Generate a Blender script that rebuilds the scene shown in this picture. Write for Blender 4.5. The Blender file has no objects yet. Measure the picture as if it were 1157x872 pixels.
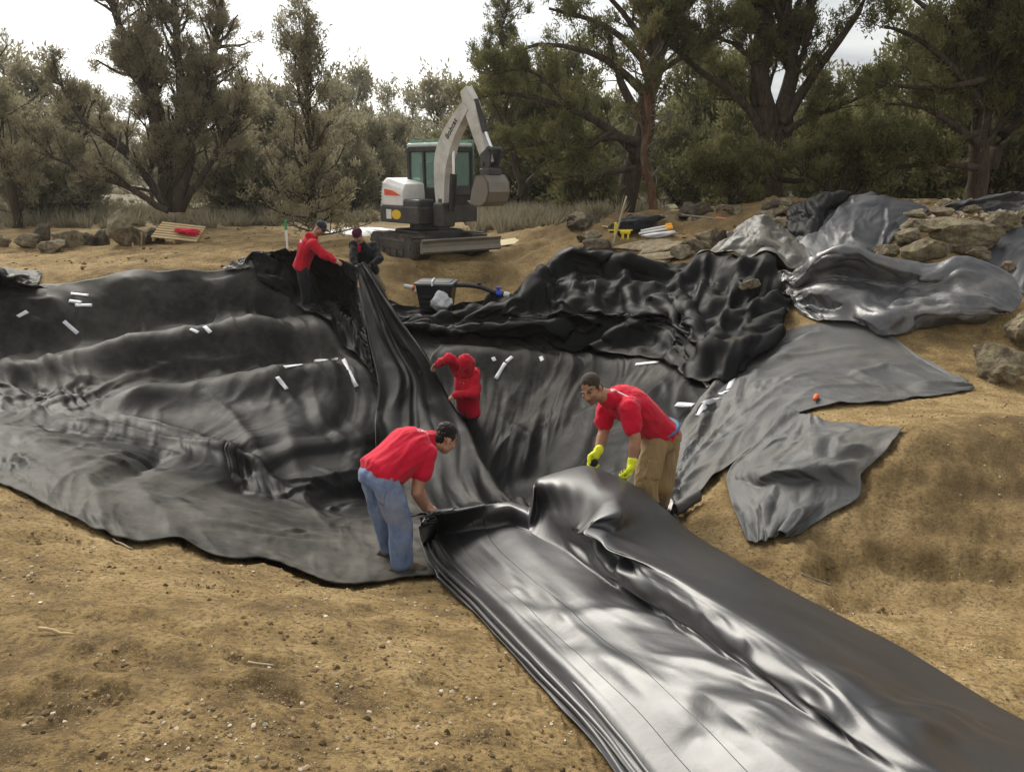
import bpy, bmesh, math, random
import numpy as np
from mathutils import Vector, Matrix, Euler, Quaternion
R = math.radians
random.seed(7)
rng = np.random.default_rng(11)
scene = bpy.context.scene
COL = scene.collection

# ------------------------------------------------------------------ camera map
CAMZ, PITCH, FPX, PW, PH = 1.9, R(15.2), 908.0, 1157.0, 872.0
cP, sP = math.cos(PITCH), math.sin(PITCH)
def ray(px, py):
    u = (px - PW/2)/FPX; t = (PH/2 - py)/FPX
    return np.array([u, cP + t*sP, -sP + t*cP])
def at(px, py, Y):
    d = ray(px, py)
    return np.array([0, 0, CAMZ]) + d*(Y/d[1])
def ppm(p):                       # pixels per metre at a world point
    return FPX/(p[1]*cP + (CAMZ - p[2])*sP)

# ------------------------------------------------------------------ noise
def _hash(ix, iy, iz, seed):
    h = (ix.astype(np.int64)*374761393 + iy.astype(np.int64)*668265263 + iz.astype(np.int64)*2147483647 + seed*974634777) & 0xffffffff
    h = ((h ^ (h >> 13))*1274126177) & 0xffffffff
    h = ((h ^ (h >> 16))*2246822519) & 0xffffffff
    return ((h ^ (h >> 15)) & 0xffffff).astype(np.float64)/0xffffff
def vnoise(x, y, z=None, seed=0):
    x = np.asarray(x, float); y = np.asarray(y, float)
    z = np.zeros_like(x) if z is None else np.asarray(z, float)
    ix, iy, iz = np.floor(x), np.floor(y), np.floor(z)
    fx, fy, fz = x-ix, y-iy, z-iz
    fx = fx*fx*fx*(fx*(fx*6-15)+10); fy = fy*fy*fy*(fy*(fy*6-15)+10); fz = fz*fz*(3-2*fz)
    r = 0
    zs = (0,) if not np.any(fz) else (0, 1)
    for dz in zs:
        wz = (fz if dz else 1-fz) if len(zs) > 1 else 1
        for dy in (0, 1):
            wy = fy if dy else 1-fy
            for dx in (0, 1):
                wx = fx if dx else 1-fx
                r = r + wx*wy*wz*_hash(ix+dx, iy+dy, iz+dz, seed)
    return r*2-1
def fbm(x, y, z=None, o=4, seed=0, gain=.5, lac=2.03):
    a, r, f = 1., 0., 1.
    for k in range(o):
        r = r + a*vnoise(np.asarray(x)*f+k*7.3, np.asarray(y)*f-k*3.1, None if z is None else np.asarray(z)*f, seed+k)
        a *= gain; f *= lac
    return r
def gnoise(x, y, seed=0):
    x, y = np.broadcast_arrays(np.asarray(x, float), np.asarray(y, float)); ix, iy = np.floor(x), np.floor(y); fx, fy = x-ix, y-iy
    u = fx**3*(fx*(fx*6-15)+10); v = fy**3*(fy*(fy*6-15)+10); r = 0; z0 = np.zeros_like(ix)
    for dy in (0, 1):
        for dx in (0, 1):
            a = _hash(ix+dx, iy+dy, z0, seed)*2*np.pi; r = r + (u if dx else 1-u)*(v if dy else 1-v)*(np.cos(a)*(fx-dx)+np.sin(a)*(fy-dy))
    return r*1.55
def smooth(a, b, x):
    t = np.clip((x-a)/(b-a), 0, 1); return t*t*(3-2*t)

# ------------------------------------------------------------------ object helpers
def link(o, parent=None):
    COL.objects.link(o)
    if parent is not None: o.parent = parent
    return o
def mesh_obj(name, verts, faces, mat=None, parent=None, smoothed=True, fmats=None):
    me = bpy.data.meshes.new(name)
    verts = np.asarray(verts, dtype=np.float32)
    if isinstance(faces, np.ndarray):
        nf, k = faces.shape
        me.vertices.add(len(verts)); me.vertices.foreach_set('co', verts.ravel())
        me.loops.add(nf*k); me.loops.foreach_set('vertex_index', faces.ravel().astype(np.int32))
        me.polygons.add(nf); me.polygons.foreach_set('loop_start', np.arange(0, nf*k, k, dtype=np.int32))
        me.update(calc_edges=True)
    else:
        me.from_pydata([tuple(map(float, v)) for v in verts], [], faces); me.update()
    if mat is not None:
        for m in (mat if isinstance(mat, (list, tuple)) else [mat]): me.materials.append(m)
    if fmats is not None: me.polygons.foreach_set('material_index', np.asarray(fmats, dtype=np.int32))
    me.polygons.foreach_set('use_smooth', np.full(len(me.polygons), bool(smoothed)))
    return link(bpy.data.objects.new(name, me), parent)
def tag(o, label=None, cat=None, group=None, kind=None):
    if label: o['label'] = label
    if cat: o['category'] = cat
    if group: o['group'] = group
    if kind: o['kind'] = kind
    return o
def empty(name, loc=(0,0,0), rz=0):
    o = bpy.data.objects.new(name, None); o.location = tuple(loc); o.rotation_euler = (0,0,rz); o.empty_display_size = .1
    return link(o)
def copy_tree(o, parent=None):
    c = o.copy(); link(c, parent)
    for ch in list(o.children): copy_tree(ch, c)
    return c
def set_attr(o, name, arr):
    a = o.data.attributes.new(name, 'FLOAT', 'POINT'); a.data.foreach_set('value', np.asarray(arr, dtype=np.float32).ravel())
def set_col(o, name, arr):
    a = o.data.color_attributes.new(name, 'FLOAT_COLOR', 'POINT')
    c = np.ones((len(arr), 4), dtype=np.float32); c[:, :3] = arr; a.data.foreach_set('color', c.ravel())

class MB:
    """collects simple solids into one mesh"""
    def __init__(s): s.v = []; s.f = []
    def add(s, v, f):
        b = len(s.v); s.v.extend([tuple(map(float, p)) for p in v]); s.f.extend([tuple(i+b for i in q) for q in f]); return s
    def box(s, c, size, rot=None, bev=0.0):
        x, y, z = (k/2 for k in size); c = Vector(tuple(map(float, c)))
        b = min(bev, x*.9, y*.9, z*.9)
        M = rot if rot is not None else Matrix.Identity(3)
        if b <= 0:
            P = [(-x,-y,-z),(x,-y,-z),(x,y,-z),(-x,y,-z),(-x,-y,z),(x,-y,z),(x,y,z),(-x,y,z)]
            F = [(0,3,2,1),(4,5,6,7),(0,1,5,4),(1,2,6,5),(2,3,7,6),(3,0,4,7)]
            return s.add([c + M @ Vector(p) for p in P], F)
        bm = bmesh.new(); bmesh.ops.create_cube(bm, size=1)
        for v in bm.verts: v.co = Vector((v.co.x*size[0], v.co.y*size[1], v.co.z*size[2]))
        bmesh.ops.bevel(bm, geom=list(bm.edges), offset=b, segments=2, profile=.5, affect='EDGES')
        bm.verts.index_update()
        s.add([c + M @ v.co for v in bm.verts], [[v.index for v in f.verts] for f in bm.faces]); bm.free(); return s
    def tube(s, pts, rad, n=8, cap=True):
        pts = [Vector(tuple(map(float, p))) for p in pts]
        rad = [rad]*len(pts) if not hasattr(rad, '__len__') else rad
        V, F = [], []; prev = None
        for i, p in enumerate(pts):
            t = (pts[min(i+1, len(pts)-1)] - pts[max(i-1, 0)]).normalized()
            if prev is None:
                a = Vector((0,0,1)) if abs(t.z) < .9 else Vector((1,0,0))
                u = t.cross(a).normalized()
            else:
                u = (prev - t*prev.dot(t)).normalized()
            prev = u; w = t.cross(u)
            for k in range(n):
                A = 2*math.pi*k/n; V.append(p + (u*math.cos(A) + w*math.sin(A))*rad[i])
        m = len(pts)
        for i in range(m-1):
            for k in range(n):
                F.append((i*n+k, i*n+(k+1)%n, (i+1)*n+(k+1)%n, (i+1)*n+k))
        if cap: F.append(tuple(range(n))[::-1]); F.append(tuple((m-1)*n+k for k in range(n)))
        return s.add(V, F)
    def prism(s, prof, x0, x1, axis='y', M=None):
        """prof: 2-D outline; extruded along an axis. axis y: prof=(x,z)"""
        n = len(prof); V = []
        for t in (x0, x1):
            for a, b in prof:
                V.append({'y': (a, t, b), 'x': (t, a, b), 'z': (a, b, t)}[axis])
        F = [tuple(range(n)), tuple(range(2*n-1, n-1, -1))] + [(i, n+i, n+(i+1)%n, (i+1)%n) for i in range(n)]
        if M is not None: V = [M @ Vector(v) for v in V]
        return s.add(V, F)
    def build(s, name, mat=None, parent=None, smoothed=False, bevel=0.0):
        o = mesh_obj(name, s.v, s.f, mat, parent, smoothed)
        bm = bmesh.new(); bm.from_mesh(o.data); bmesh.ops.recalc_face_normals(bm, faces=bm.faces)
        if bevel > 0:
            es = [e for e in bm.edges if len(e.link_faces) == 2 and e.calc_face_angle(0) > .5]
            bmesh.ops.bevel(bm, geom=es, offset=bevel, segments=2, profile=.5, affect='EDGES', clamp_overlap=True)
        bm.to_mesh(o.data); bm.free()
        if smoothed:
            o.data.polygons.foreach_set('use_smooth', np.ones(len(o.data.polygons), dtype=bool))
        return o

# ------------------------------------------------------------------ materials
class N:
    def __init__(s, name):
        s.m = bpy.data.materials.new(name); s.m.use_nodes = True
        s.t = s.m.node_tree; s.b = s.t.nodes['Principled BSDF']; s.out = s.t.nodes['Material Output']
    def n(s, typ, **kw):
        x = s.t.nodes.new(typ)
        for k, v in kw.items():
            if k.startswith('i_'):
                key = k[2:]; key = int(key) if key.isdigit() else key.replace('_', ' ')
                x.inputs[key].default_value = v
            else: setattr(x, k, v)
        return x
    def l(s, a, b): s.t.links.new(a, b)
    def coord(s, scale=1.0, obj=True):
        c = s.n('ShaderNodeTexCoord')
        if scale == 1.0: return c.outputs['Object']
        mp = s.n('ShaderNodeMapping'); mp.inputs['Scale'].default_value = scale if hasattr(scale, '__len__') else (scale,)*3
        s.l(c.outputs['Object'], mp.inputs['Vector']); return mp.outputs['Vector']
    def noise(s, scale, detail=4, rough=.55, vec=None, dist=0):
        x = s.n('ShaderNodeTexNoise'); x.inputs['Scale'].default_value = scale; x.inputs['Detail'].default_value = detail
        x.inputs['Roughness'].default_value = rough; x.inputs['Distortion'].default_value = dist
        s.l(vec if vec is not None else s.coord(), x.inputs['Vector']); return x.outputs['Fac']
    def ramp(s, fac, stops):
        x = s.n('ShaderNodeValToRGB'); e = x.color_ramp.elements
        while len(e) < len(stops): e.new(.5)
        for i, (p, c) in enumerate(stops):
            e[i].position = p; e[i].color = (c, c, c, 1) if not hasattr(c, '__len__') else (*c, 1)
        s.l(fac, x.inputs['Fac']); return x.outputs['Color']
    def mix(s, f, a, b, typ='MIX'):
        x = s.n('ShaderNodeMix', data_type='RGBA', blend_type=typ)
        for i, q in ((0, f), (6, a), (7, b)):
            if hasattr(q, 'is_linked'): s.l(q, x.inputs[i])
            elif i == 0: x.inputs[0].default_value = q
            else: x.inputs[i].default_value = (*q, 1)
        return x.outputs[2]
    def math(s, op, a, b=0):
        x = s.n('ShaderNodeMath', operation=op)
        for i, q in ((0, a), (1, b)):
            if hasattr(q, 'is_linked'): s.l(q, x.inputs[i])
            else: x.inputs[i].default_value = q
        return x.outputs[0]
    def bump(s, h, dist, strength=1.0, normal=None):
        x = s.n('ShaderNodeBump'); x.inputs['Strength'].default_value = strength; x.inputs['Distance'].default_value = dist
        s.l(h, x.inputs['Height'])
        if normal is not None: s.l(normal, x.inputs['Normal'])
        return x.outputs['Normal']
    def set(s, **kw):
        names = dict(col='Base Color', rough='Roughness', metal='Metallic', nor='Normal', spec='Specular IOR Level', trans='Transmission Weight', sss='Subsurface Weight', coat='Coat Weight', sheen='Sheen Weight')
        for k, v in kw.items():
            i = s.b.inputs[names[k]]
            if hasattr(v, 'is_linked'): s.l(v, i)
            elif k == 'col': i.default_value = (*v, 1)
            else: i.default_value = v
        return s
    def attr(s, name, out='Fac'):
        x = s.n('ShaderNodeAttribute', attribute_name=name); return x.outputs[out]
def paint(name, col, rough=.5, metal=0, var=.12, scale=6, dirt=None, dirt_amt=.35, bump=0.0, bscale=40, spec=.5):
    m = N(name)
    f = m.noise(scale, 5, .6)
    lo = tuple(c*(1-var) for c in col); hi = tuple(min(1, c*(1+var)) for c in col)
    c = m.ramp(f, [(.3, lo), (.7, hi)])
    if dirt is not None:
        g = m.ramp(m.noise(scale*.8, 8, .7), [(.45, 0), (.7, dirt_amt)])
        c = m.mix(g, c, dirt)
    m.set(col=c, rough=m.ramp(m.noise(scale*2, 4), [(.2, max(0, rough-.1)), (.8, min(1, rough+.12))]), metal=metal, spec=spec)
    if bump: m.set(nor=m.bump(m.noise(bscale, 4), bump))
    return m.m
# ------------------------------------------------------------------ terrain
CT = [  # pixel x, pixel y, distance Y
 # foreground dirt
 (0,872,2.25),(350,872,2.3),(700,872,2.6),(1000,872,2.75),(0,700,3.35),(300,700,3.7),(560,720,4.0),(850,800,3.2),(0,600,4.6),(-300,560,5.2),(-300,872,2.4),
 (650,800,3.15),(450,760,3.25),(150,780,2.8),
 # near rim (under the liner edge)
 (-60,542,5.9),(0,548,5.65),(85,596,5.0),(151,619,4.85),(202,615,5.0),(257,635,4.9),(344,650,5.0),(415,662,5.15),(450,646,5.5),(500,655,5.35),
 (100,520,6.7),(40,490,7.4),(200,570,6.1),(300,590,6.1),(400,612,6.2),(480,610,6.4),(580,620,6.0),(650,600,6.2),
 # foreground right
 (1157,860,2.95),(1000,760,3.7),(900,680,4.6),(1000,660,5.1),(1100,700,4.5),(1157,760,3.8),(1400,760,4.0),(1400,560,6.0),
 (1030,515,6.55),(960,520,6.6),(1100,500,6.9),(1157,490,7.1),(880,560,6.2),(820,590,6.0),(770,600,6.1),
 (930,470,7.6),(1000,440,8.9),(1070,410,9.9),(1130,430,9.2),(1157,440,9.0),(1250,420,9.6),(900,430,9.0),
 # pond far rim
 (-150,345,12.2),(0,332,12.8),(150,316,13.7),(290,303,14.6),(345,300,15.1),
 # shelf one
 (0,405,11.8),(150,377,12.9),(302,353,14.0),(346,353,14.2),(150,394,11.9),(300,371,12.9),(0,428,10.9),(370,374,13.0),(75,391,12.3),(75,411,11.4),(230,364,13.4),(230,382,12.4),
 # shelf two
 (350,407,12.4),(200,428,11.3),(60,455,10.4),(380,424,12.0),(250,443,11.0),(100,466,9.7),(300,414,12.0),(150,440,10.9),(150,456,10.3),(320,428,11.6),
 # bowl
 (400,500,10.2),(400,560,9.0),(300,560,8.3),(200,500,9.1),(340,500,9.7),(470,540,9.6),(520,560,9.0),(600,520,10.2),(560,560,8.8),
 (600,470,11.6),(540,470,11.5),(480,480,11.2),(600,412,12.9),(680,412,12.6),(520,405,13.1),(440,420,12.6),
 (600,391,13.3),(500,385,13.6),(680,395,12.9),(440,374,13.8),(560,400,13.2),(640,402,13.0),
 (780,440,10.0),(745,594,6.5),(755,545,7.3),(720,500,8.8),(800,420,10.8),(690,470,10.4),(800,500,8.0),(650,560,7.8),
 # far side
 (440,352,14.6),(495,352,15.0),(540,356,14.7),(425,322,15.4),(450,312,15.9),(560,322,16.0),(580,345,15.0),
 (640,318,14.4),(720,322,14.0),(790,330,13.4),(840,360,12.4),(880,390,11.0),
 (660,282,16.6),(720,285,16.2),(780,280,15.8),(700,255,17.8),(760,250,17.8),(640,255,18.6),(820,258,16.8),
 (900,250,15.0),(980,240,14.6),(1060,290,12.6),(1075,262,13.6),(1157,262,13.4),(940,300,12.8),(980,350,11.4),(1090,350,11.2),(1157,340,11.2),(1300,300,12.5),
 (1050,236,15.4),(1157,238,15.4),(900,226,18.5),(1000,226,19),
 # work yard
 (500,288,18.2),(440,282,18.6),(580,275,19.0),(300,285,18.0),(150,290,17.5),(0,300,16.5),(-200,300,16.0),(0,275,20.0),(150,268,21.5),(300,262,22.5),(420,260,23),(600,258,22)]
P_ = np.array([at(*c) for c in CT])
far = [(-30,24,.15),(-15,30,.2),(0,32,.1),(12,30,.25),(25,26,.6),(-60,45,.6),(-25,50,.3),(0,60,.2),(25,50,.5),(60,40,1),(-20,12,.2),(-14,6,.3),(-8,1,.1),(8,1,-.2),(14,6,.1),(16,14,.9),(25,12,1),
       (0,-4,.2),(-12,-6,.5),(12,-6,0),(-60,150,1),(0,180,.6),(60,150,1.5),(-140,90,1),(140,90,1.5),(-150,250,2),(0,300,1),(150,250,3),(0,1.0,.12)]
P_ = np.vstack([P_, np.array(far, float)])
def _phi(r2): return np.sqrt(r2 + .12**2)
_A = _phi(((P_[:, None, :2] - P_[None, :, :2])**2).sum(-1))
_n = len(P_)
_S = np.zeros((_n+3, _n+3)); _S[:_n, :_n] = _A - np.eye(_n)*.02; _S[:_n, _n] = 1; _S[:_n, _n+1:] = P_[:, :2]; _S[_n, :_n] = 1; _S[_n+1:, :_n] = P_[:, :2].T
_W = np.linalg.solve(_S, np.concatenate([P_[:, 2], np.zeros(3)]))
def base_z(x, y):
    x = np.asarray(x, float); y = np.asarray(y, float); sh = x.shape; x = x.ravel(); y = y.ravel()
    out = np.empty(len(x))
    for i in range(0, len(x), 40000):
        X = x[i:i+40000]; Y = y[i:i+40000]
        out[i:i+40000] = _phi((X[:, None]-P_[None, :, 0])**2 + (Y[:, None]-P_[None, :, 1])**2) @ _W[:_n] + _W[_n] + _W[_n+1]*X + _W[_n+2]*Y
    if TERR:
        x = x.astype(float)
        m_ = (np.abs(x) < 13) & (y > 3) & (y < 22); i_ = np.nonzero(m_)[0]
        if len(i_): out[i_] += terr(x[i_], y[i_])
    return out.reshape(sh)
TERR = []
def terr(x, y):
    o = np.zeros(len(x))
    for q, h, w in TERR:
        b = np.full(len(x), 1e9); t_ = np.zeros(len(x)); ns = len(q)-1
        for k in range(ns):
            a = q[k]; ab = q[k+1]-a; px_ = x-a[0]; py_ = y-a[1]
            t = np.clip((px_*ab[0]+py_*ab[1])/(ab@ab), 0, 1); d = np.hypot(px_-t*ab[0], py_-t*ab[1])
            u = d < b; b = np.where(u, d, b); t_ = np.where(u, (k+t)/ns, t_)
        o += h*np.exp(-(b/w)**2)*np.clip(np.minimum(t_, 1-t_)*5, 0, 1)
    return o
def _ln(*p): return np.array([at(*q)[:2] for q in p])
TERR += [(_ln((885,508,6.8),(905,505,6.7),(960,508,6.6),(1030,508,6.6),(1100,498,6.9),(1160,488,7.1),(1260,480,7.3)), .16, .5), (_ln((905,645,5.2),(950,655,5.1),(1000,668,5.0),(1100,655,5.0),(1180,650,5.0),(1260,640,5.1)), -.14, .55),
 (_ln((-120,445,10.6),(0,428,10.9),(75,411,11.4),(150,395,11.9),(230,382,12.4),(300,371,12.9),(370,374,12.9)), .19, .36),
 (_ln((-120,420,11.4),(0,405,11.9),(75,391,12.5),(150,376,13.1),(230,363,13.6),(302,352,14.2),(370,362,13.8)), -.2, .32),
 (_ln((60,440,10.9),(200,426,11.5),(300,411,12.2),(350,405,12.6),(420,405,12.8)), -.2, .33),
 (_ln((100,468,9.7),(150,457,10.2),(250,444,11.0),(320,430,11.5),(380,427,11.9),(430,432,11.8)), .19, .34),
 (_ln((440,420,12.6),(520,408,13.0),(600,413,12.8),(680,414,12.5),(760,430,11.2),(800,450,9.8)), .2, .34),
 (_ln((400,540,9.4),(470,540,9.5),(540,535,9.6),(620,525,9.8),(680,520,9.4)), -.38, 1.0),
 (_ln((440,385,13.5),(520,391,13.5),(600,396,13.3),(690,402,12.8),(780,430,11.6)), -.08, .3)]
RX0, RX1, RY0, RY1, RS = -12., 12., .5, 26., .05
_gx = np.arange(RX0, RX1, RS); _gy = np.arange(RY0, RY1, RS)
GX, GY = np.meshgrid(_gx, _gy)
HR = base_z(GX, GY)
def lookup(Rr, x, y):
    fx = np.clip((x-RX0)/RS, 0, Rr.shape[1]-1.001); fy = np.clip((y-RY0)/RS, 0, Rr.shape[0]-1.001)
    i = fx.astype(np.int32); j = fy.astype(np.int32); fx = fx-i; fy = fy-j
    return (Rr[j, i]*(1-fx) + Rr[j, i+1]*fx)*(1-fy) + (Rr[j+1, i]*(1-fx) + Rr[j+1, i+1]*fx)*fy
def H(x, y): return lookup(HR, np.asarray(x, float), np.asarray(y, float))
def hit(px, py, lift=0.0):
    d = ray(px, py); Y = np.arange(1.0, 25.5, .02)
    X = d[0]/d[1]*Y; Z = CAMZ + d[2]/d[1]*Y
    below = np.nonzero(Z < H(X, Y) + lift)[0]
    k = below[0] if len(below) else len(Y)-1
    return np.array([X[k], Y[k], Z[k]])
# ------------------------------------------------------------------ sheets: laid out by hand, then relaxed (position based dynamics)
def cr(P, n, t=None):
    """resample a polyline (k,3) to n points, Catmull-Rom, by chord length (or at given params)"""
    P = np.asarray(P, float); k = len(P)
    if t is None:
        d = np.concatenate([[0], np.cumsum(np.linalg.norm(np.diff(P, axis=0), axis=1))]); d /= d[-1]
        t = np.interp(np.linspace(0, 1, n), d, np.arange(k))
    i = np.clip(np.floor(t).astype(int), 0, k-2); f = (t-i)[:, None]
    Q = np.vstack([2*P[0]-P[1], P, 2*P[-1]-P[-2]])
    a, b, c, d = Q[i], Q[i+1], Q[i+2], Q[i+3]
    return .5*(2*b + (c-a)*f + (2*a-5*b+4*c-d)*f**2 + (3*b-a-3*c+d)*f**3)
def pt(p):
    if len(p) == 2: return hit(*p)
    if len(p) == 3: return at(*p)
    q = hit(p[0], p[1]) if p[2] is None else at(*p[:3]); q = q.copy(); q[2] += p[3]; return q
def layout(rows, nu, nv):
    r = np.array([cr([pt(p) for p in row], nu) for row in rows])       # rows x nu x 3
    return np.array([cr(r[:, i], nv) for i in range(nu)])               # nu x nv x 3
def _pairs(n, m):
    out = []
    for c in (0, 1):
        a = np.arange(c, n-1, 2); out.append((0, a, a+1, None))
        b = np.arange(c, m-1, 2); out.append((1, b, b+1, None))
    return out
def relax(D, slack=0.03, start=None, slackv=None, steps=80, iters=4, g=4.0, hf=None, off=.012, pin=None, soft=0.0, softxy=0.0, amp=.01, namp=None, nscale=.6, bend=.25, bspan=2, seed=1, damp=.96, fric=.5, rest=None, dt=.03):
    """D: designed grid. Edges get longer than designed by `slack` (scalar or nu x nv), so the sheet buckles into wrinkles."""
    D = D.astype(np.float64); P = (D if start is None else start).copy(); n, m, _ = D.shape
    sl = np.broadcast_to(np.asarray(slack, float), (n, m))
    base = D if rest is None else rest
    slv = sl if slackv is None else np.broadcast_to(np.asarray(slackv, float), (n, m))
    sld = .5*(sl+slv)
    nz = fbm(D[..., 0]/nscale, D[..., 1]/nscale, D[..., 2]/nscale, 3, seed)
    P[..., 2] += amp*nz + .2*amp*rng.standard_normal((n, m))
    if namp: P[..., 0] += namp*fbm(D[..., 0]/nscale+9, D[..., 1]/nscale, D[..., 2]/nscale, 2, seed+9)
    Q = P.copy()
    w = np.ones((n, m, 1))
    if pin is not None: w[pin] = 0
    cons = []
    def addc(i0, i1, j0, j1, k, kind, sl=sl):
        a = base[i0][:, j0]; b = base[i1][:, j1]
        L = np.linalg.norm(a-b, axis=-1)*(1 + .5*(sl[i0][:, j0] + sl[i1][:, j1]))
        wa = w[i0][:, j0]; wb = w[i1][:, j1]
        cons.append((np.ix_(i0, j0), np.ix_(i1, j1), L[..., None], wa, wb, wa+wb+1e-9, k, kind))
    I = np.arange(n); J = np.arange(m)
    for c in (0, 1):
        i = np.arange(c, n-1, 2); j = np.arange(c, m-1, 2)
        addc(i, i+1, J, J, 1.0, 's', sl); addc(I, I, j, j+1, 1.0, 's', slv)
        addc(i, i+1, J[:-1], J[1:], .5, 's', sld); addc(i, i+1, J[1:], J[:-1], .5, 's', sld)
    s = bspan
    for c in range(2):
        i = np.array([q for q in range(0, n-s) if (q//s) % 2 == c]); j = np.array([q for q in range(0, m-s) if (q//s) % 2 == c])
        if len(i): addc(i, i+s, J, J, bend, 'b', sl)
        if len(j): addc(I, I, j, j+s, bend, 'b', slv)
    for st in range(steps):
        V = (P-Q)*damp; Q = P.copy()
        P = P + V*w; P[..., 2] -= g*dt*dt*w[..., 0]
        for it in range(iters):
            for A, B, L, wa, wb, ws, k, kind in cons:
                a = P[A]; b = P[B]; d = b-a; l = np.sqrt((d*d).sum(-1, keepdims=True)) + 1e-9
                c = (l-L)/l
                if kind == 'b': c = np.minimum(c, 0)          # only resists folding
                d *= (c*k/ws); P[A] = a + d*wa; P[B] = b - d*wb
            if soft or softxy:
                P += (D-P)*w*np.array([softxy or soft, softxy or soft, soft])
            if hf is not None:
                h = hf(P[..., 0], P[..., 1]) + off
                c = P[..., 2] < h
                P[..., 2] = np.where(c, h, P[..., 2])
        if hf is not None:
            P[..., :2] += (Q[..., :2]-P[..., :2])*(c*fric)[..., None]*w
            Q[..., 2] = np.where(c, P[..., 2], Q[..., 2])
    return P
def rs(P, n, m):
    a, b, _ = P.shape; t = np.linspace(0, a-1, n); u = np.linspace(0, b-1, m)
    q = np.array([cr(P[:, j], 0, t) for j in range(b)]).transpose(1, 0, 2)
    return np.array([cr(q[i], 0, u) for i in range(n)])
def relaxM(D, levels, pin=None, **kw):
    """coarse to fine: big folds first, creases after. levels: (n, m, slack along u, slack along v, steps, soft, amp, noise scale)"""
    P = None; su = sv = 0
    for k, (n, m, a, b, st, soft, amp, ns) in enumerate(levels):
        d = rs(D, n, m); q = None
        if P is not None: q = rs(P, n, m)
        pm = None
        if pin is not None:
            ii = np.linspace(0, D.shape[0]-1, n).round().astype(int); jj = np.linspace(0, D.shape[1]-1, m).round().astype(int); pm = pin[np.ix_(ii, jj)]
        f = rs(np.repeat(np.asarray(kw.get('field', 1))[..., None], 3, 2), n, m)[..., 0] if 'field' in kw else 1.0
        k2 = {x: y for x, y in kw.items() if x not in ('field', 'seed')}
        P = relax(d if q is None else q, a*f, start=q, slackv=b*f, steps=st, soft=soft, amp=amp, nscale=ns, pin=pm, seed=kw.get('seed', 1)+k, **k2)
    return P
def upres(P, k=2):
    n, m, _ = P.shape; t = np.linspace(0, n-1, (n-1)*k+1); u = np.linspace(0, m-1, (m-1)*k+1)
    a = np.array([cr(P[:, j], 0, t) for j in range(m)]).transpose(1, 0, 2)
    return np.array([cr(a[i], 0, u) for i in range(len(t))])
def lap(P, n=1, k=.5):
    for _ in range(n):
        q = P.copy(); q[1:-1, 1:-1] = .25*(P[:-2, 1:-1]+P[2:, 1:-1]+P[1:-1, :-2]+P[1:-1, 2:])
        q[1:-1, [0, -1]] = .5*(P[:-2, [0, -1]]+P[2:, [0, -1]]); q[[0, -1], 1:-1] = .5*(P[[0, -1], :-2]+P[[0, -1], 2:])
        P = P + (q-P)*k
    return P
CLOTHS = []
def sheet(name, P, mat, parent=None, thick=.006, keep=True, loc=None):
    n, m, _ = P.shape
    idx = np.arange(n*m).reshape(n, m)
    F = np.stack([idx[:-1, :-1], idx[1:, :-1], idx[1:, 1:], idx[:-1, 1:]], -1).reshape(-1, 4)
    if np.cross(P[1, 0]-P[0, 0], P[0, 1]-P[0, 0])[2] < 0: F = F[:, ::-1]
    o = mesh_obj(name, P.reshape(-1, 3), F, mat, parent)
    uv = np.stack(np.meshgrid(np.linspace(0, 1, n), np.linspace(0, 1, m), indexing='ij'), -1).reshape(-1, 2)
    set_attr(o, 'su', uv[:, 0]); set_attr(o, 'sv', uv[:, 1])
    nn = np.cross(np.gradient(P, axis=0), np.gradient(P, axis=1)); nn /= np.linalg.norm(nn, axis=-1, keepdims=True)+1e-9
    set_attr(o, 'flat', smooth(.93, .998, np.abs(nn[..., 2])).reshape(-1))
    if thick:
        s = o.modifiers.new('thickness', 'SOLIDIFY'); s.thickness = thick; s.offset = -1
    if keep: CLOTHS.append(P.reshape(-1, 3))
    return o
def cover(P, hf_old, lift=.02):
    """height raster with a sheet added on top (for sheets laid over sheets)"""
    Rr = hf_old.copy()
    q = P
    for _ in range(2): q = upres(q, 2) if q.shape[0]*q.shape[1] < 120000 else q
    q = q.reshape(-1, 3)
    i = np.clip(((q[:, 0]-RX0)/RS).round().astype(int), 0, Rr.shape[1]-1); j = np.clip(((q[:, 1]-RY0)/RS).round().astype(int), 0, Rr.shape[0]-1)
    np.maximum.at(Rr, (j, i), q[:, 2]+lift)
    return Rr

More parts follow.
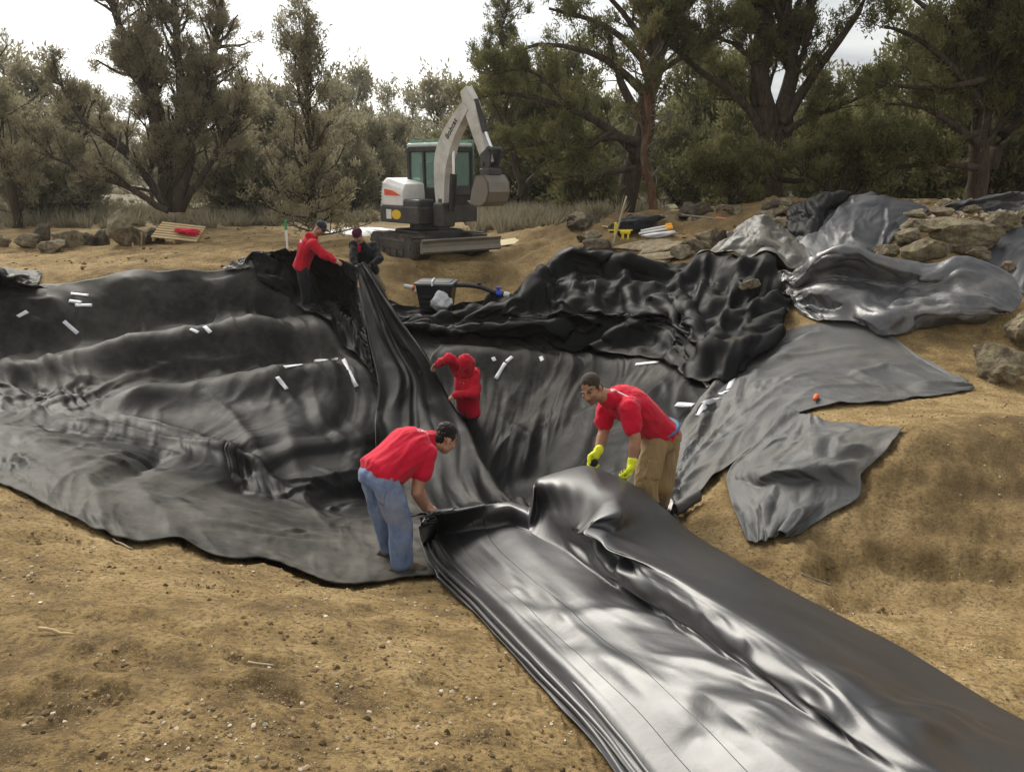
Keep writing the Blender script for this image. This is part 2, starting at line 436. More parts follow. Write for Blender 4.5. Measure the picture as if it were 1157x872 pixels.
def strokes(P, n, ln, wd, ht, seed, pref=(1,0,0), mix=.35, wander=.25, region=None, slope0=.12):
    """pulled folds: n long narrow ridges that run down the fall line of the sheet (or along `pref` where it lies flat)"""
    g = np.random.default_rng(seed); a, b, _ = P.shape; S = lap(P, 6, .6)
    N_ = np.cross(np.gradient(S, axis=0), np.gradient(S, axis=1)); N_ /= np.linalg.norm(N_, axis=-1, keepdims=True)+1e-9; N_ *= np.sign(N_[..., 2:3]+1e-9)
    cell = np.linalg.norm(np.diff(S, axis=0), axis=-1).mean(), np.linalg.norm(np.diff(S, axis=1), axis=-1).mean()
    disp = np.zeros((a, b)); pref = np.array(pref, float)
    for k in range(n):
        for _ in range(30):
            i, j = g.integers(2, a-2), g.integers(2, b-2)
            if region is None or g.random() < region[i, j]: break
        L_ = ln*g.uniform(.4, 1.5); w = wd*g.uniform(.5, 1.6); h = ht*g.uniform(.35, 1.3)*min(1, L_/ln+.3); st = max(w*.8, .04); turn = g.normal(0, mix); pts = []; sgn = 1
        nn = N_[i, j]; gr = np.array([0, 0, -1.]) + nn*nn[2]
        flat_ = np.linalg.norm(gr) < slope0; d = pref + .5*g.standard_normal(3) if flat_ else gr
        d -= nn*(d@nn); d /= np.linalg.norm(d)+1e-9; p = S[i, j].copy()
        for q in range(max(4, int(L_/st))):
            pts.append(p.copy()); nn = N_[i, j]; gr = np.array([0, 0, -1.]) + nn*nn[2]; m_ = np.linalg.norm(gr)
            t = np.cross(nn, d); e = d + t*(turn*.25 + wander*.4*g.standard_normal())
            if m_ > slope0: e = e*.75 + gr/m_*.25
            e -= nn*(e@nn); d = e/(np.linalg.norm(e)+1e-9); p = p + d*st
            i0, i1, j0, j1 = max(0, i-6), min(a, i+7), max(0, j-6), min(b, j+7); W = S[i0:i1, j0:j1]; r = ((W-p)**2).sum(-1).argmin(); i, j = i0 + r//(j1-j0), j0 + r % (j1-j0); p = S[i, j]*.5 + p*.5
            if i in (0, a-1) or j in (0, b-1): break
        pts = np.array(pts)
        if len(pts) < 4: continue
        lo, hi = pts.min(0)-w*4, pts.max(0)+w*4
        msk = np.nonzero(((S > lo) & (S < hi)).all(-1)); Q = S[msk]
        if len(Q) == 0: continue
        best = np.full(len(Q), 1e9); tt = np.zeros(len(Q)); sd = np.zeros(len(Q))
        for q in range(len(pts)-1):
            A, AB = pts[q], pts[q+1]-pts[q]; t = np.clip((Q-A)@AB/(AB@AB+1e-12), 0, 1); v = Q-A-t[:, None]*AB; dd = np.linalg.norm(v, axis=1); u = dd < best
            sd = np.where(u, v@np.cross(AB/np.linalg.norm(AB)+1e-12, [0,0,1.]), sd); best = np.where(u, dd, best); tt = np.where(u, (q+t)/(len(pts)-1), tt)
        env = np.sin(np.pi*np.clip(tt, 0, 1))**.6*np.where((tt <= 0) | (tt >= 1), 0, 1); x = sd/w; asym = np.where(x > 0, 1.0, .45)
        prof = np.exp(-1.6*(np.sqrt((best/w*asym)**2+.05)-.22)) - .55*np.exp(-((x-1.9)/.9)**2)
        disp[msk] += h*env*prof
    return P + N_*disp[..., None]

def folds2(P, fu, fv, h, seed, warp=.5, ang=0., rough=.30, mask=None, soft=.012):
    """draped folds: sharp ridges with broad valleys between, long along v; three generations, each finer"""
    n, m, _ = P.shape; U, V = np.meshgrid(np.linspace(0, 1, n), np.linspace(0, 1, m), indexing='ij'); nn = np.cross(np.gradient(P, axis=0), np.gradient(P, axis=1)); nn /= np.linalg.norm(nn, axis=-1, keepdims=True)+1e-9; nn *= np.sign(nn[..., 2:3]+1e-9)
    a, b = U*fu, V*fv; c_, s_ = math.cos(ang), math.sin(ang); a, b = a*c_-b*s_, a*s_+b*c_
    wx, wy = gnoise(U*3.1, V*3.1, seed+50), gnoise(U*3.1+7, V*3.1, seed+51); a = a + warp*1.2*wx; b = b + warp*wy; d = 0
    for k, (f, amp) in enumerate(((1, 1), (2.1, rough), (4.6, rough*rough*.9))):
        q = gnoise(a*f + .35*gnoise(a*f*.7, b*f*.7, seed+k+20), b*f*(.9 if k else 1), seed+k); r = 1 - np.sqrt(q*q + soft*soft*(1+k))*2.4
        g_ = np.clip(.35 + 1.7*gnoise(U*5+k*3, V*4, seed+30+k), .0, 1.3); d = d + amp*r*g_
    if mask is not None: d = d*mask
    return P + nn*(h*d)[..., None]
# ------------------------------------------------------------------ liner materials
def rubber(name, col, rough, flat_dust_sheen=0, crumple=.010, dust=(.2,.165,.11), dustamt=.25, bump=.003, weave=0.0, spec=.5, dscale=1.2, rvar=.08):
    m = N(name)
    v = m.coord()
    big = m.noise(dscale, 6, .62, v); mid = m.noise(9, 5, .6, v)
    d = m.ramp(m.math('ADD', m.math('MULTIPLY', big, .7), m.math('MULTIPLY', mid, .3)), [(.5, 0), (.72, dustamt)])
    if flat_dust_sheen: d = m.math('MULTIPLY', m.math('ADD', m.math('MULTIPLY', m.attr('flat'), flat_dust_sheen), .012), m.ramp(m.math('ADD', m.math('MULTIPLY', big, .7), m.math('MULTIPLY', mid, .3)), [(.4, .15), (.66, 1)]))
    base = m.mix(m.noise(3.1, 4, .5, v), tuple(c*.8 for c in col), tuple(c*1.2 for c in col))
    m.set(col=m.mix(d, base, dust), spec=spec)
    rr = m.math('ADD', m.ramp(m.noise(2.3, 5, .6, v), [(.3, rough-rvar), (.7, rough+rvar)]), m.math('MULTIPLY', d, .5))
    m.set(rough=rr)
    rd = m.n('ShaderNodeTexNoise', noise_type='RIDGED_MULTIFRACTAL'); rd.inputs['Scale'].default_value = 1.7; rd.inputs['Detail'].default_value = 4; rd.inputs['Roughness'].default_value = .5; rd.inputs['Distortion'].default_value = .5; m.l(m.coord((1,.6,1)), rd.inputs['Vector'])
    n1 = m.bump(rd.outputs['Fac'], crumple, .8, m.bump(m.noise(26, 5, .6, v, .4), bump))
    if weave:
        n1 = m.bump(m.noise(420, 2, .5, v), weave, 1, n1)
    m.set(nor=n1)
    return m.m
M_liner = rubber('matte_black_liner', (.0055,.0055,.006), .5, flat_dust_sheen=.30, crumple=.016, bump=.003, spec=.085, dust=(.27,.25,.21))  # dust colour also carries the painted sheen of the rim and far wall
M_gloss = rubber('glossy_black_liner', (.016,.016,.018), .43, crumple=.002, dustamt=.02, bump=.001, spec=.85, rvar=.05)
M_grey = rubber('grey_underlay', (.062,.062,.061), .62, dustamt=.42, bump=.006, weave=.0008)
M_flap = rubber('glossy_liner_flap', (.06,.06,.064), .38, dustamt=.5, bump=.004, spec=.8, dust=(.34,.31,.26))
M_drape = rubber('draped_liner', (.035,.036,.041), .46, dustamt=.25, bump=.004)
M_tan = rubber('dusty_liner', (.10,.092,.08), .5, dustamt=.9, bump=.006, dust=(.36,.30,.21), dscale=.7)
M_tape = paint('white_tape', (.62,.63,.65), .5, var=.1, dirt=(.3,.27,.22), dirt_amt=.4)

def L(px, py, l=0.0): return hit(px, py, l)
def rowsL(rows):
    return [[np.asarray(p) if isinstance(p, np.ndarray) else (L(p[0], p[1], p[3]) if len(p) == 4 else p) for p in r] for r in rows]
_pt0 = pt
def pt(p):
    if isinstance(p, np.ndarray): return p
    if len(p) == 4 and p[2] == 'L': return L(p[0], p[1], p[3])
    return _pt0(p)
def hump(D, line, h, w, sharp=1.0, world=False):
    """raise a fold of height h, half width w (metres) along a ground line given in pixels"""
    q = line if world else [hit(*p)[:2] for p in line]
    q = np.array(q); best = np.full(D.shape[:2], 1e9); tt = np.zeros(D.shape[:2])
    for k in range(len(q)-1):
        a, b = q[k], q[k+1]; ab = b-a
        t = np.clip(((D[..., :2]-a)@ab)/(ab@ab), 0, 1)
        d = np.linalg.norm(D[..., :2]-(a+t[..., None]*ab), axis=-1)
        u = d < best; best = np.where(u, d, best); tt = np.where(u, (k+t)/(len(q)-1), tt)
    env = np.clip(np.minimum(tt, 1-tt)*6, 0, 1)**.7
    D[..., 2] += .62*h*env*np.exp(-2.2*(np.sqrt((best/w)**2+.03)-.17))*(1+.35*fbm(D[..., 0]/.5, D[..., 1]/.5, None, 2, 19))
    return D

def crease(P, seed, fu, fv, h, o=2, warp=.25):
    """sharp pulled creases: long along v, short along u; plus crumple facets"""
    n, m, _ = P.shape; U, V = np.meshgrid(np.linspace(0, 1, n), np.linspace(0, 1, m), indexing='ij')
    wu = warp*fbm(U*5, V*5, None, 3, seed); wv = warp*fbm(U*5+9, V*5, None, 3, seed+1)
    r1 = 1-np.abs(fbm(U*fu + wu*fu*.25, V*fv + wv*fv*.5, None, 2, seed+2))*2.2
    r2 = 1-np.abs(fbm(P[..., 0]*1.6 + wu*3, P[..., 1]*1.2 + wv*3, P[..., 2]*1.6, 3, seed+3))*2.0
    r3 = 1-np.abs(fbm(P[..., 0]*4.5 + wu*5, P[..., 1]*3.2 + wv*5, P[..., 2]*4, 2, seed+4))*2.0
    k = np.clip(.6+.8*fbm(U*4, V*4, None, 2, seed+5), 0, 1.5); k2 = np.clip(.6+.9*fbm(U*5+3, V*5, None, 2, seed+6), 0, 1.5)
    q1, q2, q3 = (1-r1)/2.2, (1-r2)/2.0, (1-r3)/2.0
    d = h*(1.25*np.exp(-q1*5.5)*k + .9*np.exp(-q2*6)*k2 + .5*np.exp(-q3*5)*k)
    nn = np.cross(np.gradient(P, axis=0), np.gradient(P, axis=1)); nn = unit_(nn); nn *= np.sign(nn[..., 2:3]+1e-9)
    return P + nn*(d - d.min()*.0)[..., None]
def unit_(v): return v/(np.linalg.norm(v, axis=-1, keepdims=True)+1e-9)
# ------------------------------------------------------------------ the pond liner
rows = [
 [(-90,538),(0,548),(85,592),(151,617),(202,612),(257,633),(300,634),(344,648),(376,660),(440,658),(500,652),(600,622,6.0),(700,598,6.15),(770,576,6.3)],
 [(-90,515),(0,520),(85,555),(160,580),(260,600),(350,622),(430,628),(520,625,6.2),(640,600,6.5),(765,555,6.7)],
 [(-90,495),(0,492),(85,508),(160,525),(260,553),(340,577),(400,595),(480,595,6.9),(560,590,7.0),(660,565,7.2),(765,530,7.3)],
 [(-90,460),(80,466),(200,484),(300,525),(390,570),(470,570,8.1),(560,560,8.5),(640,530,8.5),(720,508,8.4),(795,485,8.4)],
 [(-90,437),(80,449),(220,456),(330,470),(400,500),(470,505),(540,495),(620,470),(700,460),(805,452)],
 [(-90,424),(60,430),(200,428),(330,412),(400,425),(460,430),(540,412),(620,408),(700,412),(815,432)],
 [(-90,402),(60,396),(150,386),(260,368),(340,358),(430,382),(520,388),(620,392),(720,398),(820,415)],
 [(-90,365),(60,358),(150,345),(260,330),(345,325),(438,366),(520,370),(620,378,13.6),(720,388,13.2),(815,400,12.3)],
 [(-90,337),(0,333),(150,316),(290,303),(350,301),(440,353),(520,357),(600,372,14.0),(700,380,13.6),(810,390,12.8)],
 [(-90,327),(0,323),(150,309),(290,297),(345,294),(440,348),(520,351),(600,362,14.3),(700,372,14.0),(815,382,13.2)]]
D = layout(rows, 150, 110)
D[..., 2] = H(D[..., 0], D[..., 1]) + .03
J = np.linspace(0, 1, 110)
folds = [([(20,470),(90,455),(150,432),(206,410)], .12, .13), ([(206,410),(240,414),(290,410),(318,432),(336,462)], .07, .10),
 ([(60,478),(130,486),(200,505),(280,530),(360,575)], .17, .22), ([(130,470),(220,495),(300,545),(370,590)], .09, .16),
 ([(230,440),(260,470),(300,530)], .07, .16), ([(300,420),(320,470),(340,550)], .05, .16),
 ([(100,540),(110,575),(118,600)], .07, .1), ([(180,560),(230,590),(300,610),(380,620)], .06, .18),
 ([(0,350),(60,347),(70,370)], .14, .2), ([(160,330),(180,345),(200,370)], .06, .14), ([(20,410),(40,430),(50,450)], .07, .15), ([(560,470),(600,500),(590,540)], .1, .16)]
pinm = np.zeros(D.shape[:2], bool); pinm[:, -1] = True; pinm[[0, -1], :] = True
H0 = lambda x, y: lookup(HR, x, y)
fld = np.clip(1 + .7*fbm(D[..., 0]/1.6, D[..., 1]/1.6, None, 2, 3), .25, 2)
P = relaxM(D, [(66, 44, .014, .007, 50, .05, .04, .8), (132, 88, .006, .004, 30, .06, .012, .35), (264, 176, .003, .002, 12, .08, .004, .16)], pin=pinm, field=fld, g=2.5, hf=H0, off=.015, bend=.22, bspan=2, seed=4, fric=.4)
P = rs(lap(P, 5, .5), 520, 300); P = lap(P, 6, .5)
for f in folds: hump(P, *f)
P = lap(P, 2, .5)
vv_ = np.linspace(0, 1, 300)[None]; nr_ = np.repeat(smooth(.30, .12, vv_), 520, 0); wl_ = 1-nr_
P = folds2(P, 13, 1.7, .085, 301, .7, mask=.25+.75*wl_)
P = folds2(P, 6, 4, .025, 302, .9, mask=.4+.6*wl_)
P = folds2(P, 22, 1.5, .055, 305, .5, .35, mask=np.repeat(smooth(.50, .6, vv_), 520, 0))
P = folds2(P, 22, 11, .010, 303, .8, .5)
P = folds2(P, 5, 9, .035, 304, .6, mask=nr_)
P = strokes(P, 14, 2.4, .06, .045, 201, pref=(.8,-.6,0), mix=.4, region=wl_)
P = strokes(P, 60, .9, .035, .03, 202, pref=(.8,-.6,0), mix=.5)
DUST_SHEEN = (nr_ + .5*np.repeat(smooth(.56, .64, vv_), 520, 0)).reshape(-1)  # near rim and far wall: dust, plus sky sheen painted in as paler colour
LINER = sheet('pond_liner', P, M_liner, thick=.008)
_a = LINER.data.attributes['flat']; _f = np.empty(len(DUST_SHEEN), np.float32); _a.data.foreach_get('value', _f); _a.data.foreach_set('value', np.clip(_f*.12 + 1.15*DUST_SHEEN, 0, 1.3).astype(np.float32))
tag(LINER, 'huge wrinkled black pond liner spread over the terraced pit', 'liner')
HL = cover(P, HR, .012)
H1 = lambda x, y: lookup(HL, x, y)

# ------------------------------------------------------------------ folded thick pile on the far right bank
rows = [
 [(440,380),(500,387),(560,392),(650,402),(742,411),(800,438),(868,398)],
 [(440,368,'L',.15),(500,374,'L',.25),(570,372,'L',.35),(645,366,'L',.36),(700,364,'L',.36),(755,372,'L',.4),(806,395,'L',.35),(878,378,'L',.15)],
 [(440,362,'L',.12),(500,366,'L',.22),(572,356,'L',.42),(645,352,'L',.42),(700,352,'L',.42),(760,350,'L',.5),(812,365,'L',.45),(884,356,'L',.25)],
 [(440,358,'L',.1),(500,360,'L',.2),(578,340,'L',.5),(640,312,14.5),(700,314,14.2),(768,318,13.7),(825,322,13.1),(890,334,12.4)],
 [(440,353),(500,355),(584,331,14.9),(635,293,14.75),(690,296,14.5),(763,304,14.1),(800,297,13.9),(862,296,13.3),(890,318,12.6)],
 [(440,349),(500,351),(586,329,15.3),(637,296,15.2),(690,299,15.0),(763,306,14.6),(800,300,14.4),(866,300,13.7),(896,322,12.9)]]
D = layout(rows, 120, 64)
pile_folds = [([(600,330),(620,350),(640,395)], .13, .10), ([(710,305),(705,330),(690,350)], .1, .08), ([(640,300),(650,330),(645,352)], .08, .1), ([(765,305),(768,350),(760,400)], .12, .10), ([(800,300),(790,350),(770,405)], .14, .1),
          ([(840,310),(825,360),(800,425)], .14, .09), ([(870,320),(850,370),(825,420)], .1, .09), ([(660,395),(700,370),(760,372)], .07, .08)]
pinm = np.zeros(D.shape[:2], bool); pinm[:, -1] = True
P = relaxM(D, [(30, 16, .07, .05, 60, .05, .08, .7), (60, 32, .03, .025, 36, .05, .03, .3), (120, 64, .014, .012, 16, .08, .01, .15)], pin=pinm, g=2.2, hf=H1, off=.02, bend=.35, bspan=2, seed=14)
P = upres(P, 2)
for f in pile_folds: hump(P, *f)
P = folds2(P, 8, 1.3, .11, 311, .5); P = folds2(P, 6, 4, .035, 312, .8); P = folds2(P, 16, 7, .008, 313, .8); P = strokes(P, 14, 1.0, .05, .05, 211, mix=.5)
PILE = tag(sheet('folded_liner', P, M_liner, thick=.008), 'thick heap of folded black liner along the far bank of the pit', 'liner')
HP = cover(P, HL, .012); H2 = lambda x, y: lookup(HP, x, y)

# ------------------------------------------------------------------ grey underlay on the right
rows = [[(770,579),(735,542)],[(800,548),(765,497)],[(845,510),(800,450)],[(885,476),(835,415)],[(925,461),(885,382)],[(985,456),(945,368)],[(1045,449),(1008,386)],[(1098,441),(1092,433)]]
rows = [[a, (a[0]*.66+b[0]*.34, a[1]*.66+b[1]*.34), (a[0]*.33+b[0]*.67, a[1]*.33+b[1]*.67), b] for a, b in rows]
D = layout(rows, 60, 110)
D[..., 2] = H1(D[..., 0], D[..., 1]) + .02
under_folds = [([(760,560),(790,510),(830,470)], .07, .08), ([(800,545),(830,500),(880,450)], .06, .1), ([(840,470),(880,440),(930,420)], .05, .1), ([(890,460),(930,440),(1000,440)], .05, .09), ([(860,410),(920,400),(980,395)], .06, .12), ([(940,430),(1000,415),(1050,432)], .05, .1)]
D = D.copy()
P = relaxM(D, [(20, 36, .03, .02, 50, .03, .05, .8), (60, 110, .012, .010, 24, .05, .01, .3)], hf=H1, off=.014, g=2.5, bend=.3, seed=24); P = lap(upres(P, 2), 1, .4)
for f in under_folds: hump(P, *f)
P = folds2(P, 2, 5, .045, 321, .6); P = folds2(P, 6, 10, .007, 322, .8); P = strokes(P, 10, 1.4, .06, .03, 221, pref=(.8,.6,0))
UNDER = tag(sheet('underlay_sheet', P, M_grey, thick=.008), 'long dusty grey sheet running from the pit to a pointed tip on the right bank', 'underlay')
HU = cover(P, HP, .01); H3 = lambda x, y: lookup(HU, x, y)
# rolled-under corner of the underlay
c0, c1 = L(762,583,.02), L(789,566,.04)
ax = (c1-c0)/np.linalg.norm(c1-c0); nr = np.cross(ax, [0,0,1]); nr /= np.linalg.norm(nr)
ts = np.linspace(0, 1, 14); th = np.linspace(-.4, 4.6, 16)
G = np.array([[c0*(1-t)+c1*t + nr*(.05*math.cos(a)*(1+.15*math.sin(7*t))) + np.array([0,0,.05+.06*math.sin(a)]) for a in th] for t in ts])
o = sheet('rolled_corner', G, M_grey, UNDER, .006, keep=False)

# ------------------------------------------------------------------ loose scrap of liner
rows = [[(889,467),(930,477),(975,481),(1018,486)],[(865,497),(910,503),(955,507),(1002,508)],[(829,532),(875,532,'L',.13),(925,528,'L',.13),(974,532,'L',.05)],[(826,556),(880,548,'L',.02),(925,546,'L',.02),(967,562)],[(836,588),(870,585,'L',.08),(905,578,'L',.1),(930,584)],[(846,612),(862,608,'L',.05),(880,602,'L',.07),(898,606)]]
D = layout(rows, 56, 64)
P = relaxM(D, [(16, 18, .04, .03, 50, .04, .05, .5), (56, 64, .012, .01, 24, .06, .008, .2)], hf=H3, off=.014, g=2, bend=.3, seed=34); P = lap(upres(P, 2), 1, .4); P = folds2(P, 2, 2.4, .045, 331, .6, .4); P = folds2(P, 5, 6, .006, 332, .8)
tag(sheet('liner_scrap', P, M_grey, thick=.007), 'ragged torn-off scrap of dark liner lying alone on the dirt bank', 'liner scrap')

# ------------------------------------------------------------------ the shiny bundle two men hold in front
rows = [
 [(500,590,6.6),(515,585,6.6),(550,580,6.7),(580,578,6.8),(598,582,6.7),(600,575,6.8),(635,560,6.9),(690,560,7.0),(740,575,6.9),(760,585,6.7)],
 [(480,592,5.55),(489,580,5.68),(535,574,5.8),(575,567,5.85),(600,573,5.75),(603,552,5.8),(610,540,5.88),(664,525,6.05),(709,544,5.88),(742,566,5.92)],
 [(484,617,'L',0.),(494,603,'L',.2),(535,598,'L',.25),(575,591,'L',.3),(601,598,'L',.3),(610,575,'L',.4),(632,570,'L',.5),(688,575,'L',.66),(728,572,'L',.5),(768,590,'L',.12)],
 [(496,644,'L',0.),(508,630,'L',.15),(550,626,'L',.22),(596,620,'L',.29),(636,620,'L',.30),(645,613,'L',.36),(657,608,'L',.46),(671,612,'L',.54),(738,606,'L',.4),(800,614,'L',.03)],
 [(543,690,'L',0.),(560,680,'L',.12),(605,674,'L',.19),(655,669,'L',.27),(700,667,'L',.29),(706,660,'L',.34),(722,650,'L',.43),(752,644,'L',.5),(815,648,'L',.3),(884,662,'L',.02)],
 [(602,752,'L',0.),(622,741,'L',.11),(672,733,'L',.18),(722,722,'L',.26),(768,712,'L',.28),(774,704,'L',.33),(792,692,'L',.42),(824,683,'L',.47),(890,689,'L',.26),(985,714,'L',.02)],
 [(662,817,'L',0.),(685,805,'L',.09),(745,795,'L',.18),(800,780,'L',.28),(850,765,'L',.33),(856,757,'L',.36),(874,743,'L',.44),(905,733,'L',.47),(980,744,'L',.22),(1090,776,'L',.02)],
 [(705,872,'L',0.),(735,868,'L',.07),(805,858,'L',.17),(880,848,'L',.28),(955,838,'L',.35),(958,828,'L',.38),(972,812,'L',.42),(998,796,'L',.44),(1060,798,'L',.2),(1165,818,'L',.02)],
 [(760,955,'L',0.),(800,950,'L',.07),(885,940,'L',.17),(970,928,'L',.28),(1060,908,'L',.34),(1064,895,'L',.36),(1078,880,'L',.4),(1090,855,'L',.3),(1180,855,'L',.18),(1290,872,'L',.02)],
 [(830,1060,'L',0.),(880,1050,'L',.2),(980,1030,'L',.16),(1060,1000,'L',.12),(1150,970,'L',.05),(1160,960,'L',.12),(1190,950,'L',.22),(1240,940,'L',.26),(1340,930,'L',.16),(1460,940,'L',.02)]]
pts = np.array([[pt(p) for p in r] for r in rows])
tcol = np.array([0,.5,2.2,3.9,5.2,5.7,6.4,7.6,9.3,11.2]); NU, NV = 120, 150
tt = np.interp(np.linspace(0, tcol[-1], NU), tcol, np.arange(10))
def lin(r, t): i = np.clip(np.floor(t).astype(int), 0, len(r)-2); f = (t-i)[:, None]; return r[i]*(1-f)+r[i+1]*f
G = np.array([.45*cr(r, 0, tt) + .55*lin(r, tt) for r in pts]); D = np.array([cr(G[:, i], NV) for i in range(NU)])
pinm = np.zeros(D.shape[:2], bool); pinm[:, -1] = True
def near(px, py, Y):
    q = at(px, py, Y); return np.unravel_index(((D-q)**2).sum(-1).argmin(), D.shape[:2])
for g in ((489,580,5.68),(664,525,6.05),(709,544,5.88)):
    i, j = near(*g); pinm[max(0,i-1):i+2, max(0,j-1):j+2] = True
sl = np.full(D.shape[:2], .012); uu = np.linspace(0, 1, NU)[:, None]; vv = np.linspace(0, 1, NV)[None]
sl += .014*np.exp(-((uu-.42)/.12)**2)*(1+.8*fbm(vv*9, uu*3, None, 2, 77))
def proj(D):
    x, y, z = D[..., 0], D[..., 1], D[..., 2]-CAMZ
    dp = y*cP - z*sP; return np.stack([PW/2 + FPX*x/dp, PH/2 - FPX*(z*cP + y*sP)/dp], -1)
def pinch(D, line, h, wpx, axis=None):
    """crease along a line of the sheet, its width in sheet metres"""
    q = proj(D); L3 = []
    for p in line: i, j = np.unravel_index(((q-np.array(p))**2).sum(-1).argmin(), q.shape[:2]); L3.append(D[i, j])
    L3 = np.array(L3); best = np.full(D.shape[:2], 1e9); tt_ = np.zeros(D.shape[:2])
    for k in range(len(L3)-1):
        a, b = L3[k], L3[k+1]; ab = b-a; t = np.clip(((D-a)@ab)/(ab@ab+1e-9), 0, 1)
        d = np.linalg.norm(D-(a+t[..., None]*ab), axis=-1); u = d < best; best = np.where(u, d, best); tt_ = np.where(u, (k+t)/(len(L3)-1), tt_)
    env = np.clip(np.minimum(tt_, 1-tt_)*5, 0, 1)
    nn = unit_(np.cross(np.gradient(D, axis=0), np.gradient(D, axis=1))); nn *= np.sign(nn[..., 2:3]+1e-9)
    return D + nn*(h*env*np.clip(1-np.sqrt((best/(wpx*2.2))**2+.004), 0, 1)**1.6)[..., None]
for ln, h_, w_ in [([(709,544),(690,585),(672,612),(640,617)], .06, .07), ([(672,612),(720,622),(770,640)], .03, .06), ([(672,612),(700,640),(745,680)], .05, .08),
                   ([(838,745),(862,752),(880,765),(884,790)], .05, .05), ([(880,765),(920,775),(960,765)], .03, .06), ([(915,815),(942,800),(990,775)], .04, .05), ([(1000,835),(1050,815),(1090,800)], .05, .06), ([(790,705),(815,712),(830,740)], .03, .05),
                   ([(530,600),(570,640),(600,690)], .02, .06), ([(560,690),(640,700),(720,690)], .015, .05), ([(600,640),(640,700),(700,760),(760,810)], .018, .05), ([(750,740),(800,750),(850,770)], .03, .06), ([(690,690),(730,700),(762,708)], .03, .05),
                   ([(640,740),(700,750),(780,790)], .02, .06), ([(780,800),(840,800),(900,815)], .03, .06), ([(760,850),(830,830),(880,790)], .02, .07)]:
    D = pinch(D, ln, h_*1.15, w_)
P = relaxM(D, [(40, 50, .001, .001, 30, .35, .002, .9), (80, 100, .0005, .0005, 16, .35, .001, .4), (160, 200, .0002, .0002, 6, .35, .0003, .2)], pin=pinm, field=sl/.012, g=1.2, hf=H3, off=.015, softxy=.02, bend=.4, bspan=2, seed=44)
P = lap(upres(P, 2), 1, .5); P = folds2(P, 2.2, 3, .007, 341, .3, .5, soft=.003); P = folds2(P, 4, 9, .002, 342, .5, -.5, soft=.003)
BUNDLE = tag(sheet('liner_bundle', P, M_gloss, thick=.01), 'glossy folded strip of black liner stretching from two workers down to the photographer', 'liner')
nB = unit_(np.cross(np.gradient(P, axis=0), np.gradient(P, axis=1))); nB *= np.sign(nB[..., 2:3]); n0_, m0_ = P.shape[:2]
for (ua, ub, of) in ((.09, .25, .010), (.0, .13, .018)):
    i0, i1 = int(ua*n0_), int(ub*n0_); sub = P[i0:i1] + nB[i0:i1]*of; ww = np.linspace(0, 1, i1-i0)[:, None, None]
    sheet('overlap_panel', sub - nB[i0:i1]*.014*np.clip(1-ww*4, 0, 1)*(ua > 0), M_gloss, BUNDLE, .008, keep=False)
# the stacked folds along its left edge
a_ = pts[1:, 0]; b_ = pts[1:, 1]
for k, (f, out, r_) in enumerate([(.05, .05, .010), (.34, .05, .008), (.58, .035, .012), (.93, .008, .010)]):
    path = cr(a_*(1-f) + b_*f, 110)
    tan = np.gradient(path, axis=0); tan /= np.linalg.norm(tan, axis=1, keepdims=True)
    side = np.cross(tan, [0, 0, 1]); side /= np.linalg.norm(side, axis=1, keepdims=True)
    if side[60, 0] > 0: side = -side
    s_ = np.linspace(0, 1, 110)
    wob = .014*fbm(s_*4+k*1.3, s_*0+k*.4, None, 2, 60) + .004*fbm(s_*14, s_*0+k*5, None, 2, 70+k)
    th = np.linspace(-math.pi/2, math.pi/2, 9)
    G = []
    for i in range(110):
        c = path[i] + side[i]*(out+wob[i]) ; rows_ = [c - side[i]*.10 + np.array([0,0,-r_*.5-.02])]
        for q in th: rows_.append(c + side[i]*math.cos(q)*r_*.9 + np.array([0,0,1])*math.sin(q)*r_*(1+.5*wob[i]/.02*.3))
        rows_.append(c - side[i]*.10 + np.array([0,0,r_*.3-.03])); G.append(rows_)
    G = np.array(G); G[..., 2] = np.maximum(G[..., 2], H3(G[..., 0], G[..., 1])+.006)
    sheet('folded_layer', G, M_gloss, BUNDLE, .004, keep=False)
for p in (P,): HB = cover(p, HU, .01)

# ------------------------------------------------------------------ lifted fold in the middle of the pit
rows = [
 [(403,303,14.2),(405,301,14.2),(408,299,14.15),(412,298,14.1),(414,302,14.2)],
 [(410,345,13.3),(424,342,13.4),(429,338,13.3),(433,335,13.2),(436,350,13.4)],
 [(418,390,12.4),(444,386,12.6),(455,382,12.4),(465,378,12.25),(470,395,12.5)],
 [(428,438,11.5),(466,427,11.8),(478,418,11.5),(489,413,11.3),(492,440,11.6)],
 [(424,475,10.9),(470,462,11.15),(490,452,11.0),(508,449,10.92),(512,478,11.1)],
 [(424,522,10.0),(470,505,10.25),(505,497,10.2),(532,490,10.15),(538,520,10.3)],
 [(438,570,8.7),(485,560,8.9),(520,540,8.85),(546,527,8.85),(552,550,8.9)],
 [(478,605,7.8),(510,592,7.9),(545,575,8.0),(568,562,8.0),(575,575,8.0)],
 [(500,600,7.0),(530,592,7.1),(560,582,7.1),(590,576,7.1),(600,585,7.1)]]
D = layout(rows, 44, 130)
pinm = np.zeros(D.shape[:2], bool); pinm[:, 0] = True
LF = relax(D, .012, steps=40, iters=4, g=1.0, hf=H1, off=.02, pin=pinm, soft=.1, amp=.015, nscale=.4, bend=.3, bspan=2, seed=54)
LF = lap(upres(LF, 2), 1, .5); LF = folds2(LF, 2.2, 1.6, .06, 351, .4); LF = folds2(LF, 4, 6, .010, 352, .6)
LIFT = tag(sheet('lifted_liner', LF, M_liner, thick=.01), 'tall black fold of liner hauled up out of the pit by three workers', 'liner')
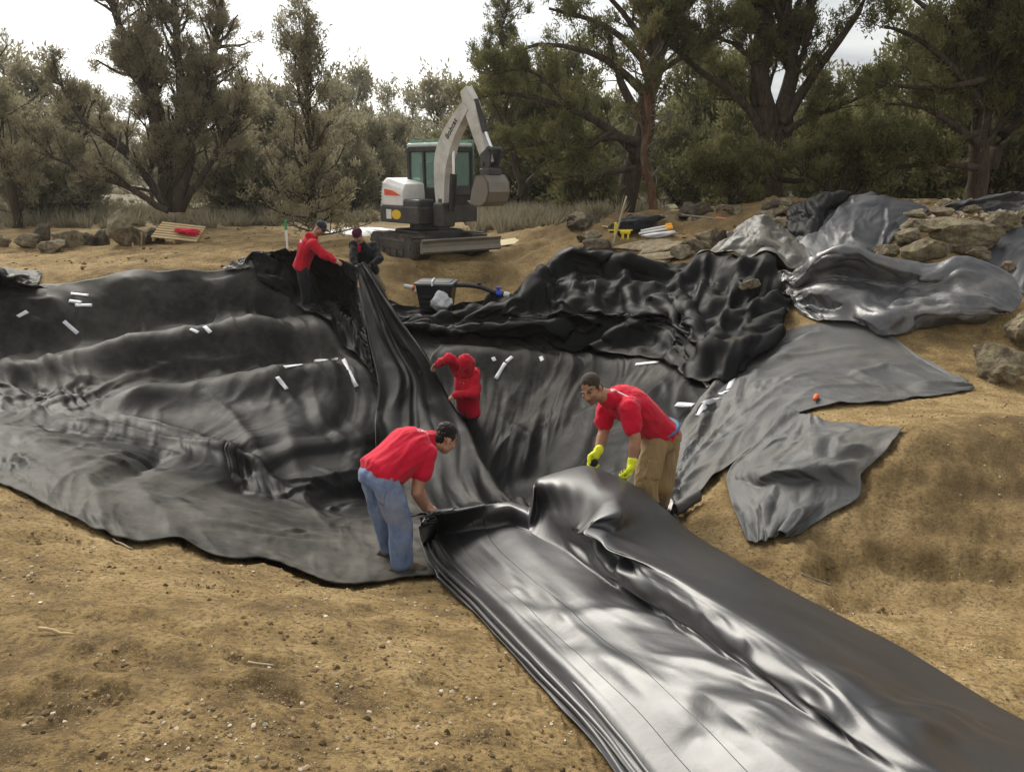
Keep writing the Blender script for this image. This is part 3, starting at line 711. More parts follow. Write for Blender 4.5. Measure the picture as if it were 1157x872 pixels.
rows = [
 [(276,304,'L',.05),(298,287,14.9),(322,282,14.7),(352,286,14.4),(383,293,14.2),(404,301,14.2)],
 [(284,309,14.7),(312,303,14.9),(338,304,14.9),(365,312,14.7),(390,325,14.2),(408,338,13.6)],
 [(292,315,14.3),(322,322,14.5),(350,332,14.6),(378,348,14.2),(402,368,13.4),(416,384,12.6)],
 [(300,322,'L',.1),(330,342,'L',.12),(356,358,'L',.12),(382,384,'L',.12),(408,412,'L',.1),(428,440,'L',.08)]]
D = layout(rows, 90, 50)
pinm = np.zeros(D.shape[:2], bool); pinm[:, 0] = True
SA = relax(D, .02, steps=40, iters=4, g=1.5, hf=H1, off=.02, pin=pinm, soft=.06, amp=.02, nscale=.4, bend=.3, seed=64)
SA = lap(upres(SA, 2), 1, .5); SA = folds2(SA, 5, .8, .09, 361, .3)
sheet('hanging_side', SA, M_liner, LIFT, .01)

# ------------------------------------------------------------------ sheets over the rocks at the right
HB2 = lambda x, y: lookup(HU, x, y)
def quick(name, rows, nu, nv, mat, label, slack=.04, soft=.05, seed=1, g=2.0, amp=.04, cat='liner', hf=None, ns=.5):
    D = layout(rows, nu, nv)
    P = relaxM(D, [(nu//4, nv//4, slack*1.4, slack*1.2, 50, soft, amp*1.5, ns*1.6), (nu//2, nv//2, slack*.5, slack*.4, 30, soft*1.3, amp*.4, ns*.6), (nu, nv, slack*.15, slack*.15, 12, soft*2, amp*.1, ns*.3)], hf=hf or HB2, off=.015, g=g, bend=.35, bspan=2, seed=seed)
    P = lap(upres(P, 2), 1, .4); P = folds2(P, 3.0, 1.6, .05, seed+3, .6, .3); P = folds2(P, 7, 6, .010, seed+4, .8, -.4); P = strokes(P, 8, .8, .04, .035, seed+3, mix=.6)
    return tag(sheet(name, P, mat, thick=.008), label, cat)
quick('liner_flap', [
 [(884,322,'L',.05),(930,300,'L',.35),(962,296,'L',.4),(991,302,'L',.4),(1049,305,'L',.35),(1090,300,'L',.4),(1133,314,'L',.3),(1152,338,'L',.2)],
 [(885,316,'L',.15),(930,284,'L',.75),(962,277,'L',.82),(991,287,'L',.7),(1049,297,'L',.5),(1088,292,'L',.58),(1133,308,'L',.45),(1153,335,'L',.3)],
 [(888,326,'L',.12),(930,296,'L',.65),(963,291,'L',.7),(995,300,'L',.6),(1050,310,'L',.45),(1090,308,'L',.5),(1130,318,'L',.42),(1152,340,'L',.28)],
 [(889,333,'L',.05),(930,318,'L',.25),(965,318,'L',.25),(1000,322,'L',.25),(1050,325,'L',.3),(1090,325,'L',.38),(1125,332,'L',.34),(1148,346,'L',.22)],
 [(890,338,'L',.05),(927,325,'L',.4),(970,335,'L',.3),(1010,342,'L',.2),(1050,340,'L',.28),(1085,342,'L',.35),(1115,346,'L',.3),(1138,352,'L',.2)],
 [(893,345,'L',.04),(925,352,'L',.08),(962,358,'L',.1),(1000,354,'L',.3),(1036,352,'L',.28),(1075,355,'L',.28),(1095,358,'L',.22),(1118,358,'L',.15)],
 [(900,350,'L',.02),(930,364,'L',.04),(967,368,'L',.04),(1000,380,'L',.03),(1036,371,'L',.05),(1080,367,'L',.03),(1100,366,'L',.03),(1114,364,'L',.03)]],
 100, 70, M_flap, 'shiny liner flap with a rolled back edge under the rock pile at right', .03, .07, 74, 1.5, .03)
quick('draped_liner', [[(905,292,'L',.03),(940,288,'L',.05),(965,284,'L',.1),(990,288,'L',.05),(1008,270,'L',.05)],[(895,276,'L',.08),(930,265,'L',.15),(965,262,'L',.2),(995,266,'L',.1),(1020,258,'L',.1)],[(912,252,'L',.1),(945,240,'L',.2),(975,240,'L',.2),(1005,246,'L',.15),(1035,247,'L',.1)],[(930,232,'L',.15),(955,224,'L',.25),(985,221,'L',.3),(1018,226,'L',.25),(1046,238,'L',.1)],[(935,230,15.6),(960,225,15.6),(985,223,15.6),(1018,228,15.6),(1046,238,15.6)]],
 70, 60, M_drape, 'blue grey liner draped in a peaked tent over the mound beside the rocks', .015, .05, 84)
quick('crumpled_liner', [[(884,268,'L',.02),(900,270,'L',.03),(925,272,'L',.03),(940,262,'L',.03)],[(886,255,'L',.12),(905,252,'L',.2),(925,252,'L',.2),(940,245,'L',.1)],[(892,240,'L',.15),(912,230,'L',.3),(935,224,'L',.35),(955,222,'L',.3)],[(900,234,16.0),(915,228,16.0),(938,223,16.0),(960,223,16.0)]],
 50, 50, M_liner, 'crumpled black liner on the mound, behind the pale dusty sheet', .09, .05, 94)
quick('dusty_sheet', [[(780,299,'L',.05),(820,302,'L',.05),(855,303,'L',.05),(895,306,'L',.05),(920,296,'L',.02)],[(800,284,'L',.2),(830,282,'L',.25),(860,282,'L',.28),(890,286,'L',.2),(912,284,'L',.05)],[(820,268,'L',.3),(840,262,'L',.4),(862,262,'L',.45),(882,266,'L',.3),(900,270,'L',.08)],[(838,252,'L',.4),(852,244,'L',.55),(866,245,'L',.55),(878,252,'L',.35),(888,258,'L',.1)]],
 56, 44, M_tan, 'pale dusty sheet pulled up to a point beside the long red handled pole', .008, .07, 104)
quick('side_liner', [[(1106,293,'L',.03),(1130,300,'L',.05),(1160,330,'L',.05),(1200,340,'L',.05)],[(1122,278,'L',.1),(1145,285,'L',.15),(1175,300,'L',.15),(1215,310,'L',.1)],[(1138,262,'L',.15),(1158,258,'L',.2),(1190,265,'L',.2),(1230,275,'L',.1)],[(1156,246,'L',.15),(1180,242,'L',.15),(1205,245,'L',.15),(1240,255,'L',.1)]],
 44, 44, M_drape, 'blue grey liner sloping down the far right side of the rock pile', .03, .06, 114)
quick('crest_liner', [[(1050,238,'L',.03),(1085,240,'L',.02),(1120,240,'L',.02),(1165,238,'L',.02)],[(1060,234,'L',.1),(1095,232,'L',.12),(1128,228,'L',.16),(1170,228,'L',.16)],[(1075,231,'L',.2),(1105,226,'L',.25),(1138,219,'L',.35),(1175,219,'L',.3)],[(1080,231,16.2),(1110,227,16.2),(1140,220,16.2),(1180,220,16.2)]],
 44, 36, M_flap, 'shiny liner folded along the crest behind the rock pile', .03, .06, 124)
quick('liner_heap', [[(-60,338,'L',.02),(0,334,'L',.02),(25,332,'L',.02),(48,330,'L',.02)],[(-60,318,'L',.3),(0,316,'L',.3),(18,323,'L',.2),(40,326,'L',.08)],[(-60,306,'L',.45),(-10,307,'L',.42),(15,318,'L',.25),(40,322,'L',.08)],[(-60,312,14.4),(-5,312,14.4),(18,320,14.2),(44,322,14.0)]],
 44, 36, M_liner, 'small heap of black liner on the far bank at the left edge', .08, .05, 134)
# ------------------------------------------------------------------ white tape strips stuck on the sheets
def tape(p0, p1, par, w=.032):
    """strip between two pixels, lying on the sheet"""
    from mathutils.bvhtree import BVHTree
    key = par.name
    if key not in _BV:
        me = par.data; _BV[key] = BVHTree.FromPolygons([v.co for v in me.vertices], [tuple(f.vertices) for f in me.polygons])
    bv = _BV[key]; o = Vector((0, 0, CAMZ)); c = []
    for t in np.linspace(0, 1, 7):
        px, py = p0[0]+(p1[0]-p0[0])*t, p0[1]+(p1[1]-p0[1])*t
        h = bv.ray_cast(o, Vector(ray(px, py)).normalized())
        if h[0] is not None: c.append((h[0], h[1]))
    if len(c) < 2: return
    V, F = [], []
    tw = (c[-1][0]-c[0][0]).normalized()
    for k, (q, nn) in enumerate(c):
        if nn.dot(o-q) < 0: nn = -nn
        s = tw.cross(nn).normalized()
        for a in (-.5, 0, .5): V.append(q + nn*.008 + s*w*a*2)
    for k in range(len(c)-1):
        for a in (0, 1): F.append((3*k+a, 3*k+a+1, 3*k+a+4, 3*k+a+3))
    ob = mesh_obj('tape_strip', V, F, M_tape, par); md = ob.modifiers.new('thickness', 'SOLIDIFY'); md.thickness = .0015
_BV = {}
for a, b in [((313,426),(324,440)),((321,415),(342,412)),((355,408),(382,406)),((388,406),(403,437)),((215,372),(224,376)),((231,369),(238,376)),
             ((80,332),(100,334)),((78,340),(92,342)),((85,345),(104,345)),((72,363),(88,377)),((20,358),(31,352)),
             ((560,428),(571,410)),((572,409),(579,403)),((557,404),(559,408)),((611,403),(613,408)),((718,412),(745,409)),((794,429),(801,437)),((764,457),(784,458))]:
    tape(a, b, LINER)
for a, b in [((823,440),(830,424)),((813,446),(824,441)),((795,456),(813,450)),((788,470),(797,457)),((758,500),(764,497)),((832,421),(838,414))]:
    tape(a, b, UNDER)
# ------------------------------------------------------------------ junipers
def bark_mat(name, a, b):
    m = N(name); v = m.coord((1,1,.18))
    f = m.noise(14, 6, .65, v, .6)
    m.set(col=m.ramp(f, [(.3, a), (.7, b)]), rough=.95, spec=.1, nor=m.bump(f, .03)); return m.m
M_bark = bark_mat('juniper_bark', (.025,.02,.015), (.095,.073,.055))
M_barkred = bark_mat('peeling_bark', (.05,.028,.016), (.2,.115,.065))
M_dead = bark_mat('dead_wood', (.07,.062,.052), (.22,.2,.175))
def leaf_mat(name, a, b, c, tl=.35):
    m = N(name); v = m.coord()
    r = m.attr('r'); n = m.noise(.9, 4, .6, v)
    col = m.mix(m.ramp(n, [(.38, 0), (.62, 1)]), m.mix(r, a, b), m.mix(r, b, c))
    m.set(col=col, rough=.8, spec=.12)
    tr = m.n('ShaderNodeBsdfTranslucent'); m.l(col, tr.inputs['Color'])
    mx = m.n('ShaderNodeMixShader'); mx.inputs[0].default_value = tl
    m.l(m.b.outputs[0], mx.inputs[1]); m.l(tr.outputs[0], mx.inputs[2]); m.l(mx.outputs[0], m.out.inputs['Surface'])
    return m.m
M_lf_green = leaf_mat('juniper_leaf', (.075,.080,.032), (.13,.132,.052), (.21,.185,.085), .45)
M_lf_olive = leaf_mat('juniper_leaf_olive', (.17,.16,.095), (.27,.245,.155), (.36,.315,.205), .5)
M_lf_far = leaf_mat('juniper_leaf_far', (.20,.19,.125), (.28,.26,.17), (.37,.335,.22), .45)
M_lf_green2 = leaf_mat('juniper_leaf_backwoods', (.11,.115,.05), (.17,.17,.075), (.25,.22,.11), .45)  # paler green leaf of the background junipers
M_lf_dry = leaf_mat('dry_leaf', (.10,.085,.05), (.17,.15,.09), (.25,.21,.13), .4)

def unit(v): return v/(np.linalg.norm(v, axis=-1, keepdims=True)+1e-9)
def tubes(B, R0, R1, sides):
    """B: (n,k,3) branch polylines -> verts, quads"""
    n, k, _ = B.shape
    T = np.gradient(B, axis=1); T = unit(T)
    ref = np.where(np.abs(T[..., 2:3]) < .9, np.array([0,0,1.]), np.array([1.,0,0]))
    U = unit(np.cross(T, ref)); W = np.cross(T, U)
    a = np.linspace(0, 2*np.pi, sides, endpoint=False)
    rad = (R0[:, None]*(1-np.linspace(0,1,k)) + R1[:, None]*np.linspace(0,1,k))
    V = B[:, :, None] + (U[:, :, None]*np.cos(a)[:, None] + W[:, :, None]*np.sin(a)[:, None])*rad[..., None, None]
    idx = np.arange(n*k*sides).reshape(n, k, sides); nx = np.roll(idx, -1, 2)
    F = np.stack([idx[:, :-1], nx[:, :-1], nx[:, 1:], idx[:, 1:]], -1).reshape(-1, 4)
    return V.reshape(-1, 3), F
def sprout(B, R0, R1, dens, t0, length, r, seed, up=.25, spread=1.0, K=5, curl=.25, droop=0., taper=.55):
    """children along every branch of B"""
    g = np.random.default_rng(seed); n, k, _ = B.shape
    Ls = np.linalg.norm(np.diff(B, axis=1), axis=2).sum(1)
    cnt = g.poisson(np.maximum(Ls*dens*(1-t0), .01)); par = np.repeat(np.arange(n), cnt); m = len(par)
    if m == 0: return np.zeros((0, K, 3)), np.zeros(0), np.zeros(0)
    t = t0 + (1-t0)*g.random(m)**.85
    f = t*(k-1); i = np.clip(f.astype(int), 0, k-2); f = (f-i)[:, None]
    p = B[par, i]*(1-f) + B[par, i+1]*f; d = unit(B[par, i+1]-B[par, i])
    q = unit(g.standard_normal((m, 3))); q -= d*(q*d).sum(1, keepdims=True); q = unit(q)
    ang = g.uniform(.5, 1.25, m)[:, None]*spread
    dr = unit(d*np.cos(ang) + q*np.sin(ang) + np.array([0,0,up]))
    ln = length*(1-taper*t)*g.uniform(.6, 1.35, m)
    C = np.zeros((m, K, 3)); C[:, 0] = p; cur = dr
    for j in range(1, K):
        cur = unit(cur + curl*g.standard_normal((m, 3)) + np.array([0,0,.14-droop]))
        C[:, j] = C[:, j-1] + cur*(ln/(K-1))[:, None]
    pr = R0[par]*(1-t) + R1[par]*t
    r0 = np.minimum(pr*.7, r*(.6+.8*g.random(m))*(ln/length))
    return C, r0, r0*.35
def sprays(B, per, seed, ln=.11, wd=.03, jitter=.10, t0=.35, up=.5):
    g = np.random.default_rng(seed); n, k, _ = B.shape
    par = np.repeat(np.arange(n), per); m = len(par)
    t = t0 + (1.08-t0)*g.random(m); f = np.clip(t, 0, 1)*(k-1); i = np.clip(f.astype(int), 0, k-2); f = (f-i)[:, None]
    p = B[par, i]*(1-f) + B[par, i+1]*f + g.standard_normal((m, 3))*jitter*g.random((m,1))**.5
    d = unit(B[par, i+1]-B[par, i]); dr = unit(d*.7 + .75*g.standard_normal((m, 3)) + np.array([0,0,up]))
    s = unit(np.cross(dr, g.standard_normal((m, 3))))
    l = (ln*g.uniform(.55, 1.5, m))[:, None]; w_ = (wd*g.uniform(.6, 1.4, m))[:, None]
    nn = np.cross(dr, s)*l*.15
    V = np.stack([p-s*w_*.25, p+dr*l*.55+s*w_*.5+nn, p+dr*l, p+dr*l*.5-s*w_*.5+nn], 1)
    F = np.arange(m*4).reshape(m, 4)
    br = np.clip(.5+.22*g.standard_normal(n), 0, 1)[par]*.6 + .4*g.random(m)
    return V.reshape(-1, 3), F, np.repeat(br, 4)
def resamp(pts, k): return cr(np.array(pts, float), k)
def juniper(name, loc, stems, label, leafm, barkm=None, seed=1, limb=(2.2,.0,2.0), sub=(5.7,.8), twig=(8.5,.38), per=16, leaf=(.10,.030), t0=.12, group=None, up=.25, cat='juniper tree', droop=0., limbs=(), dead=None, root=None, jit=.085):
    """stems: list of (polyline in local metres, r0, r1); limbs: extra given limbs, same form"""
    root = root or empty(name, loc)
    tag(root, label, cat, group)
    V, F, o = [], [], 0
    def addb(B, a, b, s):
        nonlocal o
        if len(B) == 0: return
        v, f = tubes(B, a, b, s); V.append(v); F.append(f+o); o += len(v)
    S = np.array([resamp(s[0], 14) for s in stems]); r0 = np.array([s[1] for s in stems])*.86; r1 = np.array([s[2] for s in stems])
    g = np.random.default_rng(seed); S[:, 1:] += .05*g.standard_normal(S[:, 1:].shape)*np.array([1,1,.2])
    addb(S, r0, r1, 9)
    L1, a1, b1 = sprout(S, r0, r1, limb[0], t0, limb[2], r0.mean()*.42, seed+1, up=up, K=7, curl=.2, droop=droop)
    if len(limbs):
        X = np.array([resamp(s[0], 7) for s in limbs]); xa = np.array([s[1] for s in limbs]); xb = np.array([s[2] for s in limbs])
        L1 = np.concatenate([L1, X]); a1 = np.concatenate([a1, xa]); b1 = np.concatenate([b1, xb])
    addb(L1, a1, b1, 6)
    L2, a2, b2 = sprout(L1, a1, b1, sub[0], .2, sub[1], .022, seed+2, up=.25, K=5, curl=.25, droop=droop)
    addb(L2, a2, b2, 4)
    L3, a3, b3 = sprout(np.concatenate([L2]), a2, b2, twig[0], .15, twig[1], .008, seed+3, up=.4, K=4, curl=.25, droop=droop)
    addb(L3, a3, b3, 3)
    tv = np.concatenate(V); tf = np.concatenate(F)
    mesh_obj('trunk', tv, tf, barkm or M_bark, root)
    ends = L3
    v, f, r = sprays(ends, per, seed+4, leaf[0], leaf[1], jit)
    c = mesh_obj('crown', v, f, leafm, root, smoothed=False); set_attr(c, 'r', r)
    if dead:
        D1, da, db = sprout(S, r0, r1, dead[0], .02, dead[1], .02, seed+7, up=-.05, K=7, curl=.35, taper=.2)
        m_ = D1[:, 0, 2] < dead[2]; D1, da, db = D1[m_], da[m_], db[m_]
        D2, dc, dd = sprout(D1, da, db, 3.0, .2, dead[1]*.4, .008, seed+8, up=0, K=5, curl=.4)
        va, fa = tubes(D1, da, db, 5); vb, fb = tubes(D2, dc, dd, 3)
        mesh_obj('dead_branch', np.concatenate([va, vb]), np.concatenate([fa, fb+len(va)]), M_dead, root)
    return root
def px_stem(base, pts, Y, spreadY=0.0, seed=0):
    """pixel polyline at distance Y -> metres relative to base"""
    g = np.random.default_rng(seed); k = len(pts)
    return [tuple(at(p[0], p[1], p[2] if len(p) > 2 else Y + spreadY*i/(k-1)*1.0) - base) for i, p in enumerate(pts)]
def base_at(px, Y):
    x = (px-PW/2)/FPX*Y/(cP)          # first guess
    for _ in range(3):
        z = float(base_z(np.array([x]), np.array([Y]))[0]); d = Y*cP + (CAMZ-z)*sP; x = (px-PW/2)/FPX*d
    return np.array([x, Y, z-.05])
# --- big right-hand trees
b = base_at(868, 22.5)
juniper('juniper_tree', b, [(px_stem(b, [(868,235),(868,190),(864,130),(860,60),(866,0),(872,-120)], 22.5), .46, .12), (px_stem(b, [(878,180),(888,120),(893,60),(890,0),(905,-100)], 22.4), .3, .07)],
 'largest juniper, with a thick dark trunk and heavy bare limbs spreading to both sides', M_lf_green, seed=101, limb=(4.4,0,2.6), sub=(6.1,1.03), twig=(7.8,.4), per=41, t0=.25,
 limbs=[(px_stem(b, [(862,150),(835,110),(800,88),(770,62),(745,40),(715,20)], 22.3), .13, .04), (px_stem(b, [(885,140),(915,90),(945,50),(975,5),(1000,-60)], 22.3), .15, .05), (px_stem(b, [(886,150),(920,130),(960,115),(1000,95)], 22.0), .11, .03),
        (px_stem(b, [(888,190),(915,165),(950,150),(985,145)], 21.8), .14, .03), (px_stem(b, [(862,120),(850,70),(820,45),(790,45)], 22.2), .1, .03), (px_stem(b, [(866,190),(830,180),(790,175),(770,190)], 21.0), .1, .03), (px_stem(b, [(870,195),(890,205),(930,200),(960,190)], 20.6), .1, .03),
        (px_stem(b, [(866,205),(850,205),(830,200),(815,210)], 20.6), .09, .03)], dead=(2.0,1.2,2.2))
b = base_at(704, 21.5)
juniper('juniper_tree', b, [(px_stem(b, [(704,238),(714,200),(728,150),(736,90),(740,30),(745,-110)], 21.5), .36, .08), (px_stem(b, [(722,170),(735,110),(752,40),(770,-90)], 21.7), .2, .05)],
 'broad juniper whose long dark limbs lean left toward the digger', M_lf_green, seed=131, limb=(6.1,0,2.2), sub=(7.1,0.92), twig=(8.2,.38), per=41, t0=.3,
 limbs=[(px_stem(b, [(724,180),(695,150),(655,128),(610,112),(565,105),(535,112)], 21.2), .14, .03), (px_stem(b, [(722,160),(690,155),(640,160),(590,165),(560,175)], 21), .12, .03), (px_stem(b, [(732,110),(690,70),(650,55),(610,50),(580,60)], 21.4), .12, .03),
        (px_stem(b, [(736,80),(700,40),(660,20),(620,10)], 21.3), .11, .03), (px_stem(b, [(718,190),(690,195),(660,200),(620,195)], 20.4), .09, .03), (px_stem(b, [(736,60),(700,10),(660,-30)], 21.4), .1, .03), (px_stem(b, [(690,150),(650,175),(620,185)], 20.6), .07, .02), (px_stem(b, [(650,128),(600,80),(555,85)], 20.9), .07, .02)], dead=(2.5,1.3,2.0))
b = base_at(1105, 20.5)
juniper('juniper_tree', b, [(px_stem(b, [(1100,228),(1106,170),(1112,110),(1116,40),(1120,-120)], 20.5), .3, .08), (px_stem(b, [(1118,190),(1150,110),(1170,20),(1185,-90)], 20.8), .22, .06)],
 'dense green juniper filling the right edge behind the rock pile', M_lf_green, seed=161, limb=(8.8,0,2.3), sub=(7.1,0.98), twig=(8.2,.4), per=41, t0=.12,
 limbs=[(px_stem(b, [(1108,165),(1075,140),(1040,120),(1000,118)], 20.2), .12, .03), (px_stem(b, [(1110,120),(1070,70),(1030,40),(1000,30)], 20.2), .12, .03), (px_stem(b, [(1104,190),(1060,185),(1010,190),(975,200)], 19.8), .1, .03), (px_stem(b, [(1112,60),(1060,20),(1010,-20)], 20.3), .1, .03), (px_stem(b, [(1106,150),(1060,165),(1000,170),(960,165)], 19.8), .09, .03), (px_stem(b, [(1112,90),(1060,100),(990,95)], 20.), .09, .03)], dead=(2.0,1.3,2.4))
b = base_at(738, 19.6)
juniper('juniper_tree', b, [(px_stem(b, [(738,248),(735,210),(729,170),(731,120),(726,60)], 19.6), .13, .04)], 'thin leaning juniper with a peeling reddish trunk, in front of the broad one', M_lf_green, M_barkred, seed=171, limb=(4.2,0,1.3), sub=(4.2,.5), twig=(6.8,.3), per=29, t0=.45, dead=(5.0,1.1,3.4))
b = base_at(950, 19.5)
juniper('juniper_bush', b, [(px_stem(b, [(955,232),(950,205),(940,170)], 19.5), .08, .02), (px_stem(b, [(955,232),(985,200),(1000,165)], 19.3), .07, .02), (px_stem(b, [(955,232),(920,205),(900,190)], 19.3), .06, .02)], 'low green juniper bush in the gap under the two biggest trees', M_lf_green, seed=181, limb=(10.4,0,1.0), sub=(5.7,.6), twig=(8.5,.34), per=34, t0=.05, cat='juniper bush')
b = base_at(830, 20.0)
juniper('juniper_bush', b, [(px_stem(b, [(830,236),(815,212),(790,196)], 20), .07, .02), (px_stem(b, [(830,236),(850,205),(870,190)], 19.8), .07, .02), (px_stem(b, [(830,236),(830,200)], 19.8), .06, .02)], 'low juniper bush at the foot of the largest juniper', M_lf_green, seed=191, limb=(10.4,0,.9), sub=(5.7,.55), twig=(8.5,.34), per=34, t0=.05, cat='juniper bush')
b = base_at(588, 27)
juniper('juniper_tree', b, [(px_stem(b, [(588,222),(585,190),(575,150),(570,90),(565,25)], 27), .16, .04), (px_stem(b, [(588,222),(605,190),(615,150),(620,100)], 27), .12, .03)], 'small dark juniper standing right behind the digger bucket', M_lf_green, seed=201, limb=(7.8,0,1.8), sub=(4.9,.8), twig=(8.2,.4), per=37, t0=.2)
# --- left trees
b = base_at(196, 25)
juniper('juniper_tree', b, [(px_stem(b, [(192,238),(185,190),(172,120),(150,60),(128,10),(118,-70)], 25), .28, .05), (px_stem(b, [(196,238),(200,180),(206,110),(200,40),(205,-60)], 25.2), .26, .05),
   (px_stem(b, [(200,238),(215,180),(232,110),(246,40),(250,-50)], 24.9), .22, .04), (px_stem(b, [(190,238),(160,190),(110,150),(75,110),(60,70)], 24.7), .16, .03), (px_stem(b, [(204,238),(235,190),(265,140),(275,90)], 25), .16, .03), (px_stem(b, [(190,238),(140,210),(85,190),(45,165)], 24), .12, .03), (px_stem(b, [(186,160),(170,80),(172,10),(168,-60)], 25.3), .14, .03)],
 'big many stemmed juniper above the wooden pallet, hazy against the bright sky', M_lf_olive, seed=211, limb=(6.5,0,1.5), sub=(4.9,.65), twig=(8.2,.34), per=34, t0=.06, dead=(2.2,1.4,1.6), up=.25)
b = base_at(352, 20.5)
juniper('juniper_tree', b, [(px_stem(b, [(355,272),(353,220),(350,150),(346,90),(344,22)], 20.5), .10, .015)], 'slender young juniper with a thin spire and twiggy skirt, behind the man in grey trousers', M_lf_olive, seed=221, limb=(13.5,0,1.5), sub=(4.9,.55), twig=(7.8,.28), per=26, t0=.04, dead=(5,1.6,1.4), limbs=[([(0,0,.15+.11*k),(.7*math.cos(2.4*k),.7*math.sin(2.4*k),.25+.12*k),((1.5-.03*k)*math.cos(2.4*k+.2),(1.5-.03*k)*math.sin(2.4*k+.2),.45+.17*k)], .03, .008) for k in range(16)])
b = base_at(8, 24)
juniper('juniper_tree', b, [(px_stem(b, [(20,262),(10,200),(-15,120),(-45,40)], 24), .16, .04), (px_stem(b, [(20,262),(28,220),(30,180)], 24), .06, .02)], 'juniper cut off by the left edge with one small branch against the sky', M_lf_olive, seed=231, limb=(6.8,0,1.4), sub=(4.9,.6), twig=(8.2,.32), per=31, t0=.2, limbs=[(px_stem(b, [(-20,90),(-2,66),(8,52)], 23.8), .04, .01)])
# --- background woods: three grown models, each copied
def bgtree(seed, h, wd, leafm, label):
    g = np.random.default_rng(seed)
    st = [([(0,0,0),(.1*g.standard_normal(),.1,h*.4),(.2*g.standard_normal(),.1,h*.75),(.1,0,h)], h*.03, .02)]
    st.append(([(0,0,0),(wd*.2,.2,h*.35),(wd*.3,.1,h*g.uniform(.45,.8))], h*.02, .02)); st.append(([(0,0,0),(-wd*.25,-.2,h*.25),(-wd*.35,.1,h*g.uniform(.35,.6))], h*.02, .02)); st.append(([(0,0,0),(.2,-wd*.3,h*.2),(.3,-wd*.4,h*.4)], h*.015, .02))
    return juniper('distant_juniper', (0,0,-100), st, label, leafm, seed=seed, limb=(7.8,0,wd*.55), sub=(3.6,wd*.2), twig=(4.6,.5), per=11, leaf=(.27,.09), t0=.01, up=-.02, group='junipers of the woods behind the clearing', jit=.2)
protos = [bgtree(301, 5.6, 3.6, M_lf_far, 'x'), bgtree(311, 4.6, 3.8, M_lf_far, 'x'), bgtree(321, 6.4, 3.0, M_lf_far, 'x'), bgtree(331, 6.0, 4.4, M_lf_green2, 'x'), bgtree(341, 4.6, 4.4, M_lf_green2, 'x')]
used = set(); WOODS = []
def bg(px, Y, k, s, rz, label='grey green juniper among the woods far behind the clearing'):
    p = protos[k]
    if k in used: p = copy_tree(p)
    used.add(k); q = base_at(px, Y)
    z0 = q[2] + float(fbm(np.array([q[0]/9]), np.array([q[1]/9]), None, 3, 61)[0])*.25*float(smooth(22,45,math.hypot(q[0],q[1]))) if Y < 60 else q[2]
    p.location = (q[0], q[1], z0-.1); p.rotation_euler = (0,0,rz); p.scale = (s, s, s*(.9+.25*random.random())); p['label'] = label
    return p
gg = random.Random(5)
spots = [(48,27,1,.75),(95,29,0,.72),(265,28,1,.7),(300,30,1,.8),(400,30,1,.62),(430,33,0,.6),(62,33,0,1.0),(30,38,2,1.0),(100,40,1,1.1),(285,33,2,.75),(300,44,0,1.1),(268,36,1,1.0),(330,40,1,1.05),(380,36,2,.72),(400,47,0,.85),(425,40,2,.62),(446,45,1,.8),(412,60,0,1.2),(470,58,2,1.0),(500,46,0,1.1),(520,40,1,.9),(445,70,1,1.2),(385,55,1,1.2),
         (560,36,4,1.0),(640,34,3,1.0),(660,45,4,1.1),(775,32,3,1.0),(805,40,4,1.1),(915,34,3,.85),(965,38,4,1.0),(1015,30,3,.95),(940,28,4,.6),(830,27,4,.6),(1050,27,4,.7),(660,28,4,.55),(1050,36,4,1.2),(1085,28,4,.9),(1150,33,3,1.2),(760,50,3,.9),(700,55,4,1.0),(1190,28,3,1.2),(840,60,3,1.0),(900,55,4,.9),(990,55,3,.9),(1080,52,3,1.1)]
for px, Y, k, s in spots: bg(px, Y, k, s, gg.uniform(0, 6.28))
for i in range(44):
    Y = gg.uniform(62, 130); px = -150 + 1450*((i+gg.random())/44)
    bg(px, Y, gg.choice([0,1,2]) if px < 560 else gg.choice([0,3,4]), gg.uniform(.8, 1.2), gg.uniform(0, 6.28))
for px, Y, k, s in [(-160,28,0,1.2),(-300,30,2,1.2),(-120,40,1,1.2),(1330,24,3,1.2),(1450,30,4,1.2),(1300,36,3,1.2)]:
    bg(px, Y, k, s, gg.uniform(0, 6.28))
# --- sagebrush and dry grass
def tufts(name, spots_, blades, h, wd, mat, seed, kind=None, lean=.5):
    g = np.random.default_rng(seed); n = len(spots_); par = np.repeat(np.arange(n), blades); m = len(par)
    S = np.asarray(spots_); hh = S[par, 3]*g.uniform(.45, 1.1, m)*h
    a = g.uniform(0, 6.283, m); rad = g.random(m)**.6*S[par, 3]*h*.28
    p = S[par, :3] + np.stack([np.cos(a)*rad, np.sin(a)*rad, np.zeros(m)], -1)
    d = unit(np.stack([np.cos(a)*lean*g.random(m)*1.3, np.sin(a)*lean*g.random(m)*1.3, np.ones(m)], -1) + .2*g.standard_normal((m,3)))
    s = unit(np.cross(d, g.standard_normal((m,3))))*(wd*g.uniform(.6, 1.4, m))[:, None]
    V = np.stack([p-s*.5, p+s*.5, p+d*hh[:, None]*.6+s*.45, p+d*hh[:, None]], 1)
    o = mesh_obj(name, V.reshape(-1, 3), np.arange(m*4).reshape(m, 4), mat, smoothed=False)
    set_attr(o, 'r', np.repeat(g.random(m), 4)); return o
M_sage = leaf_mat('sage_leaf', (.15,.135,.09), (.26,.235,.165), (.36,.315,.22), .25)
g = np.random.default_rng(77); SP = []
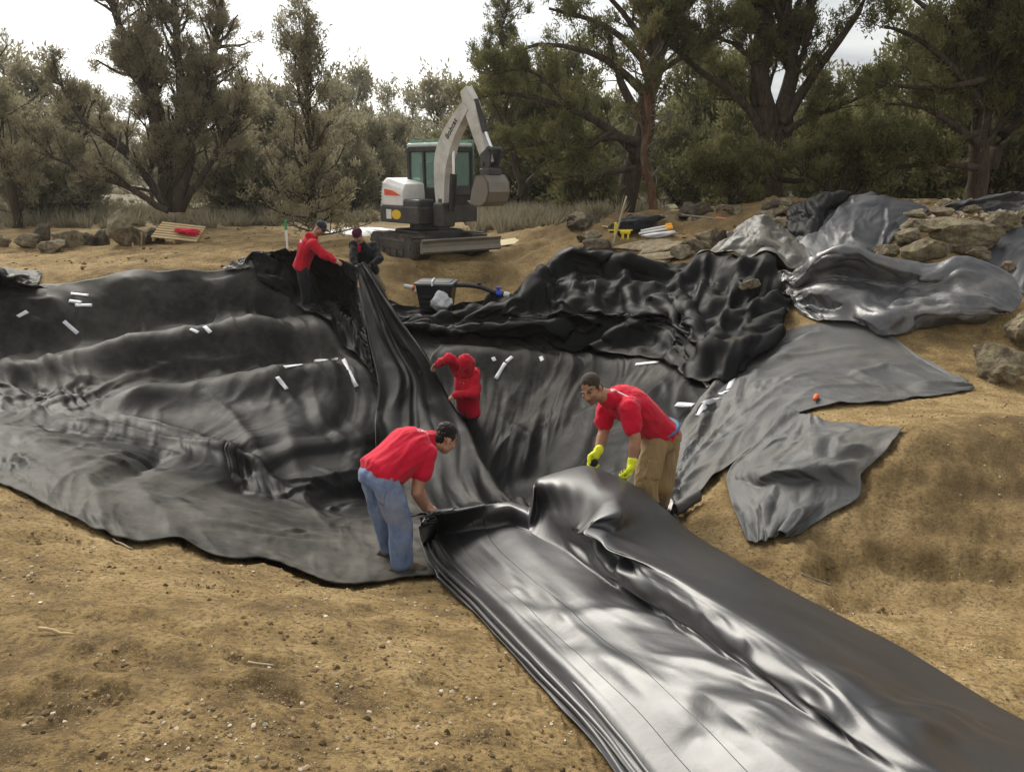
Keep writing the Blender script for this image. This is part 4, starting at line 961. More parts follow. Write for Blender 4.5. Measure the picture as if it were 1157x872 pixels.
while len(SP) < 3200:
    Y = 19.5 + 50*g.random()**1.6; px = g.uniform(-250, 1400)
    if Y < 26 and not (530 < px < 700 or 60 < px < 330 or px < 60): continue
    if 20 < px < 460 and Y < 24.0: continue
    if 535 < px < 660 and Y < 21.0: continue
    if px > 690 and Y < 24: continue
    x = (px-578.5)/908*Y*1.03
    if fbm(np.array([x/3]), np.array([Y/3]), None, 2, 88)[0] < -.25: continue
    SP.append((x, Y, 0, g.uniform(.6, 1.35)))
SP = np.array(SP); SP[:, 2] = base_z(SP[:, 0], SP[:, 1]) - .03 + fbm(SP[:,0]/9, SP[:,1]/9, None, 3, 61)*.25*smooth(22, 45, np.hypot(SP[:,0], SP[:,1]))
tag(tufts('sagebrush', SP, 46, .5, .035, M_sage, 78, lean=.75), kind='stuff')
# ------------------------------------------------------------------ people: one continuous body each, clothes and hair as children
def V3(p): return np.asarray(p, float)
def ringsolid(mb, cs, ax, n=14):
    """cs: list of centres, ax: list of (vec a, vec b) half axes; closed loft"""
    V, F = [], []; m = len(cs)
    for c, (a, b) in zip(cs, ax):
        for k in range(n):
            t = 2*math.pi*k/n; V.append(V3(c) + V3(a)*math.cos(t) + V3(b)*math.sin(t))
    for i in range(m-1):
        for k in range(n): F.append((i*n+k, i*n+(k+1)%n, (i+1)*n+(k+1)%n, (i+1)*n+k))
    V.append(V3(cs[0])); V.append(V3(cs[-1])); a, b = m*n, m*n+1
    for k in range(n): F.append((a, (k+1)%n, k)); F.append((b, (m-1)*n+k, (m-1)*n+(k+1)%n))
    mb.add(V, F)
def capsule(mb, p0, p1, r0, r1, n=12, flat=None):
    """rounded tapered limb; flat=(axis, factor) squashes along an axis"""
    p0, p1 = V3(p0), V3(p1); t = p1-p0; l = np.linalg.norm(t)
    t = t/l if l > 1e-6 else np.array([0,0,1.])
    a = np.cross(t, [0,0,1.]) if abs(t[2]) < .95 else np.cross(t, [1.,0,0]); a /= np.linalg.norm(a); b = np.cross(t, a)
    cs, ax = [], []
    for q in np.linspace(-1.45, 0, 5): cs.append(p0+t*r0*math.sin(q)); ax.append((a*r0*math.cos(q), b*r0*math.cos(q)))
    for q in np.linspace(0, 1.45, 5): cs.append(p1+t*r1*math.sin(q)); ax.append((a*r1*math.cos(q), b*r1*math.cos(q)))
    ringsolid(mb, cs, ax, n)
    if flat is not None:
        d = V3(flat[0]); d = d/np.linalg.norm(d); c = (p0+p1)/2; k0 = len(mb.v) - (10*n+2)
        for i in range(k0, len(mb.v)):
            v = V3(mb.v[i]); mb.v[i] = tuple(v - d*((v-c)@d)*(1-flat[1]))
def ellipsoid(mb, c, a, b, d, n=16, m=10):
    cs, ax = [], []
    for q in np.linspace(-math.pi/2+.08, math.pi/2-.08, m): cs.append(V3(c)+V3(d)*math.sin(q)); ax.append((V3(a)*math.cos(q), V3(b)*math.cos(q)))
    ringsolid(mb, cs, ax, n)
def chain(mb, pts, rad, sub=1):
    for i in range(len(pts)-1): capsule(mb, pts[i], pts[i+1], rad[i], rad[i+1])
def fuse(name, mb, mat, parent, voxel=.008, sm=4, disp=None, k=.5):
    me = bpy.data.meshes.new(name); me.from_pydata(mb.v, [], mb.f); me.update()
    bm = bmesh.new(); bm.from_mesh(me); bmesh.ops.recalc_face_normals(bm, faces=bm.faces); bm.to_mesh(me); bm.free()
    o = bpy.data.objects.new(name, me); COL.objects.link(o)
    r = o.modifiers.new('r', 'REMESH'); r.mode = 'VOXEL'; r.voxel_size = voxel; r.use_smooth_shade = True
    if sm:
        s = o.modifiers.new('s', 'SMOOTH'); s.factor = k; s.iterations = sm
    dg = bpy.context.evaluated_depsgraph_get(); ev = o.evaluated_get(dg)
    m2 = bpy.data.meshes.new_from_object(ev); o.modifiers.clear(); o.data = m2; bpy.data.meshes.remove(me)
    m2.name = name; m2.materials.clear(); m2.materials.append(mat)
    if disp is not None:
        n = len(m2.vertices); co = np.empty(n*3, np.float32); no = np.empty(n*3, np.float32)
        m2.vertices.foreach_get('co', co); m2.vertex_normals.foreach_get('vector', no)
        co = co.reshape(-1, 3); no = no.reshape(-1, 3)
        co = co + no*disp(co.astype(float), no.astype(float))[:, None]
        m2.vertices.foreach_set('co', co.ravel().astype(np.float32)); m2.update()
    m2.polygons.foreach_set('use_smooth', np.ones(len(m2.polygons), bool))
    if parent is not None: o.parent = parent
    return o
def cowrinkle(amp, sc, seed, along=None):
    def f(co, no):
        x, y, z = co.T/sc
        if along is not None:
            d = V3(along)/np.linalg.norm(along); s = (co@d)/sc; x, y, z = x-s*d[0]*.75, y-s*d[1]*.75, z-s*d[2]*.75
        n1 = 1-np.abs(fbm(x, y, z, 2, seed))*2; n2 = 1-np.abs(fbm(x*2.2, y*2.2, z*2.2, 2, seed+5))*2
        return amp*1.5*(n1*.75 + n2*.4)
    return f
def vcol_mat(name, rough=.55, sss=0.0, bump=0.0, bscale=90, spec=.35):
    m = N(name); c = m.n('ShaderNodeVertexColor', layer_name='col')
    f = m.noise(60, 3)
    m.set(col=m.mix(m.ramp(f, [(.3, .25), (.7, 0)]), c.outputs['Color'], (.2,.1,.07)) if sss else c.outputs['Color'], rough=rough, spec=spec)
    if sss:
        m.set(sss=sss); m.b.inputs['Subsurface Radius'].default_value = (.012,.004,.002)
    if bump: m.set(nor=m.bump(m.noise(bscale, 4), bump))
    return m.m
M_skin = vcol_mat('skin', .5, .15, .0008)
def cloth_mat(name, a, b, rough=.9, scale=5, bump=.002, bs=700, dirt=None, da=.5, dscale=3):
    m = N(name); v = m.coord(); f = m.noise(scale, 5, .6, v)
    c = m.ramp(f, [(.32, a), (.68, b)])
    if dirt: c = m.mix(m.ramp(m.noise(dscale, 6, .65, v), [(.45, 0), (.68, da)]), c, dirt)
    n1 = m.bump(m.noise(28, 4, .6, v), .006)
    m.set(col=c, rough=rough, spec=.15, sheen=.12, nor=m.bump(m.noise(bs, 2, .5, v), bump, .6, n1)); return m.m
M_red = cloth_mat('red_cotton', (.47,.008,.028), (.6,.014,.042))
M_redhood = cloth_mat('red_fleece', (.46,.010,.025), (.6,.018,.04), bump=.003, bs=400)
M_jean = cloth_mat('faded_denim', (.10,.145,.26), (.2,.26,.40), scale=7, dirt=(.3,.27,.22), da=.65, dscale=4)
M_canvas = cloth_mat('tan_canvas', (.24,.155,.065), (.36,.245,.115), scale=6, dirt=(.2,.15,.1), da=.5)
M_dkpants = cloth_mat('charcoal_trousers', (.012,.013,.015), (.03,.03,.034))
M_khaki = cloth_mat('khaki_trousers', (.26,.2,.115), (.36,.29,.18))
M_blackjk = cloth_mat('black_jacket', (.008,.008,.011), (.02,.02,.024))
M_maroon = cloth_mat('maroon_knit', (.045,.008,.022), (.09,.016,.04), bump=.005, bs=260)
M_navycap = cloth_mat('navy_cap', (.02,.024,.034), (.04,.046,.06))
M_navy = cloth_mat('navy_denim', (.02,.028,.06), (.045,.06,.11))
M_hair = cloth_mat('black_hair', (.006,.005,.005), (.018,.014,.012), rough=.55, scale=60, bump=.004, bs=300)
M_buzz = cloth_mat('buzzed_hair', (.025,.018,.014), (.06,.045,.034), rough=.8, scale=80, bump=.003, bs=400)
M_glove = cloth_mat('yellow_glove', (.62,.68,.02), (.78,.82,.05), rough=.8)
M_glovepalm = cloth_mat('black_glove_palm', (.012,.013,.015), (.03,.03,.033), rough=.6)
M_shoe = cloth_mat('dusty_shoe', (.02,.018,.016), (.06,.052,.04), dirt=(.24,.19,.12), da=.6, dscale=9)
M_sole = paint('tan_sole', (.42,.34,.22), .8)
M_belt = paint('brown_belt', (.09,.055,.035), .6)
M_print = paint('white_print', (.72,.62,.62), .85)
M_eyew = paint('eye_white', (.5,.48,.45), .3); M_iris = paint('dark_iris', (.015,.01,.008), .15)

def head_frame(face, upv):
    f = unit_(V3(face)); u = V3(upv) - f*(V3(upv)@f); u = unit_(u); r = np.cross(f, u); return f, u, r     # r = the person's right
def add_head(mb, c, f, u, r, s=1.0):
    """c = centre of the head; s = scale (1 = 0.23 m tall)"""
    def P(x, y, z): return V3(c) + (r*x + f*y + u*z)*s
    ellipsoid(mb, P(0,-.018,.03), r*.074*s, f*.094*s, u*.088*s)          # cranium
    ellipsoid(mb, P(0,.03,-.03), r*.062*s, f*.062*s, u*.085*s)           # face
    ellipsoid(mb, P(0,.052,-.088), r*.034*s, f*.034*s, u*.026*s)         # chin
    for q in (-1, 1):
        ellipsoid(mb, P(q*.045,.018,-.065), r*.02*s, f*.045*s, u*.028*s) # jaw
        ellipsoid(mb, P(q*.078,-.012,-.012), r*.010*s, f*.019*s, u*.032*s, 10, 7) # ear
        ellipsoid(mb, P(q*.040,.068,-.022), r*.022*s, f*.016*s, u*.016*s, 10, 6)  # cheekbone
        ellipsoid(mb, P(q*.03,.085,.022), r*.026*s, f*.009*s, u*.008*s, 10, 6)    # brow ridge
        capsule(mb, P(q*.010,.094,-.034), P(q*.012,.096,-.037), .010*s, .009*s, 8)
    capsule(mb, P(0,.088,.012), P(0,.108,-.030), .010*s, .014*s, 8)      # nose
    ellipsoid(mb, P(0,.086,-.058), r*.025*s, f*.010*s, u*.006*s, 10, 6)
    ellipsoid(mb, P(0,.083,-.068), r*.022*s, f*.011*s, u*.007*s, 10, 6)
    return P
def face_paint(o, P, r, f, u, s, skin, beard=.0, browc=(.02,.014,.01)):
    n = len(o.data.vertices); co = np.empty(n*3, np.float32); o.data.vertices.foreach_get('co', co); co = co.reshape(-1, 3).astype(float)
    col = np.tile(V3(skin), (n, 1)); c0 = P(0,0,0); d = (co-c0)/s; x, y, z = d@r, d@f, d@u
    col *= (1+.10*fbm(co[:, 0]*30, co[:, 1]*30, co[:, 2]*30, 2, 3))[:, None]
    def m(cx, cz, wx, wz, ymin=.05): return (np.abs(y-.085) < .06)* np.clip(1.4*np.exp(-(((x-cx)/wx)**4 + ((z-cz)/wz)**4)), 0, 1)*(y > ymin)*(np.abs(x) < .1)*(np.abs(z) < .14)
    def bl(k, c): col[:] = col*(1-k[:, None]) + V3(c)*k[:, None]
    bl(.45*m(0,-.02,.03,.03), V3(skin)*np.array([1.12,.85,.8]))
    if beard:
        k = beard*np.clip(m(0,-.075,.075,.04,.0)*.8 + m(0,-.048,.028,.007)*1.0, 0, 1); bl(k, (.03,.022,.018))
    bl(.8*m(0,-.063,.024,.008), V3(skin)*np.array([.75,.42,.4])); bl(.9*m(0,-.0625,.024,.0022), (.04,.012,.01))
    for q in (-1, 1):
        bl(.4*m(q*.031,.004,.019,.012), V3(skin)*.6); bl(.95*m(q*.032,.026,.022,.0055), browc)
        bl(.6*m(q*.031,.006,.012,.004), (.32,.26,.22)); bl(m(q*.031-.002,.006,.006,.005), (.012,.008,.006)); bl(.7*m(q*.031,.0105,.014,.002), (.03,.018,.012))
        bl(.8*m(q*.009,-.04,.005,.003), V3(skin)*.25)
    set_col(o, 'col', np.clip(col, 0, 1)); return col
def hand(mb, wrist, d, palm, thumb_side, s=1.0, curl=(.5,.7,.6), spread=.12, r=1.0):
    """d: direction of the fingers, palm: palm normal, thumb_side: vector toward the thumb. returns knuckle centre"""
    d = unit_(V3(d)); p = V3(palm); p = unit_(p - d*(p@d)); t = np.cross(d, p)
    if t@V3(thumb_side) < 0: t = -t
    W = V3(wrist)
    ellipsoid(mb, W+d*.048*s, t*.041*s, p*.017*s, d*.056*s, 14, 8)
    for k, (off, ln) in enumerate([(.030,.078),(.010,.088),(-.011,.082),(-.030,.064)]):
        q = W + d*(.086-.006*abs(k-1))*s + t*off*s; a = 0; prev = q; base_d = unit_(d + t*off*spread/.03)
        L_ = [.45*ln, .32*ln, .25*ln]
        for j in range(3):
            a += curl[j]*(1+.12*(k-1)); dirn = base_d*math.cos(a) + p*math.sin(a)
            nx = prev + dirn*L_[j]*s; capsule(mb, prev, nx, (.0098-.0008*j)*s*r, (.0092-.0009*j)*s*r, 8); prev = nx
    q = W + d*.022*s + t*.030*s; q2 = q + (d*.55+t*.75+p*.25)*.040*s; q3 = q2 + (d*.85+t*.1+p*.55)*.032*s; q4 = q3 + (d*.7-t*.15+p*.65)*.026*s
    capsule(mb, q, q2, .0145*s*r, .0118*s*r, 8); capsule(mb, q2, q3, .0115*s*r, .0105*s*r, 8); capsule(mb, q3, q4, .0105*s*r, .009*s*r, 8)
def torso(mb, pel, chest, neck, rgt, w=(.165,.15,.185), dp=(.115,.105,.125), grow=0.0, fwd=None):
    """pelvis -> waist -> chest -> neck base, elliptical; rgt: vectors toward the right at pelvis and at chest"""
    P = np.array([V3(pel), V3(pel)*.55+V3(chest)*.45, V3(chest), V3(chest)*.35+V3(neck)*.65])
    C = cr(P, 12); rr = np.array([V3(rgt[0])*(1-k)+V3(rgt[1])*k for k in np.linspace(0, 1, 12)])
    tn = np.gradient(C, axis=0); cs, ax = [], []
    wk = np.interp(np.linspace(0, 1, 12), [0,.3,.72,.88,1], [w[0], w[1], w[2], w[2]*.86, w[2]*.42]); dk = np.interp(np.linspace(0, 1, 12), [0,.3,.72,.88,1], [dp[0], dp[1], dp[2], dp[2]*.8, dp[2]*.55])
    for i in range(12):
        t = unit_(tn[i]); a = unit_(rr[i]-t*(rr[i]@t)); b = np.cross(t, a)
        cs.append(C[i]); ax.append((a*(wk[i]+grow), b*(dk[i]+grow)))
    cs = [C[0]-unit_(tn[0])*.05] + cs; ax = [(ax[0][0]*.7, ax[0][1]*.7)] + ax
    ringsolid(mb, cs, ax, 20)
def limb(mb, a, b, c, ra, rb, rc, k1=None):
    """two-segment limb with a muscle bulge"""
    a, b, c = V3(a), V3(b), V3(c)
    m1 = a*.55+b*.45; m2 = b*.7+c*.3
    chain(mb, [a, m1, b], [ra, ra*.55+rb*.5, rb]); chain(mb, [b, m2, c], [rb, rb*1.02, rc])
def shoe(mb, ankle, toe_dir, s=1.0, sole=None):
    f = V3(toe_dir).copy(); f[2] = 0; f = unit_(f); A = V3(ankle); z = np.array([0,0,1.])
    side = np.cross(f, z); q = A - z*.055*s
    ellipsoid(mb, q+f*.03*s, f*.135*s, side*.047*s, z*.05*s); ellipsoid(mb, q+f*.115*s-z*.012*s, f*.075*s, side*.05*s, z*.034*s); capsule(mb, A+z*.02, q-f*.04*s, .045*s, .046*s)
    if sole is not None:
        cs = []; b0 = q - z*.058*s
        ring = [(-.11,.0),(-.095,.034),(-.03,.038),(.06,.047),(.13,.046),(.185,.02),(.192,0)]
        out = [(x*s, y*s) for x, y in ring] + [(x*s, -y*s) for x, y in ring[::-1][1:-1]]
        n = len(out); V = [b0+f*x+side*y for x, y in out] + [b0+f*x+side*y+z*.022*s for x, y in out]
        sole.add(V, [tuple(range(n)), tuple(range(2*n-1, n-1, -1))] + [(i, n+i, n+(i+1)%n, (i+1)%n) for i in range(n)])
def patch(name, target, parent, centre, xdir, ydir, w, h, mat, rows=((0,1),), bits=7, seed=1, lift=.006):
    """small printed lettering-like bars laid on a garment: rows of word shaped blocks"""
    from mathutils.bvhtree import BVHTree
    bv = BVHTree.FromPolygons([v.co for v in target.data.vertices], [tuple(f.vertices) for f in target.data.polygons])
    x, y = unit_(V3(xdir)), unit_(V3(ydir)); nrm = np.cross(x, y); V, F = [], []; g = random.Random(seed)
    def proj_(u_, v_):
        p = V3(centre) + x*u_ + y*v_; h = bv.find_nearest(Vector(p)); nn = V3(h[1]); return V3(h[0]) + nn*lift
    for (v0, v1) in rows:
        u_ = -w/2
        for b in range(bits):
            bw = w/bits*g.uniform(.55, .9)
            for k in range(2):
                q = [proj_(u_+bw*k/2, (v0-.5)*h), proj_(u_+bw*(k+1)/2, (v0-.5)*h), proj_(u_+bw*(k+1)/2, (v1-.5)*h), proj_(u_+bw*k/2, (v1-.5)*h)]
                n0 = len(V); V += q; F.append((n0, n0+1, n0+2, n0+3))
            u_ += w/bits
    return mesh_obj(name, V, F, mat, parent)
# ------------------------------------------------------------------ the five workers
def vx(px, py, dx, dy):  # image-plane direction as a world vector
    return V3((dx, -dy*sP, -dy*cP))
SK = (.42, .225, .145)
def top_garment(name, par, mat, pel, chest, neck, rgt, arms, grow=.02, sleeve=.58, voxel=.009, w=(.165,.15,.185), dp=(.115,.105,.125), full=False, amp=.005, seed=1, r=(.078,.07,.058), hem=.05, collar=True):
    mb = MB(); P0 = V3(pel) + unit_(V3(pel)-V3(chest))*hem
    torso(mb, P0, chest, neck, rgt, w, dp, grow)
    if collar: capsule(mb, V3(neck)-unit_(V3(neck)-V3(chest))*.03, V3(neck)+unit_(V3(neck)-V3(chest))*.012, .088, .072)
    for sh, el, wr in arms:
        sh, el, wr = V3(sh), V3(el), V3(wr); inner = sh*.72 + V3(chest)*.28
        if full: chain(mb, [inner, sh, sh*.5+el*.5, el, el*.5+wr*.5, wr*.95+el*.05], [r[0]*1.15, r[0], r[1], r[1]*.92, r[2]*.95, r[2]*.82])
        else:
            e = sh*(1-sleeve)+el*sleeve; chain(mb, [inner, sh, e], [r[0]*1.2, r[0]*1.05, r[0]*1.03])
    d1 = cowrinkle(amp, .11, seed, V3(chest)-V3(pel)); return fuse(name, mb, mat, par, voxel, 5, d1)
def bottom_garment(name, par, mat, pel, waist_dir, rgt, legs, w=.165, dp=.125, r=(.098,.08,.068), voxel=.009, amp=.006, seed=2, up=.07):
    mb = MB(); p = V3(pel); u = unit_(V3(waist_dir)); a = unit_(V3(rgt)-u*(V3(rgt)@u)); b = np.cross(u, a)
    ringsolid(mb, [p-u*.12, p-u*.07, p, p+u*up*.7, p+u*up], [(a*w*.7, b*dp*.8), (a*w, b*dp*1.05), (a*w*1.03, b*dp*1.05), (a*w*.98, b*dp*.98), (a*w*.93, b*dp*.93)], 18)
    for h, k, an in legs:
        h, k, an = V3(h), V3(k), V3(an); chain(mb, [h, h*.5+k*.5, k, k*.5+an*.5, an], [r[0], r[0]*.95, r[1], r[1]*.94, r[2]])
    return fuse(name, mb, mat, par, voxel, 5, cowrinkle(amp, .12, seed, (0,0,1)))
def body(par, pel, chest, neck, head, face, upv, rgt, arms, hands, legs, hs=1.0, voxel=.0065, skin=SK, beard=0, r=(.058,.046,.030), tw=(.15,.135,.165), tdp=(.10,.092,.11)):
    mb = MB(); torso(mb, pel, chest, neck, rgt, tw, tdp)
    f, u, rr = head_frame(face, upv); P = add_head(mb, head, f, u, rr, hs)
    chain(mb, [neck, P(0,-.03,-.06)], [.066, .058])
    for (sh, el, wr), hd in zip(arms, hands):
        capsule(mb, V3(chest)*.3+V3(sh)*.7, sh, .07, .064); limb(mb, sh, el, wr, *r); hand(mb, V3(wr), *hd[0], **hd[1])
        chain(mb, [V3(wr), V3(wr)+unit_(V3(hd[0][0]))*.03], [r[2], .027])
    for h, k, an in legs: limb(mb, h, k, an, .085, .06, .042); capsule(mb, V3(an), V3(an)+np.array([0,0,-.03]), .042, .04)
    o = fuse('body', mb, M_skin, par, voxel, 2); face_paint(o, P, rr, f, u, hs, skin, beard); return o, P, f, u, rr
def hair_cap(name, par, mat, P, f, u, r, s=1.0, back=-.026, upo=.044, k=(.079,.092,.080), low=.0, seed=3, amp=.002, sides=True, nape=True):
    mb = MB(); ellipsoid(mb, P(0, back, upo), r*k[0]*s, f*k[1]*s, u*k[2]*s)
    if nape: ellipsoid(mb, P(0, -.062, -.035), r*.062*s, f*.044*s, u*.055*s)
    if sides:
        for q in (-1, 1): ellipsoid(mb, P(q*.066, -.008, .022), r*.013*s, f*.034*s, u*.034*s, 10, 6)
    return fuse(name, mb, mat, par, .006, 1, cowrinkle(amp, .02, seed))
def person(label, base):
    return tag(empty('person', base), label, 'person')
def place(objs, root):          # geometry is authored in world space: hang it on the root without moving it
    for o in objs: o.location = -Vector(root.location)
def finish(root):
    for o in root.children: o.location = -root.location
# ---- man in jeans, bent over the near end of the bundle
ft = hit(459, 648); dY = ft[1]-5.42
A = lambda px, py, Y: at(px, py, Y+dY)
rt = np.array([.62, -.78, 0]); fw = np.array([.78, .62, 0])
pel, chest, neck, head = A(431,533,5.60), A(466,505,5.80), A(487,497,5.90), A(504,495,5.93)
rs_, re_, rw_ = A(482,512,5.72), A(471,556,5.62), A(480,574,5.74)
ls_, le_, lw_ = A(478,505,6.08), A(470,545,6.12), A(482,571,6.05)
an1 = ft + np.array([-.03,0,.10]); an2 = hit(440,630) + np.array([0,0,.10])
legs = [(A(436,546,5.5), A(452,590,5.47), an1), (A(424,545,5.72), A(434,588,5.74), an2)]
gripA = A(489,580,5.80)
root = person('man in red T-shirt and faded jeans bending over the end of the glossy bundle', ft)
face = np.array([.62,.42,-.62]); 
o, P, f, u, r = body(root, pel, chest, neck, head, face, (.45,.3,.75), (rt, rt*.9+np.array([0,0,-.1])), [(rs_, re_, rw_), (ls_, le_, lw_)],
  [(((.75,.3,-.45), (-.2,-.1,-1), (.2,.9,.1)), dict(curl=(.6,.9,.7))), (((.75,.2,-.45), (-.2,.1,-1), (.2,-.9,.1)), dict(curl=(.6,.9,.7)))], legs, skin=(.44,.235,.15))
hair_cap('hair', root, M_hair, P, f, u, r, k=(.077,.090,.078), back=-.026, upo=.042, amp=.004)
sh = top_garment('t_shirt', root, M_red, pel, chest, neck, (rt, rt*.9+np.array([0,0,-.1])), [(rs_, re_, rw_), (ls_, le_, lw_)], grow=.028, seed=11, sleeve=.5, w=(.17,.165,.19), dp=(.125,.125,.135), amp=.006)
patch('shirt_print', sh, root, chest*.25+neck*.75+np.array([-.0,-.08,.14]), (.75,.5,-.1), (-.3,.3,.8), .11, .035, M_print, rows=((0,.5),(.6,1)), bits=5)
jn = bottom_garment('jeans', root, M_jean, pel+np.array([0,0,-.03]), pel-legs[0][0]*.5-legs[1][0]*.5 + (chest-pel)*.5, rt, legs, w=.175, dp=.145, r=(.104,.088,.078), seed=12, up=.06, amp=.008)
mb = MB(); u2 = unit_(pel-legs[0][0]*.5-legs[1][0]*.5 + (chest-pel)*.5); a2 = unit_(rt-u2*(rt@u2)); b2 = np.cross(u2, a2); c2 = pel+np.array([0,0,-.03])+u2*.035
mb.tube([c2 + a2*.176*math.cos(t) + b2*.145*math.sin(t) for t in np.linspace(0, 2*math.pi, 33)], .014, 6); mb.build('belt', M_belt, root, True)
# back pocket
from mathutils.bvhtree import BVHTree
def stuck(name, target, par, c, xd, yd, outline, mat, lift=.004, thick=.004):
    bv = BVHTree.FromPolygons([v.co for v in target.data.vertices], [tuple(p.vertices) for p in target.data.polygons]); x, y = unit_(V3(xd)), unit_(V3(yd)); V, F = [], []
    n = 8
    for i in range(n):
        for j in range(n):
            a = outline[0]*(1-i/(n-1)) + outline[1]*i/(n-1); b = j/(n-1); wv = outline[2]*(1-b) + outline[3]*b
            h = bv.find_nearest(Vector(V3(c) + x*(i/(n-1)-.5)*wv + y*(a+(outline[4])*(1-b)))); V.append(h[0]+h[1]*lift)
    for i in range(n-1):
        for j in range(n-1): F.append((i*n+j, (i+1)*n+j, (i+1)*n+j+1, i*n+j+1))
    ob = mesh_obj(name, V, F, mat, par); md = ob.modifiers.new('t', 'SOLIDIFY'); md.thickness = thick; return ob
stuck('pocket', jn, root, A(428,548,5.42), (.85,-.45,-.25), (-.25,-.2,-.95), (0,0,.13,.15,.14), M_jean)
for k, (an, td) in enumerate(((an1, (.95,.25,0)), (an2, (.9,.35,0)))):
    mb, sb = MB(), MB(); shoe(mb, an, td, 1.0, sb); s_ = fuse('shoe', mb, M_shoe, root, .008, 3); q = sb.build('sole', M_sole, s_, True, .004)
finish(root)
# ---- man with gloves
hY = at(0,0,6)[1]
B = at
rt = np.array([-.58, .80, 0]); 
pel, chest, neck, head = B(748,490,6.50), B(709,456,6.30), B(687,449,6.16), B(668,439,6.08)
ls_, le_, lw_ = B(711,462,6.06), B(718,497,5.98), B(714,523,5.95)
rs_, re_, rw_ = B(684,463,6.36), B(682,488,6.30), B(675,511,6.18)
ga = H2(B(742,600,6.3)[0], 6.3); gb = H2(B(756,596,6.55)[0], 6.55)
an1 = np.array([B(732,598,6.3)[0], 6.3, ga+.11]); an2 = np.array([B(745,596,6.6)[0], 6.6, gb+.11])
legs = [(B(739,502,6.38), B(729,548,6.22), an1), (B(753,500,6.60), B(748,548,6.50), an2)]
root = person('dark haired man in red T-shirt, tan trousers and yellow gloves lifting the bundle', an1-np.array([0,0,.1]))
o, P, f, u, r = body(root, pel, chest, neck, head, (-.50,-.80,-.36), (-.3,-.05,.85), (rt, rt), [(ls_, le_, lw_), (rs_, re_, rw_)],
  [(((-.15,-.1,-1), (-.6,.2,0), (-.3,-1,0)), dict(curl=(.7,.9,.7), s=1.02, r=1.1)), (((-.45,-.1,-.8), (.2,-.8,-.5), (-1,0,.3)), dict(curl=(.6,.8,.7), s=1.02, r=1.1))], legs, skin=(.36,.185,.11), beard=.55)
hair_cap('hair', root, M_buzz, P, f, u, r, k=(.0765,.091,.081), back=-.021, upo=.043, amp=.0006)
sh = top_garment('t_shirt', root, M_red, pel, chest, neck, (rt, rt), [(ls_, le_, lw_), (rs_, re_, rw_)], grow=.022, seed=21, sleeve=.55, w=(.155,.155,.19), dp=(.105,.112,.13), amp=.007, hem=.0)
patch('shirt_print', sh, root, B(703,432,6.1), (.75,-.3,-.25), (.5,.6,.8), .13, .055, M_print, rows=((0,.3),(.42,.8)), bits=6, seed=4)
bt = bottom_garment('trousers', root, M_canvas, pel, (chest-pel)*.55+np.array([0,0,.35]), rt, legs, w=.17, dp=.14, r=(.108,.092,.085), seed=22, up=.07, amp=.009)
stuck('thigh_pocket', bt, root, B(742,520,6.2), (.9,-.3,0), (-.15,-.1,-1), (0,0,.14,.14,.17), M_canvas)
mb = MB(); u2 = unit_((chest-pel)*.55+np.array([0,0,.35])); a2 = unit_(rt-u2*(rt@u2)); b2 = np.cross(u2, a2); c2 = pel+u2*.062
mb.tube([c2 + a2*.165*math.cos(t) + b2*.136*math.sin(t) for t in np.linspace(0, 2*math.pi, 33)], .018, 6); mb.build('waistband', paint('blue_band', (.06,.16,.3), .8), root, True)
for (wr, args) in ((lw_, (((-.15,-.1,-1), (-.6,.2,0), (-.3,-1,0)), dict(curl=(.7,.9,.7), s=1.08, r=1.32))), (rw_, (((-.45,-.1,-.8), (.2,-.8,-.5), (-1,0,.3)), dict(curl=(.6,.8,.7), s=1.08, r=1.32)))):
    mb = MB(); hand(mb, V3(wr), *args[0], **args[1]); d = unit_(V3(args[0][0])); chain(mb, [V3(wr)-d*.03, V3(wr)+d*.03], [.038, .036])
    fuse('glove', mb, M_glove, root, .006, 2, cowrinkle(.0015, .03, 5))
    mb = MB(); p_ = V3(args[0][1]); p_ = unit_(p_-d*(p_@d)); t_ = np.cross(d, p_)
    ellipsoid(mb, V3(wr)+d*.10+p_*.030, d*.052, t_*.046, p_*.022); fuse('glove_palm', mb, M_glovepalm, root, .006, 2)
for an in (an1, an2):
    mb, sb = MB(), MB(); shoe(mb, an, (-.7,-.6,0), 1.0, sb); s_ = fuse('shoe', mb, M_shoe, root, .008, 3); sb.build('sole', M_sole, s_, True, .004)
finish(root)
# ---- hooded man in the pit
rt = np.array([-.78, .60, 0]); C_ = at
pel, chest, neck, head = C_(529,463,11.35), C_(528,434,11.28), C_(526,419,11.2), C_(526,411,11.05)
rs_, re_, rw_ = C_(516,415,11.3), C_(508,404,11.05), C_(494.5,411,11.18)
ls_, le_, lw_ = C_(536,422,11.25), C_(535,445,11.05), C_(514,446.5,10.88)
ax_ = pel[0]-.05; gz_ = float(H1(ax_, 11.35))
an1 = np.array([ax_-.1, 11.3, gz_+.1]); an2 = np.array([ax_+.1, 11.45, gz_+.1])
hp = [pel+rt*.09-np.array([0,0,.05]), pel-rt*.09-np.array([0,0,.05])]
legs = [(hp[0], (hp[0]+an1)/2+np.array([-.04,-.08,0]), an1), (hp[1], (hp[1]+an2)/2+np.array([-.04,-.08,0]), an2)]
root = person('worker in red hooded sweatshirt with the hood up, down in the pit', (ax_, 11.35, gz_))
o, P, f, u, r = body(root, pel, chest, neck, head, (-.45,-.6,-.75), (-.2,-.4,.8), (rt, rt), [(rs_, re_, rw_), (ls_, le_, lw_)],
  [(((-.7,.1,-.55), (.2,-.5,-.6), (-.2,-.5,.8)), dict(curl=(.6,.8,.6))), (((-.7,0,-.4), (-.2,.3,-.8), (-.3,-.3,.9)), dict(curl=(.6,.8,.6)))], legs, voxel=.0075)
